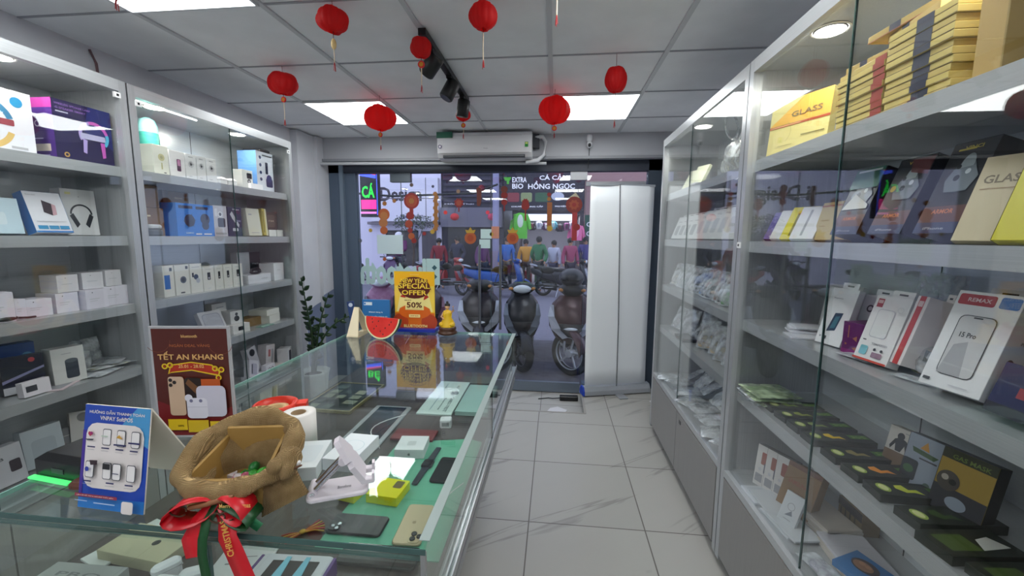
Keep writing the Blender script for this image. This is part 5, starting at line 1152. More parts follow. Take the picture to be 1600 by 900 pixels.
# ================================================================== STOCK ON THE RIGHT SHELVES (faces look to -x)
RR = -PI/2
def rgt(name, label, y0, y1, z, h, d=.03, inset=.05, cat='box', group=None, **k):
    rz = RR+k.pop('turn', 0)
    return pbox(name, label, cat, group, (.80+inset+d/2, (y0+y1)/2, z), (abs(y1-y0)-.002, d, h), rz, **k)
def right_stock():
    z5, z4, z3, z2, z1 = ZS
    ink = C(60, 62, 70, .4); grey = C(150, 150, 158, .4); lt = C(196, 196, 204, .4)
    kraft = C(196, 176, 104, .6); kraftd = C(148, 124, 66, .6)
    # near cabinet, top shelf
    o = rgt('envelope_box', 'pale yellow flat glass box leaning at the left of near right top shelf', 1.535, 1.765, z5, .195, .03, .05, tx=-.1, turn=.4, col=C(196, 184, 120, .5),
        F=[('p', [(.0, .55), (1, .55), (1, 1), (.55, 1)], C(206, 160, 70, .5)), ('p', [(0, .55), (.55, 1), (0, 1)], C(200, 190, 130, .5)), ('r', 0, .5, 1, .54, C(160, 70, 40, .5)), ('r', .02, .51, .55, .53, C(200, 150, 110, .5)), ('t', .62, .7, .5, .1, 'GLASS', C(110, 100, 70, .5)), ('r', .58, .27, .95, .29, C(120, 110, 60, .5)), ('r', .2, .14, .45, .155, C(160, 150, 90, .5)), ('o', .2, .4, .2, .006, C(150, 140, 80, .5), -.9, .9)])
    b = MB(); b.slab([(-.07, -.02), (.07, -.01), (.05, .05), (-.06, .04)], 0, .006, C(30, 30, 26, .5)); tag(b.build('dark_sleeve', loc=(.87, 1.56, z5+.0006), rot=(0, 0, RR)), 'dark flat sleeve lying before the pale yellow glass box', 'sleeve')
    # stack of tan boxes: 9 layers, two columns
    redm = C(150, 56, 44, .5); blu = C(46, 50, 70, .5)
    ly = [(1.27, 1.435), (1.105, 1.265), (1.04, 1.10)]
    n = 0
    words = ['lowest', 'second from the bottom', 'third from the bottom', 'fourth from the bottom', 'fifth from the bottom', 'sixth from the bottom', 'seventh from the bottom', 'eighth from the bottom', 'ninth from the bottom', 'topmost', 'tenth from the bottom', 'eleventh from the bottom']
    for c, (ya, yb) in enumerate(((1.22, 1.40), (1.03, 1.215))):
        H = 10 if c == 0 else 12
        for k in range(H):
            jit = random.uniform(-.004, .004); jy = random.uniform(-.003, .003)
            strip = [('r', .78, 0, 1, 1, redm)] if c == 0 else ([('r', .45, 0, .7, 1, blu)])
            rgt('tan_sleeve_box', 'flat tan box, %s in the %s stack' % ((words[k] if k < 9 else words[k+1]) if k < H-1 else 'topmost', 'left' if c == 0 else 'right'), ya+jy, yb+jy, z5+k*.0165+.0004, .0155, .15, .035+jit, group='flat tan boxes stacked on the near right top shelf', col=kraft if k % 3 else C(186, 164, 96, .6), F=[('r', 0, 0, 1, .13, C(92, 72, 36, .7))]+strip)  # dark bottom strip paints the shadow gap between stacked boxes
    zt = z5+12*.0165
    for l, ya, yb, zz, rz, tx in (('loose tan box lying askew over the left stack', 1.225, 1.39, z5+10*.0165+.001, .1, 0), ('loose tan box tilted over both stacks', 1.07, 1.25, zt+.001, -.12, 0), ('long tan box highest over the stacks', 1.08, 1.31, zt+.0205, .05, 0)):
        rgt('tan_sleeve_box', l, ya, yb, zz, .018, .14, .05, group='flat tan boxes stacked on the near right top shelf', turn=rz, col=C(176, 150, 84, .6), F=[('r', .3, 0, .45, 1, blu), ('r', 0, 0, 1, .1, redm)])
    rgt('tall_tan_carton', 'tall tan carton standing at the right frame edge on the top shelf', .925, .985, z5, .31, .16, .04, col=C(176, 146, 86, .6), F=[('r', .94, 0, 1, 1, kraftd)])
    # shelf 4
    spec = [('purple thin pack leaning first on the near right shelf', 1.70, 1.80, .125, .018, C(96, 86, 150, .4), [('t', .5, .1, .6, .06, 'Glass', lt)]),
            ('white thin pack leaning behind the purple one', 1.645, 1.75, .13, .02, C(206, 206, 210, .4), [('r', .4, .1, .5, .9, grey)]),
            ('bright yellow thin pack leaning between two white ones', 1.585, 1.68, .14, .018, C(204, 190, 20, .4), [('r', .3, .1, .4, .8, C(120, 110, 20, .4))]),
            ('white thin pack leaning right of the yellow one', 1.535, 1.62, .135, .02, C(206, 206, 210, .4), [('r', .4, .1, .5, .9, grey)])]
    for l, a, c, h, d, col, F in spec: rgt('screen_protector_pack', l, a, c, z4, h, d, .06, group='thin packs leaning on the near right shelf', tx=-.55, turn=.5, col=col, F=F)
    rgt('kraft_pack', 'beige pack with printed lines right of the thin leaning packs', 1.455, 1.56, z4, .13, .03, .09, tx=-.25, col=C(176, 158, 112, .6), F=[('r', .2, .5, .6, .53, kraftd), ('r', .2, .35, .5, .37, kraftd), ('r', 0, .88, 1, .92, C(150, 90, 70, .5))])
    rgt('kraft_pack', 'tan pack standing behind the glass edge', 1.375, 1.45, z4, .15, .03, .09, tx=-.3, col=C(160, 130, 80, .6), F=[('r', .1, .1, .9, .16, kraftd)])
    rgt('kraft_pack', 'tall dim beige pack standing at the back behind the beige one', 1.44, 1.56, z4, .2, .03, .2, tx=-.08, col=C(168, 150, 120, .6))
    rgt('green_pack', 'green printed pack standing behind the first armoured case pack', 1.30, 1.43, z4, .2, .03, .18, tx=-.1, col=C(66, 120, 94, .5), F=[('r', 0, 0, 1, .4, C(150, 110, 70, .5))])
    def armour(l, a, c, h, tone):
        F = [('r', 0, 0, 1, .3, C(84, 50, 46, .35)), ('r', 0, 0, 1, .12, C(40, 52, 84, .35)), ('t', .5, .24, .5, .05, 'ARMOR', C(190, 110, 60, .4)), ('t', .5, .93, .4, .04, 'VINCI', C(190, 170, 60, .4)), ('e', .55, .62, .26, .18, C(96, 104, 110, .25)), ('e', .55, .74, .15, .12, C(140, 150, 156, .25)),
             ('p', [(.3, .45), (.8, .45), (.92, .6), (.75, .72), (.3, .7), (.2, .58)], C(110, 118, 126, .25)), ('c', .45, .6, .07, C(52, 58, 64, .25)), ('c', .65, .66, .06, C(180, 188, 196, .25)), ('c', .4, .72, .05, C(60, 66, 70, .25)), ('t', .5, .05, .5, .03, 'iPhone', grey)]+tone
        rgt('armour_case_pack', l, a, c, z4, h, .075, .045, group='black packs printed with armoured figures', tx=-.33, col=C(30, 32, 40, .3), side=C(22, 22, 26, .35), F=F)
    armour('black armoured case pack with a torn white corner, leftmost of three', 1.275, 1.39, .2, [('p', [(.05, .38), (.35, .62), (.95, .44), (.95, .38)], C(200, 200, 196, .5)), ('p', [(.0, .7), (1, .7), (1, 1), (0, 1)], C(58, 110, 96, .3)), ('p', [(.1, .95), (.9, .95), (.9, .98), (.1, .98)], C(200, 210, 214, .3))])
    armour('black armoured case pack with dark red top, middle of three', 1.125, 1.235, .205, [('p', [(.5, .8), (1, .74), (1, .97), (.4, .97)], C(90, 40, 44, .3)), ('c', .2, .6, .08, C(160, 140, 50, .4))])
    armour('black armoured case pack, rightmost and tallest of three', .985, 1.09, .215, [('r', .2, .9, .6, .92, C(190, 170, 60, .4))])
    rgt('glass_envelope', 'large beige envelope box lettered glass, leaning near the right edge', .86, .97, z4, .19, .02, .04, tx=-.42, turn=.35, col=C(190, 176, 146, .5), F=[('t', .4, .72, .6, .1, 'GLASS', C(110, 96, 76, .5)), ('r', .1, .6, .8, .61, C(150, 120, 90, .5))])
    rgt('glass_envelope', 'second beige envelope box leaning behind the lettered one at the edge', .80, .93, z4, .215, .02, .1, tx=-.42, turn=.35, col=C(186, 172, 142, .5), side=C(70, 60, 44, .5), F=[('t', .4, .72, .6, .08, 'GLASS', C(120, 106, 86, .5))])
    rgt('yellow_panel_pack', 'bright yellow slim pack leaning at the right frame edge', .76, .87, z4, .18, .025, .02, tx=-.4, turn=.3, col=C(200, 190, 24, .45), side=C(120, 110, 30, .5))
    # shelf 3
    for k, (x, y, rz, tz) in enumerate(((.90, 1.50, .2, 0), (.93, 1.55, .1, .007), (.94, 1.57, -.1, .014), (.95, 1.56, .15, .021))):
        pbox('flat_white_sleeve', ['white sleeve lying lowest and nearest the edge', 'white sleeve lying second from the bottom of the pile', 'white sleeve lying third from the bottom of the pile', 'white sleeve lying topmost of the flat pile'][k], 'sleeve', 'white sleeves lying flat on the near right shelf', (x, y, z3+tz), (.17, .085, .0065), RR+rz+1.2, col=C(206, 206, 212, .45))
    for k, (y, l) in enumerate(((1.66, 'white sleeve standing on edge behind the flat pile'), (1.63, 'white sleeve standing on edge, right of the other upright one'))):
        pbox('upright_white_sleeve', l, 'sleeve', 'white sleeves standing at the back', (1.05, y-.03*k, z3), (.085, .02, .17), RR+.4, -.2, col=C(196, 196, 198, .45), F=[('r', .1, .1, .9, .9, C(206, 206, 206, .4))])
    rgt('phone_case_pack', 'white hanging box with a dark blue phone picture', 1.345, 1.44, z3, .185, .02, .07, tx=-.28, turn=.2, hang=True, col=C(222, 222, 226, .4), F=[('p', [(.3, .22), (.62, .26), (.72, .58), (.42, .56)], C(24, 52, 84, .3)), ('p', [(.4, .28), (.58, .3), (.64, .52), (.48, .5)], C(50, 110, 130, .3)), ('c', .15, .12, .04, grey), ('rr', .3, .08, .4, .14, ink), ('t', .35, .82, .35, .03, 'Magnetic', grey)])
    rgt('phone_case_pack', 'white box half hidden behind the one with the blue phone', 1.29, 1.39, z3, .17, .02, .14, tx=-.25, turn=.15, hang=True, col=C(216, 216, 222, .4), F=[('o', .3, .75, .12, .05, ink), ('c', .5, .4, .3, C(190, 200, 214, .4))])
    rgt('purple_box', 'dark purple box with gold triangles on the near right shelf', 1.235, 1.345, z3, .095, .13, .085, turn=.25, col=C(98, 34, 96, .3), F=[('p', [(.3, .5), (.42, .6), (.42, .42)], C(170, 110, 80, .4)), ('p', [(.3, .2), (.44, .26), (.4, .12)], C(170, 110, 80, .4)), ('r', .16, .5, .19, .9, C(170, 110, 90, .4)), ('c', .12, .3, .03, C(170, 110, 80, .4)), ('r', 0, .0, 1, .14, C(130, 30, 110, .3))])
    F = [('r', .08, .82, .26, .95, C(170, 60, 70, .4)), ('r', .1, .88, .24, .93, C(220, 180, 180, .4)), ('rr', .2, .36, .7, .8, lt), ('rr', .22, .375, .68, .785, C(222, 222, 224, .4)), ('r', .1, .3, .2, .315, ink), ('t', .62, .27, .45, .03, 'TEMPERED', grey), ('rr', .12, .08, .34, .22, C(120, 186, 200, .4)), ('rr', .5, .07, .8, .15, C(150, 120, 140, .4)), ('c', .55, .19, .04, ink), ('c', .75, .19, .04, ink), ('r', 0, 0, 1, .03, C(196, 70, 56, .4)), ('o', .82, .82, .08, .01, lt)]
    rgt('tempered_glass_pack', 'white hanging tempered glass box with teal print and red foot', 1.135, 1.235, z3, .185, .035, .05, tx=-.3, turn=.15, hang=True, col=C(226, 224, 226, .4), F=F)
    rgt('tempered_glass_pack', 'white box with a wide red side stripe, right of the teal print one', 1.095, 1.13, z3, .18, .1, .06, tx=-.28, hang=True, col=C(222, 214, 214, .4), F=[('r', .25, 0, .75, 1, C(186, 52, 50, .4)), ('r', .3, .85, .7, .93, C(220, 190, 190, .4))])
    rgt('tempered_glass_pack', 'white hanging box behind the red striped one', 1.04, 1.11, z3, .19, .04, .13, tx=-.22, hang=True, col=C(210, 206, 204, .4), F=[('r', .2, .7, .8, .76, C(170, 80, 80, .4)), ('r', .1, .4, .4, .42, grey)])
    bag('toy_pouch', 'small pouch with a bright orange item between the white boxes', (.915, 1.085, z3), (.08, .05, .075), (-.2, 0, RR), FILM2, C(196, 120, 30, .4), None, decals=[('r', 0, .4, 1, 1, C(40, 50, 44, .4)), ('r', 0, 0, .3, .3, C(80, 90, 40, .4))])
    for k in range(3): rgt('small_kraft_box', ['small tan box lowest behind the large white box', 'small tan box middle behind the large white box', 'small tan box top behind the large white box'][k], 1.0, 1.09, z3+.034*k, .033, .07, .2, group='small tan boxes behind the large white box', col=C(150, 128, 104, .6), F=[('r', 0, .45, 1, .5, C(110, 90, 70, .6))])
    rgt('large_phone_box', 'largest white hanging box with phone outline at the right edge', .88, .995, z3, .22, .07, .025, tx=-.35, turn=.2, hang=True, col=C(224, 224, 228, .4),
        F=[('rr', .05, .86, .62, .97, C(170, 50, 66, .4)), ('rr', .68, .86, .97, .97, C(60, 120, 190, .4)), ('t', .38, .915, .36, .04, 'REMAX', C(220, 190, 196, .4)), ('rr', .2, .14, .78, .76, ink), ('rr', .215, .148, .765, .752, C(196, 196, 200, .35)), ('p', [(.22, .15), (.6, .15), (.5, .5), (.3, .45)], C(166, 166, 172, .35)), ('rr', .42, .73, .56, .745, ink), ('t', .45, .56, .26, .05, '15 Pro', ink), ('rr', .06, .05, .18, .08, ink), ('r', .5, .05, .8, .06, lt)],
        R=[('c', .4, .4, .12, C(90, 84, 84, .5)), ('t', .6, .6, .3, .03, 'iPhone', C(110, 104, 104, .5))])
    rgt('dark_blue_box', 'dark blue box with a red mark at the right frame edge', .775, .86, z3, .1, .05, .03, tx=-.3, col=C(30, 36, 80, .4), F=[('r', .5, .4, 1, .6, C(150, 50, 60, .4)), ('r', 0, 0, 1, .2, C(20, 22, 40, .4))])
    bag('clear_pouch', 'clear empty pouch lying at the shelf edge before the tempered glass boxes', (.875, 1.06, z3), (.05, .09, .006), (0, 0, .3), FILM2, None, None, flat=True)
    bag('clear_pouch', 'clear pouch with dark strip lying before the purple box', (.875, 1.24, z3), (.06, .12, .006), (0, 0, .2), FILM2, C(90, 92, 100, .4), None, flat=True)
    bag('clear_pouch', 'clear pouch with a black hook hanging at the back above the purple box', (1.12, 1.32, z3+.05), (.16, .01, .19), (-.02, 0, RR), FILM, None, None)
    # shelf 2
    for k in range(6):
        bag('plastic_sleeve', 'greenish clear sleeve, %s in the far pile' % words[k if k < 5 else 9], (.87+.01*math.sin(k*2), 1.70+.01*math.cos(k*3), z2+.008*k), (.16, .17, .008), (0, 0, RR+.1*math.sin(k*1.7)), FILMG if k % 2 else FILM2, C(120, 150, 90, .5) if k % 2 else C(170, 176, 170, .5), 'clear sleeves piled at the far end of the shelf', flat=True)
    dkg = C(26, 34, 26, .35)
    ys = [(1.615, .8), (1.53, .865), (1.445, .85), (1.36, .84), (1.255, .86), (1.165, .85), (1.075, .85), (.98, .86)]
    desc = ['farthest, half under the sleeves', 'second from the far end', 'third from the far end with a pale leaf', 'fourth with a yellow tiger shape', 'fifth, set a little back', 'sixth with a bright orange shape', 'seventh with a yellow-green pattern', 'nearest and darkest']
    cols = [C(140, 170, 50, .4), C(160, 170, 70, .4), C(140, 160, 80, .4), C(240, 200, 40, .4), C(150, 136, 76, .4), C(248, 156, 50, .4), C(206, 214, 60, .4), C(60, 84, 40, .4)]
    for k, (y, x) in enumerate(ys):
        o = rgt('black_case_box', 'flat black box with green print, %s' % desc[k], y-.035, y+.035, z2, .022, .19, .0+.02, group='flat black boxes with green print', turn=random.uniform(-.08, .08)+.0, col=dkg,
            T=[('e', .5, .14, .28, .075, C(150, 172, 70, .4)), ('e', .5, .14, .2, .05, C(210, 214, 150, .4)), ('p', [(.3, .3), (.5, .28), (.75, .36), (.7, .46), (.8, .56), (.5, .52), (.55, .42), (.25, .4)], cols[k]), ('r', .3, .66, .7, .96, C(84, 134, 50, .4)), ('t', .5, .81, .26, .22, 'CASE', C(150, 196, 90, .4))])
    for k in range(3):
        pbox('black_case_box', ['black box lying at the back beside the gorilla box', 'black box under the front of the soldier box', 'black box with green and white print near the frame edge'][k], 'box', 'flat black boxes with green print', ((.88, .90, .86)[k], (.89, .80, .74)[k], z2), (.16, .08, .022), RR+PI/2+.1, col=dkg, T=[('r', .1, .2, .5, .8, C(70, 90, 40, .4)), ('p', [(.5, .2), (.9, .3), (.8, .7), (.6, .6)], (C(206, 206, 200, .4), C(150, 150, 30, .4), C(120, 100, 140, .4))[k])])
    rgt('figure_case_pack', 'upright box with a black gorilla on white above brown', 1.185, 1.255, z2, .115, .03, .17, tx=-.2, turn=.25, col=C(206, 200, 194, .4), F=[('r', 0, 0, 1, .4, C(116, 88, 56, .5)), ('p', [(.15, .5), (.3, .7), (.5, .78), (.75, .72), (.92, .5), (.8, .42), (.7, .6), (.6, .42), (.4, .42), (.35, .6), (.2, .42)], C(30, 32, 38, .4)), ('e', .5, .8, .14, .09, C(30, 32, 38, .4)), ('r', .62, .9, .95, .92, grey)])
    rgt('figure_case_pack', 'upright pale blue box with a green and orange boat shape', 1.075, 1.165, z2, .135, .03, .15, tx=-.2, turn=.25, col=C(150, 160, 176, .4), side=C(26, 28, 32, .4), F=[('p', [(.15, .75), (.85, .7), (.75, .62), (.2, .66)], C(60, 90, 50, .4)), ('p', [(.35, .76), (.5, .92), (.6, .74)], C(196, 140, 40, .4)), ('rr', .0, .1, .42, .5, C(36, 44, 50, .4)), ('e', .2, .3, .14, .08, C(60, 100, 60, .4)), ('r', .4, .56, .85, .59, ink), ('c', .75, .12, .09, C(90, 110, 100, .4))])
    rgt('figure_case_pack', 'upright box with a masked soldier on yellow, nearest of three', .95, 1.055, z2, .15, .035, .135, tx=-.22, turn=.25, col=C(170, 140, 60, .4), side=C(24, 24, 26, .4), F=[('r', 0, .84, 1, 1, C(52, 54, 40, .4)), ('t', .55, .9, .7, .07, 'GAS MASK', C(110, 130, 60, .4)), ('r', 0, 0, 1, .4, C(58, 58, 66, .4)), ('e', .25, .5, .22, .16, C(80, 74, 70, .4)), ('c', .18, .54, .07, C(180, 170, 160, .4)), ('c', .34, .5, .07, C(30, 30, 34, .4)), ('e', .5, .2, .2, .1, C(150, 160, 176, .4))])
    # shelf 1
    for k in range(3): rgt('phone_glass_box', ['white printed box with black side, left of three standing', 'white printed box with black side, middle of three standing', 'white printed box with black side, right of three standing'][k], 1.655-.04*k, 1.735-.04*k, z1, .17, .028, .06+.018*k, group='white printed boxes standing on the lowest shelf', tx=-.12, turn=.45, col=C(214, 210, 210, .4), side=C(44, 46, 50, .4), F=[('rr', .3, .55, .6, .85, C(150, 80, 70, .4)), ('rr', .5, .35, .75, .6, C(90, 92, 110, .4)), ('r', .1, .1, .5, .3, grey), ('r', .6, .15, .9, .18, C(170, 90, 90, .4)), ('c', .3, .42, .08, lt)])
    rgt('kraft_carton', 'large brown carton with red print leaning on the lowest right shelf', 1.47, 1.60, z1, .17, .04, .09, tx=-.35, turn=.4, col=C(136, 104, 68, .6), F=[('t', .45, .6, .6, .1, 'SAMSUNG', C(150, 80, 56, .5)), ('p', [(0, .9), (1, .9), (1, 1), (0, 1)], C(110, 70, 48, .5)), ('r', .2, .3, .7, .34, C(110, 80, 50, .5))])
    rgt('white_leaflet_box', 'pale slim box with a line drawing leaning before the brown carton', 1.42, 1.49, z1, .12, .012, .03, tx=-.4, turn=.4, col=C(196, 200, 206, .4), F=[('o', .5, .6, .2, .03, grey), ('r', .3, .2, .7, .22, grey), ('p', [(.3, .3), (.7, .36), (.6, .5)], C(120, 124, 136, .4))])
    for k, (x, y, w, l) in enumerate(((.83, 1.63, .09, .12), (.845, 1.58, .09, .14), (.85, 1.47, .1, .16), (.855, 1.44, .1, .15))):
        pbox('flat_white_sleeve', ['flat white tray with pale inset at the far front edge', 'flat white sleeve lying on the tray, lowest shelf', 'flat white sleeve lying mid front edge, lower one', 'flat white sleeve lying mid front edge, upper one'][k], 'sleeve', 'flat white sleeves on the lowest right shelf', (x, y, z1+.0085*(k % 2)), (l, w, .008), RR+.05*k, col=C(202, 206, 212, .45), T=[('rr', .1, .15, .9, .85, C(188, 194, 202, .4))] if k == 0 else ())
    cw = C(206, 198, 190, .5)
    for k in range(5):
        pbox('envelope', 'cream envelope, %s in the rear pile' % words[k if k < 4 else 9], 'envelope', 'cream envelopes piled on the lowest right shelf', (.98, 1.47+.006*math.sin(k*2.1), z1+.0095*k), (.17, .12, .009), RR+.15+.05*math.sin(k*3), col=cw if k % 2 else C(196, 186, 176, .5))
    for k in range(4):
        pbox('envelope', 'cream envelope, %s in the front pile' % words[k if k < 3 else 9], 'envelope', 'cream envelopes piled on the lowest right shelf', (.965, 1.29+.006*math.sin(k*2.9), z1+.0095*k), (.19, .14, .009), RR-.1+.06*math.sin(k*3), col=C(206, 204, 212, .5) if k == 3 else cw)
    bag('clear_pouch', 'crumpled clear bag lying right of the front envelope pile', (.93, 1.16, z1), (.14, .12, .02), (0, 0, .6), FILM2, None, None, flat=True)
    bag('clear_pouch', 'pale crumpled bag at the glass edge on the lowest shelf', (.84, 1.26, z1), (.07, .12, .02), (0, 0, .2), FILM2, C(190, 186, 206, .5), None, flat=True)
    pbox('blue_case_box', 'bright blue box printed with a fist, lying tilted at the bottom', 'box', None, (.93, 1.21, z1+.03), (.12, .1, .02), RR+.35, .12, col=C(24, 110, 176, .4), T=[('e', .45, .58, .3, .26, C(50, 40, 50, .4)), ('e', .42, .55, .22, .18, C(150, 104, 76, .4)), ('e', .36, .62, .07, .07, C(176, 126, 92, .4)), ('e', .5, .62, .07, .07, C(176, 126, 92, .4))])
    rgt('tan_sleeve_box', 'short tan boxes end standing behind the cream envelopes', 1.43, 1.55, z1, .08, .06, .27, col=C(120, 100, 70, .6), F=[('r', .1, .0, .15, 1, C(60, 50, 36, .6)), ('r', .3, .0, .35, 1, C(60, 50, 36, .6)), ('r', .5, .0, .55, 1, C(60, 50, 36, .6)), ('r', .7, .0, .75, 1, C(60, 50, 36, .6)), ('r', 0, .6, 1, 1, C(50, 46, 44, .6))])

    # ---------- far cabinet
    rgt('cream_sleeve', 'first cream sleeve leaning at the far end of the top shelf', 2.88, 3.0, z5, .15, .02, .06, tx=-.5, turn=.3, group='cream sleeves on the far right top shelf', col=C(204, 206, 184, .5))
    rgt('cream_sleeve', 'second cream sleeve leaning on the top shelf nearer the bag', 2.76, 2.88, z5, .16, .02, .07, tx=-.45, turn=.3, group='cream sleeves on the far right top shelf', col=C(198, 202, 178, .5))
    bag('packed_cover', 'large clear bag with cream case and initials on the far right top shelf', (.93, 2.32, z5), (.34, .1, .2), (-.08, 0, RR), FILM2, C(202, 200, 190, .5), None, decals=[('t', .6, .6, .24, .26, 'PO', C(120, 120, 116, .4)), ('r', .3, .1, .32, .9, C(150, 150, 144, .4)), ('r', .75, .0, .8, .8, C(130, 84, 66, .4))])
    bag('clear_pouch', 'puffy clear bag standing behind the large bag on the top shelf', (1.03, 2.4, z5+.0), (.3, .12, .29), (0, 0, RR), FILM, None, None)
    t = thing('plastic_wreath', 'round clear plastic ring resting on the bags of the top shelf', 'ring', (.95, 2.42, z5+.22), 0, None, (.3, 0, RR)); b = MB(); b.tube([(.07*math.cos(a), 0, .07*math.sin(a)+.07) for a in [2*PI*i/24 for i in range(25)]], .006, FILM2, 8); b.build('ring_tube', t)
    rgt('white_packet', 'small white packet at the base of the cream sleeves', 2.62, 2.74, z5, .02, .06, .02, col=WHITE)
    # shelf 4 row
    N = 9
    nm = ['farthest', 'second farthest', 'third farthest', 'fourth farthest', 'middle', 'fourth nearest', 'third nearest', 'second nearest', 'nearest']
    for k in range(N):
        y = 3.06-k*.112
        col = C(206, 208, 210, .4)
        F = [('rr', .2, .2, .8, .7, C(186, 188, 196, .4)), ('t', .5, .85, .5, .05, 'Clear', grey)] if k > 3 else [('rr', .15, .15, .85, .6, C(150, 154, 160, .4)), ('r', .55, .1, .8, .3, C(160, 164, 90, .4) if k == 2 else ink), ('r', .2, .75, .8, .78, grey)]
        rgt('clear_case_pack', 'white clear-case pack leaning on second shelf, %s of the row' % nm[k], y-.06, y+.05, z4, .165+.012*(k > 4), .02, .045, group='white packs leaning on the far right second shelf', tx=-.42, turn=.4, hang=True, col=col, F=F)
    rgt('white_sheet', 'pale upright sheet at the back near the cabinet post', 1.98, 2.16, z4, .28, .012, .2, tx=-.06, col=C(190, 190, 200, .5))
    # shelf 3 bagged phone cases
    cl = [C(190, 188, 180, .4), C(170, 172, 170, .4), C(190, 192, 194, .4), C(90, 110, 130, .4), C(120, 124, 130, .4), C(30, 32, 38, .4), C(24, 26, 30, .4), C(70, 120, 180, .4), C(24, 26, 32, .4), C(40, 46, 52, .4), C(120, 72, 50, .4), C(26, 26, 30, .4), C(70, 120, 70, .4)]
    cn = ['cream', 'pale grey', 'white', 'slate blue', 'grey', 'black', 'glossy black', 'sky blue', 'black white-labelled', 'charcoal', 'brown', 'jet black', 'dark green']
    for k in range(13):
        y = 3.06-k*.078
        bag('bagged_phone_case', '%s phone case in a clear bag, %s in the third shelf row' % (cn[k], ['farthest', 'second', 'third', 'fourth', 'fifth', 'sixth', 'seventh', 'eighth', 'ninth', 'tenth', 'eleventh', 'twelfth', 'thirteenth and nearest'][k]), (.86+.01*math.sin(k*2), y, z3), (.1, .022, .17), (-.42, random.uniform(-.05, .05), RR+.45+random.uniform(-.1, .1)), FILM2, cl[k], 'bagged phone cases in a row on the third shelf',
            decals=[('r', .2, .4, .6, .55, C(214, 214, 214, .4))] if k in (8, 1) else [('rr', .1, .75, .4, .95, C(60, 62, 66, .3))])
        o = bpy.data.objects
    # shelf 2 bags
    sp = [('white bagged case leaning farthest on the fourth shelf', .87, 3.0, 0, .12, .16, C(206, 204, 210, .4), -.35), ('clear grey bag leaning second on the fourth shelf', .9, 2.88, 0, .14, .17, C(130, 132, 140, .4), -.4), ('dark bagged case leaning behind on the fourth shelf', .98, 2.76, 0, .14, .17, C(60, 62, 70, .4), -.3),
          ('black bagged case leaning at the mid of the fourth shelf', .9, 2.66, 0.0, .13, .12, C(40, 42, 50, .4), -.8), ('tan printed bag tilted on the fourth shelf', .88, 2.46, 0, .15, .17, C(176, 150, 112, .5), -.35), ('cream and tan bag with round window on the fourth shelf', .9, 2.33, 0, .14, .17, C(186, 166, 130, .5), -.35),
          ('clear bag holding chain pattern case on the fourth shelf', .88, 2.21, 0, .13, .15, C(140, 130, 126, .5), -.4), ('white framed phone case bag near the post', .87, 2.10, 0, .1, .16, C(196, 200, 202, .4), -.35), ('dark patterned bag closest to the post on the fourth shelf', .88, 2.0, 0, .1, .13, C(60, 50, 52, .4), -.3)]
    for l, x, y, zz, w, h, c, tx in sp:
        bag('bagged_phone_case', l, (x, y, z2), (w, .03, h), (tx, random.uniform(-.15, .15), RR+.4), FILM2, c, 'bagged cases leaning on the fourth shelf', decals=[('rr', .12, .08, .88, .92, C(186, 190, 194, .4))] if 'white framed' in l else ([('e', .5, .55, .25, .3, C(150, 140, 120, .4)), ('r', .1, .2, .5, .24, ink)] if 'round' in l or 'chain' in l or 'tan printed' in l else ()))
    pbox('flat_dark_case', 'flat black case lying at the front of the fourth shelf', 'case', None, (.85, 2.72, z2), (.17, .09, .02), RR, col=C(34, 36, 42, .3), T=[('r', .1, .2, .9, .8, C(96, 98, 104, .3))])
    pbox('flat_white_case', 'flat white case lying at the front edge of the fourth shelf', 'case', None, (.82, 2.86, z2), (.15, .03, .015), RR, col=C(206, 204, 206, .4))
    # lowest shelf: heap of clear bags
    rnd = random.Random(4)
    pos = [(.85, 3.0), (.95, 2.95), (.87, 2.84), (.95, 2.8), (.88, 2.7), (.94, 2.64), (.86, 2.56), (.95, 2.48), (.87, 2.4), (.95, 2.36), (.88, 2.27), (.96, 2.2), (.86, 2.13), (.95, 2.05), (.86, 1.98)]
    wd = ['at the far end, front', 'at the far end, rear', 'second along, front', 'second along, rear', 'third along, front', 'third along, rear', 'fourth along, front', 'fourth along, rear', 'fifth along, front', 'fifth along, rear', 'sixth along, front', 'sixth along, rear', 'seventh along, front', 'seventh along, rear', 'nearest the cabinet post']
    for k, (x, y) in enumerate(pos):
        bag('clear_case_bag', 'crumpled clear bag in the bottom heap, %s' % wd[k], (x, y, z1+.012*(k % 3)), (.14, .03, .15) if k % 2 else (.13, .17, .03), (rnd.uniform(-1.1, -.7), rnd.uniform(-.2, .2), RR+rnd.uniform(-.3, .6)) if k % 2 else (rnd.uniform(-.05, .05), .05, RR+rnd.uniform(-.4, .7)), FILM2, C(196, 196, 200, .35) if k % 3 else C(214, 216, 214, .3), 'clear bags heaped on the lowest far right shelf', flat=(k % 2 == 0), stiff=.7)
right_stock()

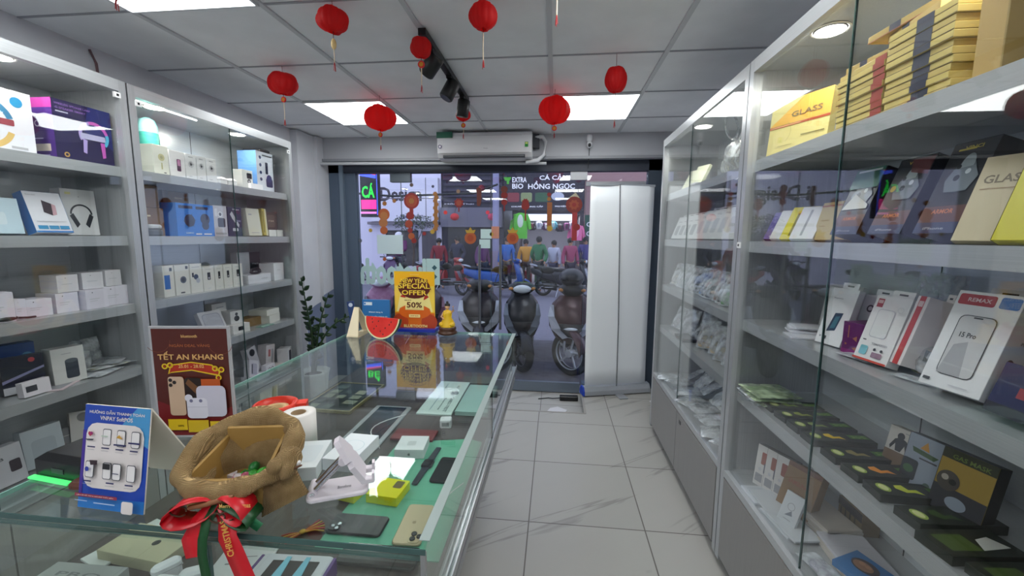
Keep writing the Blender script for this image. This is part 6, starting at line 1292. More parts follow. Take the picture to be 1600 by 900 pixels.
# ================================================================== ENTRANCE: banner, plant, floor things, stickers on the glass
def entrance():
    t = thing('roll_up_banner', 'tall white roll-up banner stand seen from behind by the door', 'banner', (.60, 3.93, .0006), .28)
    sv = C(176, 180, 186, .35, .6); bl = C(20, 60, 170, .4)
    fab, t_, p = nt('banner_back'); p.inputs['Base Color'].default_value = (*lin((232, 236, 240)), 1); p.inputs['Roughness'].default_value = .45
    b = MB(); n = 12
    rings = []
    for i in range(n+1):
        f = i/n; z = .09+f*1.88
        rings.append([(-.31+.02*(1-f)*0+.62*j/10, .012*math.sin(j/10*PI*2+.5)*(f)+.01*math.sin(f*5), z) for j in range(11)])
    vs = [p_ for r in rings for p_ in r]
    b.add(vs, [(i*11+j, i*11+j+1, (i+1)*11+j+1, (i+1)*11+j) for i in range(n) for j in range(10)], fab, True)
    o = b.build('banner_sheet', t); sm = o.modifiers.new('thick', 'SOLIDIFY'); sm.thickness = .0015
    b = MB(); b.box(-.315, .315, -.01, .012, 1.965, 1.985, sv); b.build('top_bar', t)
    b = MB()
    prof = [(-.055, .012), (-.05, .05), (-.03, .085), (.02, .09), (.045, .06), (.05, .012)]
    b.loft([[(x, y, z) for y, z in prof] for x in (-.325, .325)], sv, True, False); b.build('base_cassette', t)
    for s in (-1, 1):
        b = MB(); b.loft([[(s*x, y*1.06, (z-.045)*1.08+.047) for y, z in prof] for x in (.325, .34)], bl if s < 0 else sv, True, False); b.build('end_cap', t)
    b = MB(); b.tube([(.0, -.03, .085), (-.004, -.028, .7), (-.02, -.022, 1.4), (-.035, -.014, 1.98)], .006, C(150, 152, 158, .25, .8), 8); b.build('pole', t)
    b = MB(); b.box(-.02, .06, -.16, .1, 0, .012, sv); b.build('swing_foot', t)
    # crumpled paper and bits
    def crumple(label, loc, r, m, sq=.4):
        b = MB(); b.ell((0, 0, r*sq), (r, r*.8, r*sq), m, 12, 7, False)
        b.v = [v*(1+.35*noise.noise(v*40)) if v.z > .001 else v for v in b.v]
        return tag(b.build('crumpled_paper', loc=loc), label, 'crumpled paper')
    crumple('crumpled white tissue on the floor beside the banner foot', (.92, 3.72, .001), .035, WHITE, .5)
    crumple('small white scrap on the floor near the banner right end', (.98, 3.84, .001), .025, WHITE, .5)
    b = MB(); b.slab([(-.09, -.06), (.06, -.09), (.11, .02), (.02, .09), (-.05, .05)], 0, .004, C(206, 204, 206, .5)); tag(b.build('paper_scrap', loc=(.03, 3.68, -.0995)), 'torn white paper scrap lying on the sunken entrance floor', 'paper')
    t = thing('power_brick', 'black power brick lying by the glass door step', 'power brick', (.16, 3.95, -.0995), .05)
    b = MB(); b.rbox(-.09, .09, -.03, .03, 0, .045, BLACK, .01); b.build('brick_body', t)
    b = MB(); b.tube([(-.09, 0, .02), (-.16, .01, .01), (-.2, .03, .006), (-.3, .0, .006)], .005, BLACK, 6); b.build('cord', t)
    b = MB(); b.ell((0, 0, .006), (.025, .012, .006), C(90, 84, 80, .6), 8, 5); tag(b.build('pebble', loc=(-.19, 3.62, -.0995)), 'small dark crumb on the sunken entrance floor', 'pebble')
    # plant
    t = thing('potted_plant', 'green zz plant with arching leafy stems beside the pillar', 'plant', (-2.13, 3.36, 0))
    b = MB(); b.lathe([(.09, 0), (.1, .02), (.13, .28), (.14, .3), (.125, .3), (.115, .27)], C(206, 206, 204, .35), 24); b.build('pot', t)
    b = MB(); b.lathe([(.117, .26), (.05, .275), (.002, .28)], C(60, 46, 36, .9), 20, cap=False); b.build('soil', t)
    g1 = noisy('leaf_green', (20, 44, 22), (34, 66, 32), 14, .3)
    def stem(pts, n, leaf, seed):
        rnd = random.Random(seed); P = [Vector(p_) for p_ in pts]
        def at(f):
            x = f*(len(P)-1); i = min(int(x), len(P)-2); q = x-i
            p0 = P[max(i-1, 0)]; p1 = P[i]; p2 = P[i+1]; p3 = P[min(i+2, len(P)-1)]
            return .5*((2*p1)+(p2-p0)*q+(2*p0-5*p1+4*p2-p3)*q*q+(3*p1-p0-3*p2+p3)*q*q*q)
        S_ = [at(i/16) for i in range(17)]
        b = MB(); b.tube(S_, [.011*(1-.7*i/16) for i in range(17)], C(40, 66, 34, .5), 8); st = b.build('stem', t)
        for k in range(n):
            f = .18+.8*k/n; p0 = at(f); d = (at(min(f+.02, 1))-at(f-.02)).normalized()
            s = d.cross(Vector((0, 1, 0)) if abs(d.y) < .8 else Vector((1, 0, 0))).normalized()*(1 if k % 2 else -1)
            s = (s+d*.9+Vector((rnd.uniform(-.2, .2), rnd.uniform(-.5, .5), rnd.uniform(-.1, .3)))).normalized()
            L = leaf*(1-.3*abs(f-.5)); u = s; v = u.cross(Vector((rnd.uniform(-.3, .3), -1, .2))).normalized(); nn = u.cross(v)
            vs = []; 
            for i in range(7):
                q = i/6; w = L*.26*math.sin(PI*q**.8)+.0005
                c = p0+u*L*q+Vector((0, 0, -L*.15*q*q))
                vs += [c-v*w+nn*w*.35, c, c+v*w+nn*w*.35]
            fs = []
            for i in range(6):
                for j in (0, 1): fs.append((i*3+j, i*3+j+1, i*3+j+4, i*3+j+3))
            b = MB(); b.add(vs, fs, g1, True); lf = b.build('leaf', st); sm = lf.modifiers.new('thick', 'SOLIDIFY'); sm.thickness = .0012
    stem([(0, 0, .28), (.02, -.02, .6), (.0, -.05, .9), (-.03, -.06, 1.14)], 15, .085, 1)
    stem([(.02, 0, .28), (.05, .0, .55), (.1, .0, .78), (.17, .02, 1.0)], 13, .075, 2)
    stem([(.02, 0, .28), (.06, .0, .5), (.18, .02, .70), (.36, .05, .80), (.62, .08, .80)], 15, .065, 3)
    stem([(-.02, .02, .28), (-.03, .05, .5), (-.06, .08, .7), (-.1, .1, .86)], 10, .075, 4)
    stem([(.0, .0, .28), (.01, .01, .42), (.0, .02, .6), (.03, -.0, .72)], 9, .08, 5)
    # things stuck on the glass (inside face)
    GY = 4.143
    mint = C(178, 206, 206, .5); gold = C(150, 98, 44, .6); red = C(132, 34, 32, .6); org = C(166, 84, 42, .6); yel = C(176, 142, 50, .6)
    def stick(name, label, cat, shapes, group='festive stickers on the shop window'):
        b = MB()
        for k, s in enumerate(shapes):
            y = GY-.0022-.0006*k
            if s[0] == 'c': _, x, z, r, m = s; pts = [(x+r*math.cos(2*PI*i/20), z+r*math.sin(2*PI*i/20)) for i in range(20)]
            elif s[0] == 's': _, x, z, r, m = s; pts = [(x+(r if i % 2 else r*.72)*math.cos(2*PI*i/16), z+(r if i % 2 else r*.72)*math.sin(2*PI*i/16)) for i in range(16)]
            elif s[0] == 'r': _, x0, x1, z0, z1, m = s; pts = [(x0, z0), (x1, z0), (x1, z1), (x0, z1)]
            elif s[0] == 'p': _, pts, m = s
            b.loft([[(x, y, z) for x, z in pts], [(x, GY+.0, z) for x, z in pts]], m, True, False)
        return tag(b.build(name), label, cat, group)
    def tx(x): return (x-866)/644*4.15*1.0
    # px to metres on the glass at y=4.143
    def gx(px, py): return (px-862)*.00645+.0
    def G(px, py):
        p_, y_, r_ = .1226, .104, .0077; cy, sy = math.cos(y_), math.sin(y_)
        f = Vector((-sy*math.cos(p_), cy*math.cos(p_), -math.sin(p_))); r0 = Vector((cy, sy, 0)); u0 = r0.cross(f)
        rt = math.cos(r_)*r0+math.sin(r_)*u0; up = -math.sin(r_)*r0+math.cos(r_)*u0
        d = (px-800)/644.29*rt-(py-450)/644.29*up+f; k = GY/d.y
        return d.x*k, 1.4958+d.z*k
    def R(x0, y0, x1, y1, m): a = G(x0, y0); c = G(x1, y1); return ('r', a[0], c[0], c[1], a[1], m)
    def Cc(x, y, r, m, k='c'): a = G(x, y); return (k, a[0], a[1], r*.0067, m)
    stick('window_sticker', 'red round lantern sticker with hanging segments on the glass left of centre', 'sticker', [Cc(643, 314, 12, red), Cc(643, 314, 9, C(150, 60, 36, .6)), Cc(643, 314, 5, gold, 's'), R(640, 325, 646, 333, red), Cc(641, 337, 6, red), Cc(639, 350, 6, C(150, 60, 40, .6)), Cc(641, 360, 4, red), Cc(643, 369, 5, org), Cc(647, 376, 4, red)])
    stick('window_sticker', 'orange lantern sticker with a twisted tail above the blank paper', 'sticker', [Cc(600, 335, 9, org), Cc(600, 337, 6, C(170, 108, 60, .6)), Cc(599, 348, 7, C(166, 106, 64, .6)), Cc(600, 360, 6, org), Cc(601, 318, 4, gold, 's')])
    stick('window_sticker', 'long gold coin string sticker right of the round lantern', 'sticker', [R(678, 308, 684, 360, C(140, 96, 48, .6))]+[Cc(681+(k % 2)*2-1, 303+k*5.5, 4, gold, 's') for k in range(11)]+[Cc(676, 362, 4, yel, 's')])
    stick('window_sticker', 'small red star lantern sticker on the dark part of the glass', 'sticker', [Cc(717, 317, 8, red, 's'), Cc(717, 317, 4, C(150, 66, 48, .6)), R(716, 324, 718, 331, red)])
    stick('window_sticker', 'dim orange oblong sticker right of the small star lantern', 'sticker', [R(745, 298, 752, 318, C(104, 50, 40, .6)), Cc(748, 297, 4, C(104, 50, 40, .6)), Cc(748, 319, 3, C(104, 50, 40, .6))])
    stick('window_sticker', 'red arched lantern sticker over the shop sign on the right', 'sticker', [Cc(821, 322, 6, red), Cc(821, 316, 6, red, 's'), R(820, 328, 822, 345, red)])
    stick('window_sticker', 'gold letter column sticker hanging left of the big red disc', 'sticker', [R(855, 316, 862, 354, C(146, 90, 44, .6)), Cc(858, 304, 3, red), Cc(858, 311, 3, gold), Cc(859, 357, 5, yel, 's')]+[Cc(858, 320+k*6, 2.2, C(150, 80, 40, .5)) for k in range(6)])
    stick('window_sticker', 'big dark red disc sticker with a diamond and long tail at right', 'sticker', [Cc(897, 320, 12, C(118, 36, 28, .6)), Cc(897, 320, 8, C(140, 62, 36, .6), 's'), Cc(897, 320, 3, red), R(894, 332, 901, 376, C(150, 40, 44, .5)), Cc(901, 355, 5, red)])
    stick('window_sticker', 'stacked red lantern sticker at the left of the shop sign', 'sticker', [Cc(788, 305, 5, red), Cc(788, 316, 4.5, red), R(787, 320, 789, 330, red), Cc(788, 296, 5, C(110, 50, 40, .5))])
    for px, l in ((735, 'orange pineapple sticker left of the small blank notes'), (801, 'orange pineapple sticker right of the small blank notes')):
        a = G(px, 372); g = G(px, 361); q = .0067
        stick('window_sticker', l, 'sticker', [('c', a[0], a[1], 9*q, org), ('p', [(g[0]-8*q, g[1]+2*q), (g[0]-6*q, g[1]-3*q), (g[0]+6*q, g[1]-3*q), (g[0]+8*q, g[1]+2*q), (g[0]+3*q, g[1]+1*q), (g[0], g[1]+6*q), (g[0]-3*q, g[1]+1*q)], yel), ('c', a[0], a[1], 5*q, C(150, 62, 32, .6))])
    for px, py, l, m in ((616, 314, 'tiny gold blossom sticker near the top left', gold), (643, 289, 'tiny dark blossom sticker above the round lantern', C(80, 60, 50, .5)), (579, 360, 'tiny green-yellow blossom sticker at the far left', yel), (563, 376, 'tiny grey ring sticker on the left window frame', C(96, 100, 110, .5)), (768, 366, 'tiny yellow blossom between the pineapple stickers', yel), (716, 299, 'tiny pale blossom above the star lantern', C(150, 120, 96, .5)), (601, 405, 'small orange flower sticker above the mint lettering', org), (663, 365, 'tiny red berry sticker on the glass', red), (762, 332, 'tiny bright pink lantern dot sticker', C(220, 60, 80, .5)), (696, 332, 'tiny bright red lantern dot sticker', C(214, 50, 44, .5))):
        stick('window_sticker', l, 'sticker', [Cc(px, py, 3.4, m, 's')])
    stick('blank_notice', 'blank pale notice sheet taped on the left of the glass front', 'notice', [R(589, 367, 630, 397, C(196, 214, 220, .5))], None)
    stick('blank_notice', 'small pale square notice on the door, upper one', 'notice', [R(751, 358, 768, 373, C(190, 214, 214, .5))], 'small pale notices on the door')
    stick('blank_notice', 'small pale rounded notice on the door, lower one', 'notice', [R(749, 374, 766, 388, C(190, 214, 214, .5))], 'small pale notices on the door')
    # mint lettering, mirrored (it faces the street)
    a = G(565, 443); c = G(687, 412)
    t = thing('window_lettering', 'mint cut-out shop lettering on the glass, seen mirrored from inside', 'lettering', (0, 0, 0))
    b = MB()
    b.loft([[(x, y, z) for x, z in ((c[0]-.14, a[1]-.0), (c[0], a[1]), (c[0], c[1]+.05), (c[0]-.14, c[1]+.05))] for y in (GY-.003, GY-.001)], mint, True, False)
    for z in (.3, .72):
        zz = a[1]+(c[1]-a[1])*z+.02; xx = c[0]-.055
        b.loft([[(xx+.028*math.cos(k*PI/2), y, zz+.028*math.sin(k*PI/2)) for k in range(4)] for y in (GY-.0042, GY-.003)], C(52, 90, 100, .5), True, False)
    b.build('letter_plate', t)
    vs, fs, ww, hh = text_data('luetooth')
    W_, H_ = (c[0]-.15)-a[0], c[1]-a[1]
    sx, sy = W_/ww, H_*1.2/hh
    b = MB(); ox = (c[0]-.15+a[0])/2; oz = (a[1]+c[1])/2+.02
    for q, (dx, dz) in enumerate(((0, 0), (.007, 0), (-.007, 0), (0, .008), (0, -.008))):
        b.add([(ox-v.x*sx+dx, GY-.0012-.0004*q, oz+v.y*sy+dz) for v in vs], [f[::-1] for f in fs], mint)
    b.build('letters', t)
entrance()

# ================================================================== THE STREET
def street():
    road = noisy('asphalt', (108, 106, 120), (124, 121, 134), 30, .9); paving = noisy('paving', (70, 68, 78), (88, 86, 98), 9, .8)
    b = MB(); b.box(-9, 8, 4.2, 6.4, -.3, -.12, paving); struct(b.build('trim_8'))
    b = MB(); b.box(-14, 12, 6.4, 13.6, -.4, -.16, road); struct(b.build('trim_9'))
    b = MB(); b.box(-14, 12, 13.6, 24, -.4, -.05, C(126, 122, 132, .8)); b.box(-14, 12, 13.5, 13.6, -.16, -.045, C(176, 170, 176, .7)); struct(b.build('trim_10'))
    lil = C(226, 218, 236, .7); dark = C(40, 38, 54, .7); ink = C(60, 50, 64, .5)
    # left white building with sign
    t = thing('white_building', 'white shop building across the street with a pale lettered signboard', 'building', (0, 15.2, 0))
    b = MB(); b.box(-12, -4.25, .0, 3, -.05, 7, lil); b.build('wall', t)
    b = MB(); b.box(-6.9, -4.3, -.25, -.02, 2.05, 3.62, C(232, 226, 240, .6, 0, .0)); b.box(-7, -4.28, -.3, -.0, 1.93, 2.03, C(120, 112, 122, .6)); sg = b.build('signboard', t)
    b = MB(); printing(b, face((-6.9, -.25, 2.05), (1, 0, 0), (0, 0, 1)), 2.6, 1.57, [('t', .40, .58, .72, .42, 'i Design', ink), ('t', .405, .575, .72, .42, 'i Design', ink), ('c', .93, .8, .02, ink), ('r', 0, .52, 1, .54, C(110, 100, 112, .5)), ('r', 0, .72, .8, .725, C(180, 170, 180, .5)), ('t', .63, .1, .3, .09, 'WOMAN.ART', C(90, 86, 110, .5)), ('rr', .45, .05, .51, .16, C(50, 50, 110, .5)), ('t', .48, .105, .02, .08, 'f', lil), ('o', .55, .105, .025, .01, C(50, 50, 90, .5)), ('r', .82, 0, .83, 1, C(96, 90, 104, .5))]); b.build('sign_lettering', sg)
    b = MB(); b.box(-6.35, -5.2, -.04, .0, .35, 1.65, C(66, 58, 62, .4)); b.build('window', t)
    b = MB(); b.box(-6.4, -6.33, -.06, .0, .3, 1.72, BLACK); b.box(-5.22, -5.15, -.06, 0, .3, 1.72, BLACK); b.box(-6.4, -5.15, -.06, 0, 1.65, 1.72, BLACK); b.build('window_frame', t)
    b = MB(); b.box(-5.0, -4.45, -.04, 0, -.05, 1.7, C(84, 76, 84, .4)); b.build('door', t)
    # tree in pot
    t = thing('potted_tree', 'slim tree in a white pot before the white building', 'tree', (-5.0, 14.1, -.05))
    b = MB(); b.lathe([(.16, 0), (.22, .5), (.2, .5)], C(220, 216, 224, .5), 16); b.build('pot', t)
    b = MB(); b.tube([(0, 0, .4), (.05, 0, 1.0), (-.02, 0, 1.6), (.05, 0, 2.1)], [.04, .035, .03, .015], C(90, 74, 66, .8)); b.tube([(.04, 0, 1.1), (.3, 0, 1.6), (.4, 0, 1.9)], [.02, .015, .01], C(90, 74, 66, .8)); b.tube([(0, 0, 1.4), (-.3, 0, 1.8)], [.02, .01], C(90, 74, 66, .8)); b.build('trunk', t)
    rnd = random.Random(3); b = MB(); lm = noisy('tree_leaves', (50, 64, 44), (80, 92, 66), 10, .7)
    for k in range(420):
        a = rnd.random()*2*PI; rr = rnd.random()**.5; x = .7*rr*math.cos(a)+.05; y = .5*rr*math.sin(a); z = 2.05+.38*rnd.uniform(-1, 1)*(1-rr*.6)
        u = Vector((rnd.uniform(-1, 1), rnd.uniform(-1, 1), rnd.uniform(-.6, .3))).normalized(); v = u.orthogonal().normalized(); P = Vector((x, y, z))
        b.poly([P, P+u*.05+v*.02, P+u*.1, P+u*.05-v*.02], lm)
    b.build('foliage', t)['kind'] = 'stuff'
    # dark middle building
    t = thing('dark_building', 'dark slatted shopfront across the street in the middle', 'building', (0, 15.2, 0))
    sl = C(46, 42, 60, .6); b = MB(); b.box(-4.2, -1.9, 0, 3, -.05, 7, sl); b.build('wall', t)
    b = MB(); b.box(-4.2, -1.95, -.3, 0, 1.85, 2.55, C(110, 106, 122, .6)); b.build('awning_band', t)
    for k in range(7):
        b = MB(); b.box(-4.15, -1.95, -.06, 0, 2.75+k*.2, 2.85+k*.2, C(64, 58, 76, .6)); b.build('slat', t)
    b = MB(); b.box(-4.0, -2.1, -.03, 0, -.05, 1.8, C(28, 26, 38, .4)); b.build('shutter', t)
    b = MB(); printing(b, face((-4.1, -.31, 2.6), (1, 0, 0), (0, 0, 1)), 1.2, .15, [('t', .5, .5, .9, .5, 'Hồng Thái', C(206, 200, 214, .5))]); b.build('small_lettering', t)
    for k, (x, z, w) in enumerate(((-3.3, 3.55, .2), (-2.75, 3.6, .5))):
        t2 = thing('street_lantern', ['small red lantern hanging before the dark building, left', 'small pink lantern hanging before the dark building, right'][k], 'lantern', (-3.6+1.35*k, 14.6, 2.2), 0, 'lanterns across the street')
        b = MB(); b.ell((0, 0, 0), (.16, .16, .13), C(214, 44, 50, .5) if k == 0 else C(220, 60, 100, .5)); b.build('shade', t2); b = MB(); b.tube([(0, 0, .12), (0, .32, .4)], .01, BLACK); b.build('cord', t2)
    # pole
    t = thing('utility_pole', 'pale lilac utility pole standing at the far kerb', 'pole', (-2.03, 14.0, -.05)); b = MB(); b.lathe([(.12, 0), (.11, 3), (.09, 6)], C(150, 146, 176, .6), 14); b.build('shaft', t)
    b = MB(); b.box(-.13, .13, -.13, -.1, 1.5, 1.9, C(206, 120, 70, .5)); b.build('notice', t)
    # right shop
    t = thing('fish_shop', 'dark fronted shop across the street with big white lettering and lit interior', 'shop', (0, 15.2, 0))
    b = MB(); b.box(-1.6, 1.0, 0, .2, 2.35, 7, C(52, 46, 62, .6)); b.box(-1.6, -1.45, 0, 3, -.05, 2.35, C(60, 54, 68, .6)); b.box(.85, 1.0, 0, 3, -.05, 2.35, C(60, 54, 68, .6)); b.box(-1.45, .85, 2.9, 3, -.05, 2.35, C(120, 120, 136, .6)); b.box(-1.45, .85, 0, 3, 2.33, 2.36, C(90, 90, 100, .6)); b.build('wall', t)
    b = MB(); b.box(-1.9, .95, -.2, 0, 2.45, 3.95, C(48, 42, 56, .5)); sg = b.build('signboard', t)
    w = C(240, 238, 246, .5, 0, .35)
    b = MB(); mf = face((-1.9, -.2, 2.45), (1, 0, 0), (0, 0, 1))
    printing(b, mf, 2.85, 1.5, [('t', .2, .72, .18, .12, 'EXTRA', w), ('t', .18, .57, .14, .12, 'BIO', w), ('p', [(.02, .7), (.08, .7), (.1, .78), (.0, .78)], C(90, 190, 60, .5)), ('p', [(.04, .62), (.07, .62), (.07, .7), (.04, .7)], C(90, 190, 60, .5)),
             ('t', .66, .78, .42, .14, 'CÁ CẢNH', w), ('t', .6, .58, .58, .22, 'HỒNG NGỌC', w), ('t', .3, .1, .4, .05, 'CHUYÊN CUNG CẤP', w), ('t', .8, .1, .3, .05, 'PHỤ KIỆN CÁ CẢNH', w), ('rr', .05, .2, .2, .42, C(150, 60, 70, .5)), ('rr', .22, .2, .36, .42, C(150, 160, 110, .5)), ('rr', .4, .2, .56, .42, C(60, 100, 70, .5)), ('e', .68, .33, .08, .1, C(206, 206, 220, .5)), ('p', [(.82, .3), (.9, .42), (.95, .3), (.9, .24)], C(190, 170, 120, .5))]); b.build('sign_lettering', sg)
    b = MB(); b.box(-1.3, .7, -.1, .1, 2.1, 2.33, C(226, 230, 240, .5, 0, 1.1)); b.build('lit_canopy', t)
    b = MB(); b.tube([(-1.44, .7, 2.13), (.84, .7, 2.13)], .015, C(170, 170, 176, .3, .8)); b.build('garment_rail', t)
    b = MB(); b.box(-1.26, -1.24, -.6, -.2, 2.47, 2.49, BLACK); b.build('hook_bar', t)
    # far small lettering panel to the right
    t = thing('pink_building', 'narrow pinkish building beside the fish shop', 'building', (0, 15.2, 0)); b = MB(); b.box(1.0, 9, 0, 3, -.05, 7, C(170, 132, 130, .7)); b.build('wall', t)
    b = MB(); b.box(1.02, 1.6, -.15, 0, 1.2, 2.3, C(26, 76, 56, .5)); printing(b, face((1.02, -.15, 1.2), (1, 0, 0), (0, 0, 1)), .58, 1.1, [('t', .25, .7, .3, .16, 'C', WHITE), ('t', .25, .4, .3, .16, 'G', WHITE)]); b.build('green_sign', t)
    # LED sign hanging near
    t = thing('led_sign', 'vertical glowing green and pink light sign outside at the left', 'sign', (-2.77, 6.0, 0))
    b = MB(); b.box(-.14, .13, 0, .1, 1.78, 2.75, C(16, 14, 30, .4)); b.build('sign_case', t)
    mf = face((-.14, 0, 1.78), (1, 0, 0), (0, 0, 1))
    grn = C(30, 235, 60, .5, 0, 1.6); pk = C(240, 40, 130, .5, 0, 1.3); bl = C(70, 90, 240, .5, 0, 1.3)
    b = MB(); printing(b, mf, .27, .97, [('t', .45, .4, .72, .22, 'CÁ', grn), ('r', .04, .12, .9, .26, pk), ('r', .0, .05, .9, .08, C(235, 120, 190, .5, 0, 1.2)), ('r', .94, .03, .98, .7, bl), ('t', .45, .8, .72, .16, 'BỂ', grn), ('p', [(0, .62), (.9, .58), (.9, .63), (0, .67)], bl), ('p', [(0, .67), (.9, .63), (.9, .65), (0, .7)], C(236, 60, 60, .5, 0, 1.2))]); b.build('light_letters', t)
    b = MB(); b.tube([(0, .05, 2.75), (0, .05, 4)], .02, BLACK); b.build('bracket', t)
    # overhead cable
    b = MB(); b.tube([(-8, 12.5, 2.95), (-5, 12.5, 2.72), (-2.5, 12.5, 2.8), (-1.8, 12.8, 3.1)], .035, BLACK, 6); tag(b.build('overhead_cable'), 'thick black overhead cable crossing before the white building', 'cable')
    # clothes on hangers in the shop
    def jacket(label, x, y, z, m1, m2, s=1, long=False):
        t = thing('hanging_garment', label, 'garment', (x, y, z), 0, 'garments hanging across the street')
        b = MB(); H = .75 if long else .55
        pr = [(.2*s, -H*s), (.21*s, -H*.5*s), (.2*s, -.12*s), (.17*s, -.04*s), (.06*s, 0)]
        b.loft([[(r*math.cos(2*PI*k/16), r*.45*math.sin(2*PI*k/16), zz) for k in range(16)] for r, zz in pr], m1, True, True); b.build('torso_cloth', t)
        for q in (-1, 1):
            b = MB(); b.tube([(q*.15*s, 0, -.06*s), (q*.24*s, 0, -.25*s), (q*.28*s, 0, -.48*s)], [.07*s, .06*s, .05*s], m1, 10); b.build('sleeve', t)
        b = MB(); b.ell((0, -.08*s, -.25*s), (.09*s, .03*s, .2*s), m2); b.build('front_print', t)
        b = MB(); b.tube([(0, 0, 0), (0, 0, .08), (.02, 0, .12)], .008, BLACK, 6); b.build('hanger_hook', t)
    jacket('bright green jacket with pale front at the shop entrance', -1.25, 14.7, 2.35, C(90, 190, 50, .6), C(220, 230, 210, .6), 1.2, True)
    jacket('pink shirt hanging at the right side of the fish shop', .72, 14.8, 1.95, C(226, 110, 160, .6), C(240, 160, 190, .6), 1.0)
    for k, (x, z, a, c_, l) in enumerate(((-.9, 1.95, (30, 30, 44), (120, 60, 80), 'dark jacket first on the lit shop rail'), (-.65, 2.0, (200, 204, 220), (150, 160, 190), 'white jacket second on the lit shop rail'), (-.38, 1.95, (80, 40, 90), (214, 214, 226), 'purple jacket third on the lit shop rail'), (-.1, 2.0, (90, 170, 190), (190, 214, 220), 'aqua shirt in the middle of the lit shop rail'), (.15, 1.9, (30, 34, 50), (90, 40, 60), 'navy shirt fifth on the lit shop rail'), (.4, 1.95, (120, 50, 110), (60, 30, 70), 'magenta dress near the end of the lit shop rail'), (.6, 2.0, (196, 190, 206), (120, 120, 150), 'pale grey shirt last on the lit shop rail'))):
        jacket(l, x, 15.9, z+.1, C(*a, .7), C(*c_, .7), .52)
    L = bpy.data.lights.new('shop_tube', 'AREA'); L.shape = 'RECTANGLE'; L.size = 2; L.size_y = .3; L.energy = 90
    lo = bpy.data.objects.new('shop_tube_light', L); COL.objects.link(lo); lo.location = (-.3, 16, 2.28)
    for k, (x, y, s, c_) in enumerate(((-1.0, 14.2, .4, (120, 40, 50)), (-.5, 14.3, .35, (60, 90, 60)), (.0, 14.2, .4, (50, 60, 120)), (.5, 14.3, .35, (190, 130, 50)))):
        pbox('goods_crate', ['crimson crate before the fish shop', 'green crate before the fish shop', 'blue crate before the fish shop', 'amber crate before the fish shop'][k], 'crate', 'crates before the fish shop', (x, y, -.05), (.4, .3, s), 0, col=C(*c_, .6), F=[('r', .1, .3, .9, .35, BLACK), ('r', .1, .6, .9, .65, BLACK)])

def skin(name, pts, edges, rad, m, parent, root=0, sub=2):
    me = bpy.data.meshes.new(name); me.from_pydata(pts, edges, []); me.update(); me.materials.append(m)
    o = bpy.data.objects.new(name, me); COL.objects.link(o)
    if parent: o.parent = parent
    sk = o.modifiers.new('skin', 'SKIN'); sk.use_smooth_shade = True
    lay = me.skin_vertices[0] if me.skin_vertices else None
    if lay is None:
        me.attributes  # skin layer is created below through bmesh
        import bmesh
        bm = bmesh.new(); bm.from_mesh(me); ly = bm.verts.layers.skin.verify(); bm.verts.ensure_lookup_table()
        for i, v in enumerate(bm.verts):
            v[ly].radius = (rad[i], rad[i]) if not isinstance(rad[i], tuple) else rad[i]; v[ly].use_root = (i == root)
        bm.to_mesh(me); bm.free()
    else:
        for i, v in enumerate(lay.data):
            v.radius = (rad[i], rad[i]) if not isinstance(rad[i], tuple) else rad[i]; v.use_root = (i == root)
    s = o.modifiers.new('sub', 'SUBSURF'); s.levels = s.render_levels = sub
    return o

